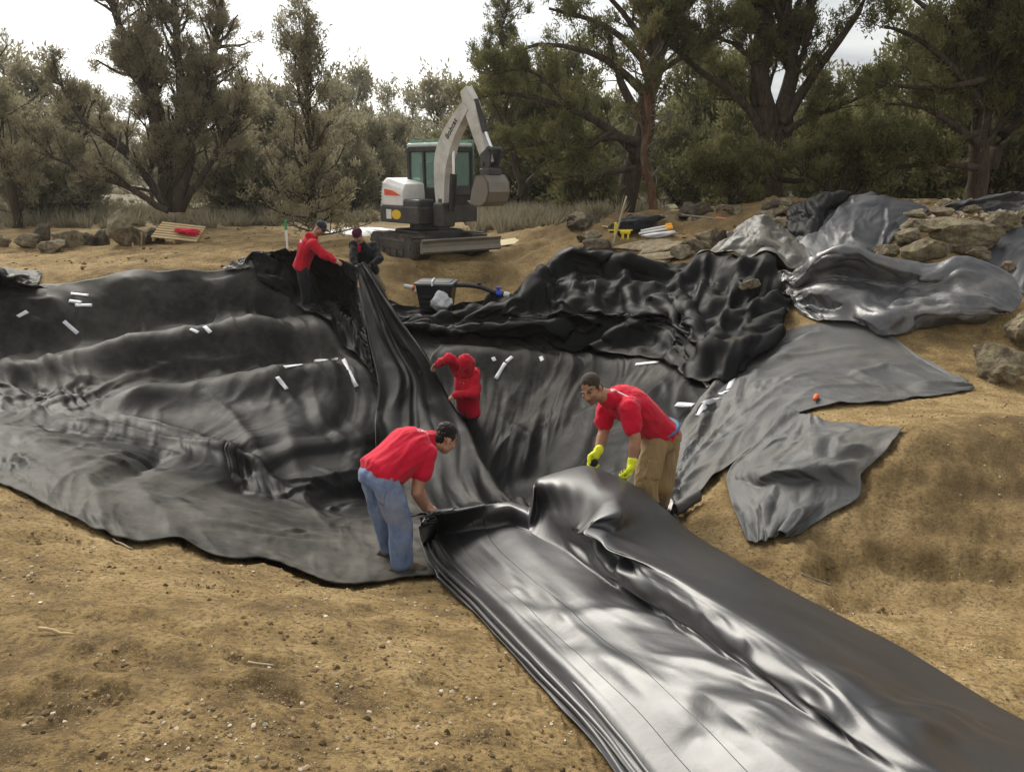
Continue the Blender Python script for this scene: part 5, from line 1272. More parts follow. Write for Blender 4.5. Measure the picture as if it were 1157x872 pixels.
hd = top_garment('hooded_sweatshirt', root, M_redhood, pel, chest, neck, (rt, rt), [(rs_, re_, rw_), (ls_, le_, lw_)], grow=.035, full=True, seed=31, r=(.088,.075,.062), hem=.04, amp=.010)
mb = MB(); ellipsoid(mb, P(0,-.02,.02), r*.103, f*.112, u*.125); ellipsoid(mb, P(0,.02,-.02), r*.088, f*.085, u*.12); capsule(mb, P(0,-.05,-.06), neck, .095, .11)
fuse('hood', mb, M_redhood, root, .009, 4, cowrinkle(.006, .08, 32))
for q in (-.03, .03):
    mb = MB(); c = chest*.35+neck*.65 + f*.13; mb.tube([c+r*q+u*.02, c+r*q*1.2+f*.012-u*.06, c+r*q*1.1+f*.01-u*.15], .005, 5); mb.build('drawstring', M_print, root, True)
bottom_garment('trousers', root, M_navy, pel, (0,0,1), rt, legs, w=.16, dp=.125, r=(.095,.075,.066), seed=33)
finish(root)
# ---- man in red hoodie and cap on the far rim
rt = np.array([.1, -.98, 0]); D_ = at
ft = hit(347, 355); yb = ft[1]
pel, chest, neck, head = D_(341,299,yb-.02), D_(348,278,yb-.05), D_(354,268,yb-.08), D_(362,258,yb-.1)
rs_, re_, rw_ = D_(354,276,yb-.26), D_(366,289,yb-.3), D_(378,295,yb-.2)
ls_, le_, lw_ = D_(351,273,yb+.13), D_(364,285,yb+.16), D_(377,292,yb+.12)
an1 = ft+np.array([0,-.08,.1]); an2 = hit(352,353)+np.array([.06,.1,.1])
legs = [(D_(341,303,yb-.1), D_(345,328,yb-.12), an1), (D_(341,302,yb+.1), D_(348,327,yb+.1), an2)]
root = person('man in red hooded sweatshirt and dark cap leaning in at the far rim', ft)
o, P, f, u, r = body(root, pel, chest, neck, head, (.75,-.35,-.55), (.35,0,.85), (rt, rt), [(rs_, re_, rw_), (ls_, le_, lw_)],
  [(((.9,0,-.35), (0,.5,-.7), (0,0,1)), dict(curl=(.4,.6,.5))), (((.9,0,-.35), (0,-.5,-.7), (0,0,1)), dict(curl=(.4,.6,.5)))], legs, voxel=.0085, beard=.5)
hd = top_garment('hooded_sweatshirt', root, M_redhood, pel, chest, neck, (rt, rt), [(rs_, re_, rw_), (ls_, le_, lw_)], grow=.032, full=True, seed=41, r=(.085,.072,.058), voxel=.011, hem=.05, amp=.009)
patch('back_print', hd, root, chest+np.array([-.14,-.12,.14]), (.75,-.1,-.62), (.5,0,.8), .24, .05, M_print, rows=((0,.8),), bits=6, seed=6, lift=.01)
mb = MB(); ellipsoid(mb, neck*.8+chest*.2-f*.06+u*.02, r*.11, f*.075, u*.07); fuse('hood', mb, M_redhood, root, .011, 4, cowrinkle(.006, .07, 42))
mb = MB(); ellipsoid(mb, P(0,-.012,.058), r*.088, f*.104, u*.078)
cp = fuse('cap', mb, M_navycap, root, .008, 3)
mb = MB(); ellipsoid(mb, P(0,.115,.045), r*.07, f*.07, u*.010); fuse('brim', mb, M_navycap, cp, .006, 1)
mb = MB(); [ellipsoid(mb, P(q*.032,.093,.004), r*.027, f*.008, u*.018) for q in (-1, 1)]; capsule(mb, P(-.07,.07,.006), P(.07,.07,.006), .006, .006); fuse('sunglasses', mb, paint('dark_glass', (.01,.01,.012), .12), root, .005, 1)
bottom_garment('trousers', root, M_dkpants, pel, (.25,0,.9), rt, legs, w=.165, dp=.125, r=(.1,.08,.07), seed=43, voxel=.011)
for an in (an1, an2):
    mb, sb = MB(), MB(); shoe(mb, an, (1,-.1,0), 1.0, sb); s_ = fuse('boot', mb, M_shoe, root, .01, 3); sb.build('sole', M_sole, s_, True)
finish(root)
# ---- man in black jacket and maroon beanie behind the rim
rt = np.array([-.9, .4, 0]); E_ = at
pel, chest, neck, head = E_(417,306,15.0), E_(412,286,14.82), E_(407.5,275,14.66), E_(404,266,14.52)
rs_, re_, rw_ = E_(400,277,14.72), E_(399,292,14.45), E_(402,299,14.3)
ls_, le_, lw_ = E_(421,278,14.85), E_(429,293,14.62), E_(419,299.5,14.38)
gz_ = float(base_z(np.array([pel[0]+.08]), np.array([15.1]))[0])
an1 = np.array([pel[0]-.06, 15.05, gz_+.1]); an2 = np.array([pel[0]+.2, 15.15, gz_+.1])
legs = [(pel+rt*.09, (pel+rt*.09+an1)/2+np.array([-.03,-.06,0]), an1), (pel-rt*.09, (pel-rt*.09+an2)/2+np.array([0,-.06,0]), an2)]
root = person('man in black jacket and maroon beanie pulling the liner up behind the far rim', (pel[0], 15.1, gz_))
o, P, f, u, r = body(root, pel, chest, neck, head, (-.3,-.72,-.62), (-.1,-.4,.85), (rt, rt), [(rs_, re_, rw_), (ls_, le_, lw_)],
  [(((.15,-.3,-.85), (.8,.2,0), (0,-.9,.2)), dict(curl=(.7,.9,.7))), (((-.85,-.2,-.35), (0,.2,-.9), (-.2,-.7,.3)), dict(curl=(.7,.9,.7)))], legs, voxel=.0085, skin=(.5,.28,.2), beard=.25)
top_garment('jacket', root, M_blackjk, pel, chest, neck, (rt, rt), [(rs_, re_, rw_), (ls_, le_, lw_)], grow=.035, full=True, seed=51, r=(.088,.075,.06), voxel=.011, hem=.03, amp=.008)
mb = MB(); capsule(mb, neck-u*.01+f*.07, chest*.35+neck*.65+f*.125, .032, .02); fuse('shirt_front', mb, M_red, root, .009, 2)
mb = MB(); ellipsoid(mb, P(0,-.014,.052), r*.088, f*.102, u*.088); ellipsoid(mb, P(0,-.01,.03), r*.09, f*.103, u*.035); fuse('beanie', mb, M_maroon, root, .008, 2, cowrinkle(.002, .03, 52))
bottom_garment('trousers', root, M_khaki, pel, (-.1,-.2,.9), rt, legs, w=.165, dp=.125, r=(.1,.082,.072), seed=53, voxel=.011)
for an in (an1, an2):
    mb, sb = MB(), MB(); shoe(mb, an, (-.4,-.9,0), 1.0, sb); s_ = fuse('boot', mb, M_shoe, root, .01, 3); sb.build('sole', M_sole, s_, True)
finish(root)
# ------------------------------------------------------------------ rocks
def rock_mat(name, a, b, c, lich=(.30,.29,.14), la=.5):
    m = N(name); v = m.coord(); f = m.noise(3.5, 8, .68, v); g_ = m.noise(16, 6, .7, v)
    col = m.ramp(m.math('ADD', m.math('MULTIPLY', f, .6), m.math('MULTIPLY', g_, .4)), [(.34, a), (.5, b), (.68, c)])
    col = m.mix(m.ramp(m.noise(5, 6, .7, v, .5), [(.52, 0), (.62, la)]), col, lich)
    m.set(col=col, rough=.92, spec=.15, nor=m.bump(m.math('ADD', f, m.math('MULTIPLY', g_, .6)), .09)); return m.m
M_rock = rock_mat('lichened_basalt', (.06,.05,.037), (.22,.18,.12), (.42,.36,.26))
M_rockd = rock_mat('dark_basalt', (.03,.025,.02), (.09,.072,.052), (.2,.165,.12), la=.25)
M_slab = rock_mat('flagstone', (.11,.085,.055), (.27,.215,.14), (.4,.33,.23), la=.2)
def rock_mesh(size, seed, sub=5, cuts=16, rough=.13):
    g = np.random.default_rng(seed); bm = bmesh.new(); bmesh.ops.create_icosphere(bm, subdivisions=sub, radius=1)
    p = np.array([v.co[:] for v in bm.verts]); F = np.array([[v.index for v in f.verts] for f in bm.faces]); bm.free()
    for k in range(cuts):
        n = unit_(g.standard_normal(3)*np.array([1,1,.9])); d = g.uniform(.42, .8); e = np.maximum(0, p@n-d); p = p - np.outer(e, n)*.93
    o = g.uniform(0, 50, 3)
    p *= (1 + rough*fbm(p[:, 0]*2+o[0], p[:, 1]*2+o[1], p[:, 2]*2+o[2], 6, seed, .6) + .05*np.abs(fbm(p[:, 0]*5+o[0], p[:, 1]*5, p[:, 2]*5, 3, seed+3)))[:, None]
    p *= np.array(size)/(p.max(0)-p.min(0)); return p, F
ROCKN = [0]
def rock(px, py, Y, w, h, label, mat=None, group=None, seed=None, depth=None, tilt=0, name='boulder', sub=5, world=None, sink=.12):
    """px,py: centre of its base in the photo; w,h in metres"""
    ROCKN[0] += 1; seed = seed or 400+ROCKN[0]; g = random.Random(seed)
    b = V3(world) if world is not None else at(px, py, Y)
    p, F = rock_mesh((w, depth or w*g.uniform(.75, 1.0), h), seed, sub)
    p[:, 2] += h*(.5-sink)
    o = mesh_obj(name, p, F, mat or M_rock, smoothed=False); o.location = b; o.rotation_euler = (0, R(tilt), g.uniform(-.5, .5))
    o.data.polygons.foreach_set('use_smooth', np.ones(len(F), bool))
    return tag(o, label, 'rock', group)
HW = lambda x, y: H(x, y)
def grock(px, py, w, h, label, **k):
    q = hit(px, py); k.setdefault('world', q); return rock(px, py, q[1], w, h, label, **k)
gl = 'boulders lined up under the big left juniper'
for px, py, w, h, lb, mt in [(2,270,.45,.35,'low pale boulder cut off by the left edge of the boulder row', M_rock),(34,270,.55,.38,'flat topped pale boulder near the left end of the row', M_rock),(50,262,.55,.62,'dark squarish boulder behind the flat topped pale one', M_rockd),(60,275,.62,.34,'low wide boulder in front of the dark squarish one', M_rock),
   (78,269,.75,.55,'blocky brown boulder in the middle of the row', M_rock),(99,266,.45,.42,'small brown boulder right of the blocky one', M_rockd),(114,264,.42,.42,'small dark boulder left of the tall upright one', M_rockd),(136,270,.75,1.05,'tallest boulder in the row, upright, pale and lichened', M_rock),(158,265,.42,.55,'narrow boulder just right of the tallest one', M_rock),(176,263,.55,.5,'dark boulder tucked behind the wooden pallet', M_rockd)]:
    q = base_at(px, 20.2 + (262-py)*.12); rock(px, py, 0, w, h, lb, mt, gl, world=q+np.array([0,0,.03]))
gp = 'rocks of the pile at the right'
PILE_R = [(1086,286,12.9,1.12,.62,'biggest rock of the pile, a brown block in its middle', 0),(1040,262,13.1,.75,.2,'flat slab lying on top of the pile at its left',5),(1028,280,12.7,.5,.32,'squat rock under the flat slab',0),(1044,297,12.3,.8,.4,'lichened rock at the foot of the pile beside the shiny flap',0),
  (1002,290,12.6,.42,.22,'small low rock at the left end of the pile',0),(1131,262,13.2,.65,.36,'grey rock right of the biggest one',0),(1160,252,13.4,.5,.32,'rock at the right end of the crest, cut by the frame',0),(1106,293,12.4,.36,.2,'small rock wedged below the biggest one',0),(1036,247,13.6,.42,.16,'thin stone behind the flat slab',0),(1068,246,13.8,.4,.2,'stone on the crest above the biggest rock',0),(1096,242,14.0,.35,.16,'small stone on the crest right of centre',0),(1075,305,12.0,.32,.16,'stone in front of the pile by the flap fold',0)]
for px, py, Y, w, h, lb, t in PILE_R:
    q = at(px, py, Y); rock(px, py, Y, w, h, lb, M_rock, gp, tilt=t, depth=w*.8, sink=.04)
    zt = float(H(q[0], q[1]))
grock(1127, 428, .62, .52, 'angular pale boulder resting on dirt at the far right', sink=.1, depth=.55)
q = hit(1165, 398); rock(1165, 398, 0, .8, .68, 'large brown boulder behind the angular one, cut by the right edge', world=q+np.array([0,.15,0]))
q = hit(1139, 310); rock(0, 0, 0, .22, .18, 'small pale rock on the blue grey liner at far right', world=q+np.array([0,0,.06]))
q = at(849, 326, 12.7); 
from mathutils.bvhtree import BVHTree
def drop(obj, px, py):
    me = obj.data; bv = BVHTree.FromPolygons([v.co for v in me.vertices], [tuple(p.vertices) for p in me.polygons])
    h = bv.ray_cast(Vector((0,0,CAMZ)), Vector(ray(px, py)).normalized()); return V3(h[0]) if h[0] is not None else hit(px, py)
rock(0, 0, 0, .3, .2, 'pale rock holding down the heap of folded black liner', world=drop(PILE, 848, 326), sink=.15)
# rubble bank in the middle distance
g = random.Random(9); gr_ = 'rocks of the rubble bank under the junipers'
def rub(px, py, w, h, lb, mt=M_rockd): q = hit(px, py); rock(0, 0, 0, w, h, lb, mt, gr_, world=q, sub=4, sink=.2)
LBL = 'small dark rock half buried in the rubble bank behind the folded liner'
for i in range(52):
    px = g.uniform(640, 905); f = (px-640)/265; py = g.uniform(240, 292 - 10*abs(f-.5)) 
    if 690 < px < 775 and 252 < py < 300: continue
    w = g.choice([.22,.28,.34,.45,.6]); rub(px, py, w, w*g.uniform(.5, .8), LBL, g.choice([M_rockd, M_rockd, M_rock]))
for px, py, w, lb in [(668,272,.42,'pale roundish rock on the slope left of the tools'),(785,285,.5,'round rock at the right foot of the flagstones'),(770,292,.4,'smaller round rock in front of the flagstones'),(800,276,.6,'biggest pale rock on the slope below the red handled pole')]: rub(px, py, w, w*.7, lb, M_rock)
# flagstones
for k, (px, py, w, d, t, lb) in enumerate([(712,303,1.5,.7,-6,'lowest flagstone of the leaning stack, reaching furthest left'),(735,296,1.3,.7,-9,'middle flagstone of the leaning stack'),(722,286,1.2,.6,-10,'top flagstone of the leaning stack, holding the rods'),(752,290,.9,.6,-12,'small flagstone at the right side of the stack')]):
    q = hit(px, py); p, F = rock_mesh((w, d, .13), 700+k, 4, 5, .05); o = mesh_obj('flagstone', p, F, M_slab); o.location = q + np.array([0,0,.08+.03*k]); o.rotation_euler = (R(8), R(t), R(12-9*k)); tag(o, lb, 'flagstone', 'leaning flagstones')
# rubble gravel on the pile's crest and stones on the ground
def gravel(name, pts, sizes, seed, mat, cols=None):
    g = np.random.default_rng(seed); bm = bmesh.new(); bmesh.ops.create_icosphere(bm, subdivisions=1, radius=.5)
    p = np.array([v.co[:] for v in bm.verts]); F = np.array([[v.index for v in f.verts] for f in bm.faces]); bm.free(); n = len(pts)
    q = p[None]*(1+.28*g.standard_normal((n, len(p), 1)))*np.array(sizes)[:, None, None]*g.uniform(.6, 1.15, (n, 1, 3)); q[..., 2] *= .75
    a = g.uniform(0, 6.28, n); c, s_ = np.cos(a)[:, None], np.sin(a)[:, None]; q = np.stack([q[..., 0]*c-q[..., 1]*s_, q[..., 0]*s_+q[..., 1]*c, q[..., 2]], -1) + np.array(pts)[:, None]
    o = mesh_obj(name, q.reshape(-1, 3), (F[None]+np.arange(n)[:, None, None]*len(p)).reshape(-1, 3), mat, smoothed=False); set_attr(o, 'r', np.repeat(g.random(n), len(p))); return tag(o, kind='stuff')
def pebble_mat(name, stops):
    m = N(name); m.set(col=m.mix(m.ramp(m.noise(40, 3), [(.3, .3), (.7, 0)]), m.ramp(m.attr('r'), stops), (.1,.07,.04)), rough=.95, spec=.12); return m.m
M_peb = pebble_mat('pebble_stone', [(0, (.22,.16,.09)), (.5, (.34,.26,.16)), (.75, (.46,.39,.28)), (1, (.68,.62,.52))])
M_clod = pebble_mat('soil_clod', [(0, (.10,.068,.036)), (.6, (.2,.14,.075)), (1, (.30,.215,.12))])
g = np.random.default_rng(31); pp, ss = [], []
for i in range(500):
    px, py = g.uniform(1020, 1165), g.uniform(228, 262); q = hit(px, py); pp.append(q+[0,0,.03]); ss.append(g.uniform(.04, .16))
gravel('rubble_gravel', pp, ss, 32, M_peb)
# ------------------------------------------------------------------ excavator
M_white = paint('digger_white', (.74,.73,.70), .4, var=.06, dirt=(.3,.24,.16), dirt_amt=.35, scale=3)
M_boom = paint('digger_arm', (.60,.58,.53), .5, var=.1, dirt=(.22,.17,.11), dirt_amt=.5, scale=4)
M_dark = paint('digger_charcoal', (.035,.036,.038), .5, dirt=(.18,.14,.09), dirt_amt=.3, scale=4)
M_black = paint('digger_black', (.012,.012,.013), .45, dirt=(.12,.1,.07), dirt_amt=.25)
M_steel = paint('worn_steel', (.20,.185,.155), .5, metal=.4, dirt=(.22,.16,.1), dirt_amt=.6, scale=5)
M_rubber = paint('muddy_track', (.045,.038,.03), .85, dirt=(.22,.165,.1), dirt_amt=.7, scale=5, bump=.01)
M_chrome = paint('chrome_rod', (.7,.7,.72), .15, metal=1)
M_orange = paint('orange_stripe', (.72,.10,.03), .5); M_yell = paint('yellow_decal', (.75,.48,.02), .5); M_decal = paint('white_decal', (.7,.7,.68), .5)
gm = N('cab_glass'); gm.set(col=(.45,.62,.55), rough=.05, trans=.75, spec=.6); gm.b.inputs['IOR'].default_value = 1.1; M_glass = gm.m
M_roof = paint('cab_roof', (.45,.52,.46), .5)
base = np.array([-1.86, 18.25, 0]); base[2] = float(base_z(np.array([base[0]]), np.array([base[1]]))[0]) + .0
TH = math.atan2(-.809, .588)
ex = tag(empty('mini_excavator', base, TH), 'compact white and charcoal excavator with its arm raised at the far side of the pit', 'excavator')
for s in (-1, 1):
    prof = []; r = .23; Lh = .80
    for k in range(13): a = math.pi/2+math.pi*k/12; prof.append((-Lh+r*math.cos(a), r+.02+r*math.sin(a)))
    for k in range(13): a = -math.pi/2+math.pi*k/12; prof.append((Lh+r*math.cos(a), r+.02+r*math.sin(a)))
    tr = MB(); tr.prism(prof, s*.74-.19, s*.74+.19)
    n = 46; per = []
    tot = 4*Lh+2*math.pi*r
    for k in range(n):
        d = tot*k/n
        if d < 2*Lh: x, z, a = -Lh+d, 2*r+.02, 0
        elif d < 2*Lh+math.pi*r: t = (d-2*Lh)/r; x, z, a = Lh+r*math.sin(t), r+.02+r*math.cos(t), t
        elif d < 4*Lh+math.pi*r: x, z, a = Lh-(d-2*Lh-math.pi*r), .02, math.pi
        else: t = (d-4*Lh-math.pi*r)/r; x, z, a = -Lh-r*math.sin(t), r+.02-r*math.cos(t), math.pi+t
        tr.box((x, s*.74, z), (.055, .40, .045), Euler((0, a, 0)).to_matrix())
    t_ = tr.build('track', M_rubber, ex)
    for x in (-Lh, Lh):
        w_ = MB(); w_.tube([(x, s*.74-.21, r+.02), (x, s*.74+.21, r+.02)], .19, 18); w_.tube([(x, s*.74-.225, r+.02), (x, s*.74+.225, r+.02)], .08, 12); w_.build('drive_wheel', M_dark, t_, False)
    w_ = MB(); w_.box((0, s*.74, .28), (1.2, .415, .26), bev=.05)
    for x in (-.45, -.15, .15, .45): w_.tube([(x, s*.74-.215, .12), (x, s*.74+.215, .12)], .075, 12)
    w_.build('track_frame', M_dark, t_)
m = MB(); m.box((0,0,.42), (1.1, 1.15, .3), bev=.05); m.tube([(0,0,.5),(0,0,.72)], .42, 20); m.build('undercarriage', M_dark, ex)
m = MB(); prof = [(1.30,.19),(1.38,.16),(1.43,.20),(1.39,.29),(1.39,.37),(1.44,.44),(1.39,.46),(1.33,.37),(1.33,.29)]; m.prism(prof, -.98, .98); bl = m.build('blade', M_steel, ex)
m = MB()
for s in (-1, 1): m.box((.98, s*.42, .26), (.75, .1, .14), bev=.02)
m.build('blade_arm', M_dark, bl)
UP = R(-7)      # the house is slewed a little toward the camera
def rz(p, a=-UP): c, s = math.cos(a), math.sin(a); return (p[0]*c-p[1]*s, p[0]*s+p[1]*c, p[2])
def upper(mb): mb.v = [rz(v) for v in mb.v]; return mb
def bodyprof(z0, z1, xr, xf, yw, rc, taper=0):
    """rounded-rear plan outline extruded z0..z1"""
    P = []
    for k in range(9): a = math.pi/2+math.pi/2*k/8; P.append((xr+rc+rc*math.cos(a), yw-rc+rc*math.sin(a)))
    for k in range(9): a = math.pi+math.pi/2*k/8; P.append((xr+rc+rc*math.cos(a), -yw+rc+rc*math.sin(a)))
    P += [(xf, -yw), (xf, yw)]; return P
m = MB(); m.prism(bodyprof(0,0,-.98,.72,.82,.45), .72, 1.08, axis='z'); upper(m).build('counterweight', M_dark, ex, bevel=.03)
m = MB(); P0 = bodyprof(0,0,-.97,.15,.80,.45); n = len(P0); V = []
for z, k, sx in ((1.083, 1.0, 0), (1.35, .995, 0), (1.55, .96, .02), (1.66, .86, .08)):
    V += [((x*k+sx*0), y*k, z - (max(0, x+.2)*.35 if z > 1.5 else 0)) for x, y in P0]
F = [tuple(range(n))[::-1], tuple(3*n+i for i in range(n))] + [(j*n+i, j*n+(i+1)%n, (j+1)*n+(i+1)%n, (j+1)*n+i) for j in range(3) for i in range(n)]
m.add(V, F); hood = upper(m).build('engine_hood', M_white, ex, bevel=.02)
def decal(name, pts, mat, par, y=-.812): m = MB(); m.prism(pts, y, y+.02); return upper(m).build(name, mat, par)
decal('stripe', [(-.50,1.30),(-.50,1.43),(-.2,1.40),(.1,1.30)], M_orange, hood)
decal('warning_decal', [(-.42,.80),(-.42,1.0),(-.24,1.0),(-.24,.80)], M_decal, hood, -.832)
decal('yellow_decal', [(-.05+.17*math.cos(t), .9+.10*math.sin(t)) for t in np.linspace(0, 6.28, 20, endpoint=False)], M_yell, hood, -.832)
m = MB()
for k in range(6): a = R(188+k*0); m.box((-.80-.0*k, -.66, 1.2+.07*k), (.34, .05, .035), Euler((0,0,R(-45))).to_matrix())
upper(m).build('vent', M_black, hood)
m = MB(); m.box((.42,-.56,.98), (.58,.46,.5), bev=.05); upper(m).build('side_tank', M_dark, ex)
# cab
cab_o = MB(); cx0, cx1, cy0, cy1, z0, z1 = -.42, .66, -.16, .70, 1.085, 2.30
for x, y in ((cx0,cy0),(cx1,cy0),(cx0,cy1),(cx1,cy1)): cab_o.box((x, y, (z0+z1)/2), (.10,.10,z1-z0), bev=.02)
for y in (cy0, cy1):
    cab_o.box(((cx0+cx1)/2, y, z0+.17), (cx1-cx0, .07, .42), bev=.02); cab_o.box(((cx0+cx1)/2, y, z1-.04), (cx1-cx0, .09, .12), bev=.02); cab_o.box((.12, y, (z0+z1)/2), (.07,.08,z1-z0), bev=.01)
for x in (cx0, cx1): cab_o.box((x, (cy0+cy1)/2, z0+.12), (.07, cy1-cy0, .3), bev=.02); cab_o.box((x, (cy0+cy1)/2, z1-.04), (.09, cy1-cy0, .12), bev=.02)
cab_o.box((.14,.27,z0-.02), (1.0,.84,.1)); cab_o.box((-.12,.27,1.5), (.42,.46,.14), bev=.05); cab_o.box((-.32,.27,1.75), (.13,.44,.5), bev=.05)
cab = upper(cab_o).build('cab', M_black, ex)
m = MB(); m.box(((cx0+cx1)/2, .27, z1+.045), (cx1-cx0+.1, cy1-cy0+.1, .09), bev=.04); upper(m).build('roof', M_roof, cab)
for nm, c, s_ in (('window', (cx0+.27, cy0, 1.96), (.44,.012,1.0)), ('window', (.49, cy0, 1.96), (.64,.012,1.0)), ('window', (cx1, .29, 1.9), (.012,.88,1.05)), ('window', (cx0, .29, 1.96), (.012,.88,.95)), ('window', (.22, cy1, 1.96), (1.1,.012,1.0))):
    m = MB(); m.box(c, s_); upper(m).build(nm, M_glass, cab)
m = MB(); m.box((.72,.27,1.4), (.03,.7,.2), bev=.01); upper(m).build('front_panel', M_orange if False else M_dark, cab)
# boom, stick, bucket: in the plane y = yb
yb_ = -.36
def plate(mb, pts, half, w=.17):
    """tapered box beam along pts (x,z) with half depths"""
    n = len(pts); up_, dn = [], []
    for i in range(n):
        a = np.array(pts[max(0,i-1)]); b = np.array(pts[min(n-1,i+1)]); t = (b-a)/np.linalg.norm(b-a); nn = np.array([-t[1], t[0]])
        up_.append(tuple(np.array(pts[i])+nn*half[i])); dn.append(tuple(np.array(pts[i])-nn*half[i]))
    for i in range(n-1):
        mb.prism([dn[i], dn[i+1], up_[i+1], up_[i]], yb_-w/2, yb_+w/2)
def bez(pts, n): q = cr(np.array([(p[0], p[1], 0) for p in pts]), n); return [(a[0], a[1]) for a in q]
m = MB(); bp = bez([(1.02,1.0),(1.0,1.5),(1.06,2.02),(1.27,2.43),(1.58,2.78),(1.88,3.05)], 14); plate(m, bp, np.interp(np.linspace(0,1,14), [0,.5,1], [.12,.22,.11]), .2)
boom = upper(m).build('boom', M_boom, ex)
m = MB(); m.box((1.02, yb_, .92), (.34,.34,.5), bev=.04); m.tube([(1.02,yb_,.62),(1.02,yb_,1.25)], .12, 14); upper(m).build('swing_bracket', M_dark, boom)
m = MB(); m.tube([(1.28,yb_,1.0),(1.36,yb_,1.75)], .075, 12); upper(m).build('boom_cylinder', M_black, boom); m = MB(); m.tube([(1.36,yb_,1.75),(1.36,yb_,2.2)], .035, 10); upper(m).build('boom_rod', M_chrome, boom)
m = MB(); m.tube([(1.10,yb_,2.35),(1.62,yb_,3.02)], .06, 10); upper(m).build('stick_cylinder', M_black, boom); m = MB(); m.tube([(1.62,yb_,3.02),(1.86,yb_,3.30)], .03, 10); upper(m).build('stick_rod', M_chrome, boom)
m = MB(); sp = bez([(1.80,3.36),(1.96,3.04),(2.20,2.5),(2.44,1.96)], 9); plate(m, sp, np.interp(np.linspace(0,1,9), [0,.25,1], [.10,.17,.08]), .16); stick = upper(m).build('stick', M_boom, ex)
m = MB(); m.tube([(2.08,yb_,3.14),(2.36,yb_,2.55)], .06, 12); upper(m).build('bucket_cylinder', M_black, stick); m = MB(); m.tube([(2.36,yb_,2.55),(2.56,yb_,2.2)], .032, 10); upper(m).build('bucket_rod', M_chrome, stick)
m = MB()
for s in (-.13,.13): m.prism([(2.36,2.12),(2.62,2.28),(2.68,2.2),(2.60,1.80),(2.42,1.78)], yb_+s-.02, yb_+s+.02)
m.tube([(2.62,yb_-.18,2.22),(2.62,yb_+.18,2.22)], .045, 10); m.tube([(2.44,yb_-.18,1.95),(2.44,yb_+.18,1.95)], .05, 10); m.box((2.50,yb_,1.80), (.28,.34,.12), bev=.02); upper(m).build('coupler', M_dark, stick)
bo = [(2.36,1.74),(2.66,1.74),(2.82,1.58),(2.86,1.36),(2.76,1.14),(2.55,1.03),(2.30,1.02),(2.08,1.1)]
m = MB(); wv = .36; t0_ = .03
ins = [(2.38,1.70),(2.64,1.70),(2.78,1.56),(2.82,1.36),(2.73,1.17),(2.54,1.065),(2.30,1.055),(2.08,1.11)]
V = []; n = len(bo)
for y in (yb_-wv, yb_+wv): V += [(x, y, z) for x, z in bo] + [(x, y, z) for x, z in ins]
F = []
for i in range(n-1): F += [(i, i+1, 2*n+i+1, 2*n+i), (n+i, 3*n+i, 3*n+i+1, n+i+1), (i, n+i, n+i+1, i+1), (2*n+i, 2*n+i+1, 3*n+i+1, 3*n+i)]
F += [(0, 2*n, 3*n, n), (n-1, 2*n-1, 4*n-1, 3*n-1)]; m.add(V, F)
for y in (yb_-wv, yb_+wv-.03): m.prism([(2.36,1.74),(2.66,1.74),(2.82,1.58),(2.86,1.36),(2.76,1.14),(2.55,1.03),(2.30,1.02),(2.08,1.1),(2.16,1.4)], y, y+.03)
m.v = [(2.5+(v[0]-2.5)*.72, yb_+(v[1]-yb_)*.78, 1.76+(v[2]-1.76)*.84) for v in m.v]
bk = upper(m).build('bucket', M_steel, ex)
for k in range(4): m = MB(); y = yb_-.3+.2*k; m.prism([(2.212,1.164),(2.212,1.22),(2.09,1.245)], yb_+(y-yb_)*.78-.03, yb_+(y-yb_)*.78+.03); upper(m).build('tooth', M_steel, bk)
# name on the arm
cu = bpy.data.curves.new('lettering', 'FONT'); cu.body = 'Bobcat'; cu.size = .17; cu.extrude = .004; cu.align_x = 'CENTER'; cu.align_y = 'CENTER'
_t = bpy.data.objects.new('tmp', cu); COL.objects.link(_t); bpy.context.view_layer.update(); me_ = bpy.data.meshes.new_from_object(_t.evaluated_get(bpy.context.evaluated_depsgraph_get())); bpy.data.objects.remove(_t)
lo = bpy.data.objects.new('lettering', me_); COL.objects.link(lo); me_.materials.clear(); me_.materials.append(M_black)
ang = math.atan2(2.78-2.43, 1.58-1.27); pc = rz((1.44, yb_-.108, 2.63)); lo.parent = boom; lo.location = pc
Mx = Matrix((Vector(rz((math.cos(ang),0,math.sin(ang)))), Vector(rz((-math.sin(ang),0,math.cos(ang)))), Vector(rz((0,-1,0))))).transposed(); lo.rotation_euler = Mx.to_euler()
# ------------------------------------------------------------------ skimmer box, hose, bag
q = at(494, 352, 15.0); q[2] = float(H(q[0], q[1]))+.0
M_tub = paint('black_plastic', (.012,.012,.014), .4, bump=.002); M_tubrim = paint('grey_plastic', (.12,.125,.13), .5)
bx = tag(empty('skimmer_box', q, R(-6)), 'square black plastic pond box with a grey lid, set in the dug out soil', 'plastic box')
m = MB(); V = []
for z, a, b in ((0,.27,.22),(.52,.34,.28)): V += [(-a,-b,z),(a,-b,z),(a,b,z),(-a,b,z)]
m.add(V, [(3,2,1,0),(4,5,6,7),(0,1,5,4),(1,2,6,5),(2,3,7,6),(3,0,4,7)])
for k in range(3): m.box((0,-.255-.012*k,.12+.1*k), (.5+.03*k,.02,.02))
m.build('tub', M_tub, bx, bevel=.015)
m = MB(); m.box((0,0,.545), (.74,.62,.05), bev=.02); m.box((0,0,.575), (.60,.48,.02), bev=.008); m.build('lid', M_tubrim, bx)
m = MB(); m.tube([(-.02,-.32,.52),(-.03,-.30,.59),(-.05,-.05,.605),(-.07,.15,.60)], .018, 6); m.build('strap', M_decal, bx)
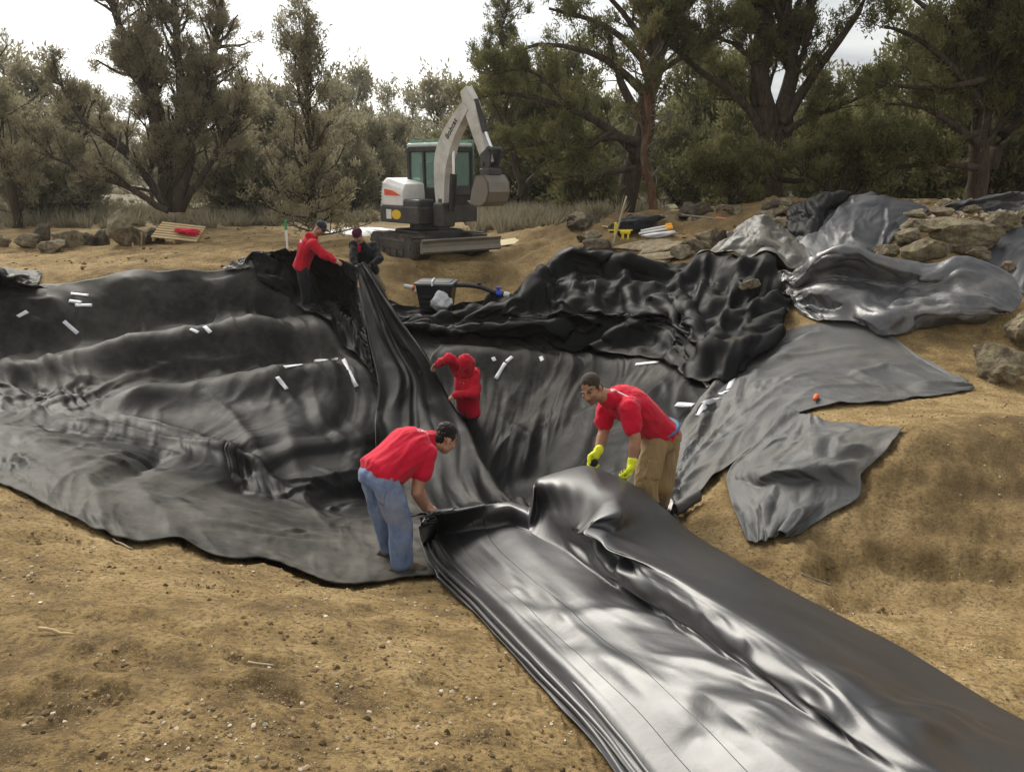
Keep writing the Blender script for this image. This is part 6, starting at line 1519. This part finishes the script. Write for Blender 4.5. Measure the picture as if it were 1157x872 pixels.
# crumpled bag
p, F = rock_mesh((.42,.3,.40), 811, 4, 16, .25); o = mesh_obj('plastic_bag', p, F, None); bm_ = N('white_plastic'); bm_.set(col=(.72,.72,.74), rough=.45, nor=bm_.bump(bm_.noise(18,6,.7), .05)); o.data.materials.append(bm_.m)
o.location = at(500, 352, 14.62) + np.array([0,0,.17]); o.data.polygons.foreach_set('use_smooth', np.ones(len(F), bool)); tag(o, 'crumpled white plastic bag leaning against the black box', 'plastic bag')
hs_ = tag(empty('hose', at(516, 322, 15.0)), 'ribbed black hose with a blue valve running from the black box to the folded liner', 'hose'); o0 = V3(hs_.location)
path = cr(np.array([at(*p_) - o0 for p_ in [(513,322,15.05),(530,322.5,15.05),(545,325,15.0),(558,330,14.95),(575,334,14.9),(592,337,14.9)]]), 40)
m = MB(); m.tube(path, [.045 if (k//1)%2 else .04 for k in range(40)], 10); m.build('tube', M_tub, hs_, True)
def along(a, b, rad, mat, nm): m = MB(); m.tube([path[a]*.5+path[a]*.5, path[b]], rad, 12); return m.build(nm, mat, hs_, False)
along(24, 27, .06, paint('blue_valve', (.03,.06,.5), .4), 'valve'); along(28, 31, .062, M_decal, 'coupling')
m = MB(); c = path[25]; m.tube([c, c+np.array([0,0,.09])], .02, 8); m.box(c+np.array([0,0,.1]), (.12,.05,.03), bev=.01); m.build('valve_handle', bpy.data.materials['blue_valve'], hs_)
m = MB(); c = path[14]; m.tube([c, c+np.array([0,0,.07])], .022, 8); m.tube([c+np.array([-.04,0,.07]), c+np.array([.04,0,.07])], .016, 8); m.build('clamp', M_tub, hs_)
pf = tag(empty('pipe_fitting', at(466, 325, 15.1)), 'white pipe fitting with a red collar left of the black box', 'pipe fitting')
m = MB(); m.tube([(-.16,0,.03),(.0,0,.0),(.14,0,-.03)], .04, 12); m.tube([(.08,0,-.02),(.08,-.05,-.09)], .045, 12); m.build('pipe', M_decal, pf); m = MB(); m.tube([(.0,0,.0),(.05,0,-.01)], .048, 12); m.build('collar', M_orange, pf)
# ------------------------------------------------------------------ boards, pallet, tools
M_ply = paint('plywood', (.50,.42,.24), .8, scale=4); M_wood = paint('raw_wood', (.42,.30,.15), .8, scale=8, bump=.003); M_woodg = paint('grey_wood', (.3,.25,.17), .85, scale=8)
q = base_at(578, 19.0); m = MB(); m.box((0,0,.05), (1.25,.62,.018), bev=.003); o = m.build('plywood_sheet', M_ply); o.location = q+np.array([0,0,.05]); o.rotation_euler = (R(6), R(-7), R(8)); tag(o, 'pale plywood sheet lying on the dirt beside the digger blade', 'plywood')
q = base_at(203, 20.2)
pl = tag(empty('wooden_pallet', q, R(8)), 'yellow wooden pallet tipped against the boulders', 'pallet'); Rm = Euler((R(17), R(7), 0)).to_matrix()
for k in range(7): m = MB(); m.box(Rm @ Vector((-.0, -.45+.15*k, .28+.06)), (1.05,.095,.022), Rm); m.build('deck_board', M_wood, pl)
for x in (-.48, 0, .48): m = MB(); m.box(Rm @ Vector((x, 0, .28)), (.05,1.0,.09), Rm); m.build('stringer', M_wood, pl)
p, F = rock_mesh((.62,.38,.16), 821, 4, 5, .25); o = mesh_obj('red_jacket', p, F, M_red); o.location = V3(q) + V3(Rm @ Vector((.22, -.02, .40))) + np.array([.02,-.02,0]); o.rotation_euler = (R(17), R(7), R(8)); tag(o, 'red jacket thrown on the wooden pallet', 'jacket')
def stick(name, p0, p1, r, mat, label, cat, n=8, group=None):
    p0, p1 = V3(p0), V3(p1); o0 = p0.copy(); g = np.random.default_rng(int(abs(p0[0])*1000))
    ts = np.linspace(0, 1, 6); pts = [p0*(1-t)+p1*t - o0 + g.standard_normal(3)*r*.3 for t in ts]; m = MB(); m.tube(pts, [r*(1-.2*t) for t in ts], n); o = m.build(name, mat, None, True); o.location = o0; return tag(o, label, cat, group)
q = hit(160, 268) if False else base_at(160, 19.6); stick('wooden_stake', q, q+np.array([.02,0,.36]), .022, M_wood, 'short wooden stake in the dirt in front of the boulders', 'stake')
q = base_at(325, 17.6); st = tag(empty('survey_stake', q), 'thin stake, white below and green on top, behind the hanging fold', 'stake'); m = MB(); m.box((0,0,.25), (.045,.02,.55)); m.build('stake', M_decal, st); m = MB(); m.box((0,0,.62), (.05,.024,.22)); m.build('green_top', paint('green_paint', (.05,.25,.10), .6), st)
b = hit(690, 284); stick('wooden_pole', b, at(708, 222, b[1]+.4), .022, M_woodg, 'long thin wooden pole leaning upright beside the flagstones', 'pole')
b = hit(697, 268); stick('wooden_batten', hit(664, 258)+np.array([0,0,.1]), b+np.array([0,0,.16]), .022, M_wood, 'short wooden batten sticking out left of the yellow clamps', 'batten')
M_yel = paint('yellow_plastic', (.72,.55,.03), .5)
q = hit(700, 272) + np.array([0,-.1,.2]); cl = tag(empty('bar_clamp', q), 'yellow bar clamp hanging at the left end of the flagstones', 'clamp')
m = MB(); m.box((-.1,0,.05), (.07,.06,.26), bev=.02); m.box((.1,0,-.02), (.22,.05,.07), bev=.02); m.build('grip', M_yel, cl); m = MB(); m.box((.05,0,-.1), (.05,.04,.22), bev=.01); m.box((.16,0,-.1), (.04,.04,.18), bev=.01); m.box((0,.03,.02), (.5,.02,.03)); m.build('jaw', M_yel, cl)
q = hit(722, 262) + np.array([0,0,.2]); 
tp = mesh_obj('black_tarp', *rock_mesh((1.3,.5,.34), 831, 4, 7, .2), M_dkpants); tp.location = q; tp.rotation_euler = (0, R(-10), R(10)); tag(tp, 'rumpled black tarp on the flagstones behind the white rods', 'tarp')
for k, (a, b_, lb) in enumerate([((722,264),(757,258),'white measuring rod with an orange tip, nearer of two on the flagstones'),((724,261),(756,255),'white measuring rod with an orange tip, farther of two on the flagstones')]):
    q0 = hit(*a); Yq = q0[1]; z_ = .0; a0, b0 = at(a[0], a[1], Yq-.4), at(b_[0], b_[1], Yq-.3); rr0 = tag(empty('measuring_rod', a0), lb, 'rod', 'measuring rods on the flagstones'); d = b0-a0
    m = MB(); m.tube([(0,0,0), d*.9], .024, 8); m.build('rod', M_decal, rr0); m = MB(); m.tube([d*.88, d*1.08], .05, 8); m.build('tip', paint('orange_tip', (.8,.35,.02), .5), rr0)
p, F = rock_mesh((.75,.25,.13), 835, 3, 8, .2); o = mesh_obj('white_cloth', p, F, M_tape); o.location = at(742, 266, hit(742,266)[1]-.35); o.rotation_euler = (0,R(-9),0); tag(o, 'white cloth bundled under the measuring rods', 'cloth')
a0 = hit(770, 246); a0 = at(770, 243, a0[1]-.1); b0 = at(848, 252, a0[1]-1.2); sh_ = tag(empty('long_pole', a0), 'long grey pole with a red grip lying across the rubble bank', 'pole'); d = b0-a0
m = MB(); m.tube([(0,0,0), d*1.02], .026, 8); m.build('shaft', M_steel, sh_); m = MB(); m.tube([d*.52, d*.92], .05, 10); m.build('grip', paint('red_grip', (.6,.1,.05), .5), sh_)
q = hit(818, 247) + np.array([0,0,.12]); m = MB()
for k in range(3): m.tube([q*0 + np.array([.16*math.cos(t)*(1+.08*k), .12*math.sin(t), .03*k+.1*abs(math.sin(t))]) for t in np.linspace(0, 6.28, 17)], .016, 6)
o = m.build('rope_coil', M_slab, None, True); o.location = q; tag(o, 'tan coil of rope behind the red grip of the pole', 'rope')
q = drop(UNDER, 921, 453); m = MB(); m.tube([(-.03,-.05,.02),(0,0,.026),(.03,.05,.03)], [.016,.022,.03], 12); o = m.build('orange_cap', M_orange, None, True); o.location = q + np.array([0,0,.01]); tag(o, 'small orange plastic cap on the grey underlay', 'plastic cap')
# snow left over behind the two men
V = []; n = 40
sn = np.array([hit(px, py) if False else base_at(px, Y) for px, Y in [(368,22.4),(400,21.6),(438,21.8),(452,22.6),(430,23.3),(385,23.2)]]); c = sn.mean(0)
rg = np.random.default_rng(4); per = cr(np.vstack([sn, sn[:1]]), 48)[:-1]; per[:, :2] += .12*rg.standard_normal((47, 2)); V = [c+[0,0,.14]]; F = []
for k, f in enumerate((.6, .9, 1.0)): V += [c*(1-f)+p_*f + np.array([0,0,(.13,.07,.0)[k]]) for p_ in per]
m_ = 47
for k in range(m_): F.append((0, 1+k, 1+(k+1)%m_))
for r_ in range(2):
    for k in range(m_): F.append((1+r_*m_+k, 1+(r_+1)*m_+k, 1+(r_+1)*m_+(k+1)%m_, 1+r_*m_+(k+1)%m_))
tag(mesh_obj('snow', V, F, paint('old_snow', (.72,.72,.72), .8, bump=.02, bscale=6)), kind='stuff')
# pale loose sheet end at the far rim
quick('loose_sheet', [[(252,306,'L',.03),(270,307,'L',.03),(292,306,'L',.03)],[(256,301,'L',.04),(272,300,'L',.06),(290,299,'L',.06)],[(262,298,'L',.03),(276,294,'L',.06),(290,290,'L',.1)]], 24, 16, M_tan, 'pale end of a loose sheet on the far rim left of the hanging fold', .02, .1, 144, cat='sheet')
# ------------------------------------------------------------------ twigs and stones on the near dirt
q = hit(46, 714); b_ = hit(84, 720); stick('split_stick', q+np.array([0,0,.02]), b_+np.array([0,0,.012]), .009, M_wood, 'split pale stick lying on the dirt at the lower left', 'stick')
for a, b_, lb in [((150,622),(128,612),'thin twig lying on the dusty edge of the pond liner at left'),((905,650),(935,662),'flat pale splinter on the right dirt bank'),((280,750),(310,757),'thin root on the dirt at left of centre')]:
    stick('twig', hit(*a)+np.array([0,0,.012]), hit(*b_)+np.array([0,0,.02]), .007, M_woodg, lb, 'twig', 5)
# ------------------------------------------------------------------ ground sheet
nr, na = 760, 620
rr_ = .35*np.exp(np.linspace(0, math.log(600/.35), nr))
aa_ = np.concatenate([np.linspace(-math.pi, -R(62), 40, endpoint=False), np.linspace(-R(62), R(62), na), np.linspace(R(62), math.pi, 41)[1:]])
RRr, AA = np.meshgrid(rr_, aa_, indexing='ij')
gx, gy = RRr*np.sin(AA), RRr*np.cos(AA)
gz = base_z(gx, gy)
fade = np.exp(-RRr/25)
lump = fbm(gx/.55, gy/.55, None, 4, 21)*.022 + np.abs(fbm(gx/.16, gy/.16, None, 3, 31))*.012*np.exp(-RRr/9)
clod = np.clip(fbm(gx/.07, gy/.07, None, 2, 41)-.25, 0, 1)*.016*np.exp(-RRr/6)*np.clip(.5+fbm(gx/.8, gy/.8, None, 2, 44), 0, 1.2)
ruts = np.exp(-((gy-17.2-.1*gx)/2.2)**2)*.05*np.sin((gy*1.15+.12*gx+.5*fbm(gx/2.5, gy/2.5, None, 2, 51))*6)*smooth(-14, -4, -np.abs(gx+3))
ruts += (gy > 15)*(gy < 24)*.04*fbm(gx/1.2, gy/.35, None, 3, 55)
def line_d(x, y, q):
    b_ = np.full(x.shape, 1e9)
    for k in range(len(q)-1):
        a_ = q[k]; ab = q[k+1]-a_; t_ = np.clip(((x-a_[0])*ab[0]+(y-a_[1])*ab[1])/(ab@ab), 0, 1); b_ = np.minimum(b_, np.hypot(x-a_[0]-t_*ab[0], y-a_[1]-t_*ab[1]))
    return b_
near_ = (RRr < 9) & (np.abs(AA) < 1.1); ix_ = np.nonzero(near_)
nx_, ny_ = gx[ix_], gy[ix_]; gv = np.zeros(len(nx_))
for pl_, dp_, wd_ in [([(270,744),(300,752),(345,746)],.03,.05),([(240,778),(290,781),(330,794)],.035,.05),([(70,778),(110,782),(150,790)],.03,.05),([(60,700),(110,706),(150,700)],.03,.07),([(170,705),(210,720),(235,728)],.025,.05),([(480,775),(520,790),(560,810)],.03,.06),([(30,610),(70,612),(100,622)],.04,.09),
     ([(20,800),(50,812),(80,805)],.04,.1),([(100,745),(130,752),(160,748)],.03,.08),([(320,690),(380,700),(440,690)],.02,.08),([(1000,640),(1040,655),(1090,650),(1140,660)],.05,.10),([(930,690),(980,690),(1030,700)],.04,.09),([(1060,720),(1100,735),(1150,740)],.04,.1),([(860,640),(900,655),(940,650)],.03,.06),([(200,660),(260,668),(300,680)],.02,.08)]:
    d_ = line_d(nx_, ny_, np.array([hit(*p)[:2] for p in pl_])) + .03*fbm(nx_/.12, ny_/.12, None, 2, 99)
    gv += -dp_*np.exp(-(d_/wd_)**2) + dp_*.5*np.exp(-((d_-wd_*1.8)/wd_)**2)
tr_ = np.zeros(gx.shape); tr_[ix_] = gv; ruts = ruts + tr_
c0_ = [hit(*p)[:2] for p in [(930,545),(960,560),(1000,555),(1030,560),(1070,550),(1110,550),(1160,560),(960,600),(1000,610),(1050,610),(1090,610),(1140,610),(1000,580),(1060,580)]]
wet = np.zeros(gx.shape)
for px_, py_, Y_, r_ in [(640,268,19,1.6),(700,258,18.5,1.6),(760,262,17.8,1.5),(820,262,17,1.4),(880,255,17.5,1.4),(600,300,17.3,.9),(560,318,16.5,.6),(450,318,16.2,.7),(700,275,17.5,1.2)]:
    q_ = at(px_, py_, Y_); wet = np.maximum(wet, 1.1*np.exp(-((gx-q_[0])**2+((gy-q_[1])*.8)**2)/r_**2))
ruts = ruts + wet*(.10*fbm(gx/.5, gy/.5, None, 3, 111) + .05*np.abs(fbm(gx/.18, gy/.18, None, 2, 113)))
dd_ = np.min([np.hypot(nx_-c[0], ny_-c[1]) for c in c0_], axis=0); wt = np.exp(-(dd_/.85)**2); ruts[ix_] += wt*(.03*fbm(nx_/.22, ny_/.22, None, 3, 101) + .02*np.abs(fbm(nx_/.09, ny_/.09, None, 2, 103)))
wet[ix_] = np.maximum(wet[ix_], wt*.85)
roll = fbm(gx/9, gy/9, None, 3, 61)*.25*smooth(22, 45, RRr) + fbm(gx/60, gy/60, None, 3, 62)*1.0*smooth(60, 200, RRr)
gz2 = gz + (lump + clod)*smooth(140, 30, RRr) + ruts + roll
# stay under every sheet that lies on it
LOWR = np.full(HR.shape, 1e9)
for c in CLOTHS:
    i = ((c[:, 0]-RX0)/RS).round().astype(int); j = ((c[:, 1]-RY0)/RS).round().astype(int)
    ok = (i > 0) & (j > 0) & (i < HR.shape[1]-1) & (j < HR.shape[0]-1)
    for dj in (-1, 0, 1):
        for di in (-1, 0, 1): np.minimum.at(LOWR, (j[ok]+dj, i[ok]+di), c[ok, 2])
def cap(x, y):
    i = np.clip(((x-RX0)/RS).round().astype(int), 0, HR.shape[1]-1); j = np.clip(((y-RY0)/RS).round().astype(int), 0, HR.shape[0]-1)
    ins = (x > RX0) & (x < RX1) & (y > RY0) & (y < RY1)
    return np.where(ins, LOWR[j, i], 1e9)
gz2 = np.minimum(gz2, cap(gx, gy) - .02)
nA = len(aa_)
idx = np.arange(nr*nA).reshape(nr, nA)
F = np.stack([idx[:-1, :-1], idx[1:, :-1], idx[1:, 1:], idx[:-1, 1:]], -1).reshape(-1, 4)[:, ::-1]
m = N('dirt')
v = m.coord()
big = m.noise(.55, 6, .6, v); mid = m.noise(3.2, 8, .62, v); fine = m.noise(34, 8, .72, v); grit = m.noise(120, 4, .7, v)
c1 = m.ramp(m.math('ADD', m.math('MULTIPLY', big, .45), m.math('MULTIPLY', mid, .55)), [(.40, (.15,.10,.043)), (.5, (.315,.215,.090)), (.61, (.46,.33,.158))])
c2 = m.mix(m.ramp(fine, [(.36, .9), (.54, 0)]), c1, (.085,.056,.028))
c3 = m.mix(m.ramp(grit, [(.58, 0), (.68, .8)]), c2, (.52,.43,.30))
cam_d = m.n('ShaderNodeSeparateXYZ'); m.l(v, cam_d.inputs[0])
scrub = m.ramp(m.math('ADD', m.math('MULTIPLY', cam_d.outputs['Y'], .02), m.math('MULTIPLY', big, .15)), [(.54, 0), (.62, 1)])
c4 = m.mix(scrub, c3, m.mix(mid, (.13,.115,.07), (.30,.27,.19)))
h = m.math('ADD', m.math('MULTIPLY', mid, .6), m.math('ADD', m.math('MULTIPLY', fine, .35), m.math('MULTIPLY', grit, .12)))
c4 = m.mix(m.math('MULTIPLY', m.attr('moist'), m.ramp(mid, [(.3, .6), (.7, .5)])), c4, (.13,.088,.043))
m.set(col=c4, rough=.95, spec=.15, nor=m.bump(h, .075, 1.0))
ground = tag(mesh_obj('ground', np.stack([gx, gy, gz2], -1).reshape(-1, 3), F, m.m), kind='structure')
set_attr(ground, 'moist', wet)

# loose stones and clods
def scatter(n, seed, y0, y1, smin, smax, pw, dens=None):
    g = np.random.default_rng(seed); P_l, S_l = [], []
    Y = y0*(y1/y0)**g.random(n); X = (g.random(n)*2-1)*(.72*Y+.6)
    ok = cap(X, Y) > 50
    if dens: ok &= (fbm(X/dens, Y/dens, None, 3, seed) + .15 + .4*g.standard_normal(n)*.5) > 0
    X, Y = X[ok], Y[ok]; z = base_z(X, Y)
    s_ = smin*(smax/smin)**(g.random(len(X))**pw)
    Z = z + fbm(X/.55, Y/.55, None, 4, 21)*.022 + np.abs(fbm(X/.16, Y/.16, None, 3, 31))*.012*np.exp(-np.hypot(X,Y)/9)
    return np.stack([X, Y, Z+s_*.12], -1), s_
p_, s_ = scatter(20000, 41, 1.6, 12, .005, .028, 2.8, .5); gravel('pebbles', p_, s_, 42, M_peb)
p_, s_ = scatter(16000, 43, 1.6, 12, .006, .035, 2.6, .9); gravel('soil_clods', p_, s_, 44, M_clod)
p_, s_ = scatter(2500, 45, 12, 24, .03, .12, 2.2, 1.5); gravel('yard_clods', p_, s_, 46, M_clod)
SKYGLOW, SKYBASE, SUNPOW, EXPO = 12.5, 5.2, 2.2, 1.0
HAZE = .0005
# ------------------------------------------------------------------ light, sky, camera
SUN_EL, SUN_AZ = R(38), R(-30)           # azimuth from +Y, negative = left
w = bpy.data.worlds.new('World'); scene.world = w; w.use_nodes = True
t = w.node_tree; nd = t.nodes; bg = nd['Background']; bg.inputs['Strength'].default_value = .1
def wn(typ, **kw):
    x = nd.new(typ)
    for k, v_ in kw.items(): setattr(x, k, v_)
    return x
sky = wn('ShaderNodeTexSky', sky_type='NISHITA', sun_disc=False); sky.sun_elevation = SUN_EL; sky.sun_rotation = SUN_AZ
tc = wn('ShaderNodeTexCoord'); sep = wn('ShaderNodeSeparateXYZ'); t.links.new(tc.outputs['Generated'], sep.inputs[0])
def wm(op, a, b=0, c=None):
    x = wn('ShaderNodeMath', operation=op)
    for i, q in enumerate((a, b) if c is None else (a, b, c)):
        if hasattr(q, 'is_linked'): t.links.new(q, x.inputs[i])
        else: x.inputs[i].default_value = q
    return x.outputs[0]
zz = wm('ADD', wm('MAXIMUM', sep.outputs['Z'], 0), .12)
cmb = wn('ShaderNodeCombineXYZ'); t.links.new(wm('DIVIDE', sep.outputs['X'], zz), cmb.inputs[0]); t.links.new(wm('DIVIDE', sep.outputs['Y'], zz), cmb.inputs[1])
mp = wn('ShaderNodeMapping'); mp.inputs['Scale'].default_value = (.25,.55,1); mp.inputs['Location'].default_value = (.4,.25,0); t.links.new(cmb.outputs[0], mp.inputs[0])
no = wn('ShaderNodeTexNoise'); no.inputs['Scale'].default_value = 1.0; no.inputs['Detail'].default_value = 7; no.inputs['Roughness'].default_value = .52; t.links.new(mp.outputs[0], no.inputs['Vector'])
rp = wn('ShaderNodeValToRGB'); t.links.new(no.outputs['Fac'], rp.inputs['Fac'])
e = rp.color_ramp.elements; e[0].position = .40; e[0].color = (.50,.52,.56,1); e[1].position = .60; e[1].color = (1.02,1.02,1.0,1)
sd = Vector((math.sin(SUN_AZ)*math.cos(SUN_EL), math.cos(SUN_AZ)*math.cos(SUN_EL), math.sin(SUN_EL)))
dt_ = wn('ShaderNodeVectorMath', operation='DOT_PRODUCT'); nrm = wn('ShaderNodeVectorMath', operation='NORMALIZE')
t.links.new(tc.outputs['Generated'], nrm.inputs[0]); t.links.new(nrm.outputs[0], dt_.inputs[0]); dt_.inputs[1].default_value = sd
glow = wm('POWER', wm('MAXIMUM', dt_.outputs['Value'], 0), 6)
gl = wm('ADD', wm('MULTIPLY', glow, SKYGLOW), SKYBASE)
mul = wn('ShaderNodeMix', data_type='RGBA', blend_type='MULTIPLY'); mul.inputs[0].default_value = 1
t.links.new(rp.outputs['Color'], mul.inputs[6]); gc = wn('ShaderNodeCombineColor')
for i, k in enumerate((1.0, .985, .95)): t.links.new(wm('MULTIPLY', gl, k), gc.inputs[i])
t.links.new(gc.outputs[0], mul.inputs[7])
mx = wn('ShaderNodeMix', data_type='RGBA'); mx.inputs[0].default_value = .93
t.links.new(sky.outputs[0], mx.inputs[6]); t.links.new(mul.outputs[2], mx.inputs[7]); t.links.new(mx.outputs[2], bg.inputs['Color'])
sl_ = bpy.data.lights.new('sun', 'SUN'); sl_.energy = SUNPOW; sl_.angle = R(34); sl_.color = (1,.94,.84)
so = bpy.data.objects.new('sun', sl_); COL.objects.link(so); so.rotation_euler = sd.to_track_quat('Z', 'Y').to_euler()
cd = bpy.data.cameras.new('camera'); cam = bpy.data.objects.new('camera', cd); COL.objects.link(cam); scene.camera = cam
cam.location = (0, 0, CAMZ); cam.rotation_euler = (R(90)-PITCH, 0, 0)
cd.sensor_fit = 'HORIZONTAL'; cd.sensor_width = 36; cd.lens = 36*FPX/PW; cd.clip_start = .05; cd.clip_end = 3000
vs = scene.view_settings; vs.view_transform = 'Standard'; vs.look = 'None'; vs.exposure = EXPO; vs.gamma = 1; vs.use_curve_mapping = False
scene.cycles.max_bounces = 6; scene.cycles.diffuse_bounces = 3; scene.cycles.glossy_bounces = 3; scene.cycles.transparent_max_bounces = 8
scene.cycles.use_denoising = True

# ------------------------------------------------------------------ air
hz = MB(); hz.box((0, 60, 12), (300, 150, 34)); ho = hz.build('haze'); hm = bpy.data.materials.new('haze'); hm.use_nodes = True; ht = hm.node_tree
for n_ in list(ht.nodes):
    if n_.type == 'BSDF_PRINCIPLED': ht.nodes.remove(n_)
pv = ht.nodes.new('ShaderNodeVolumePrincipled'); pv.inputs['Color'].default_value = (.93,.9,.84,1); pv.inputs['Density'].default_value = HAZE; pv.inputs['Anisotropy'].default_value = .55
ht.links.new(pv.outputs[0], [n_ for n_ in ht.nodes if n_.type == 'OUTPUT_MATERIAL'][0].inputs['Volume']); ho.data.materials.append(hm); tag(ho, kind='stuff')
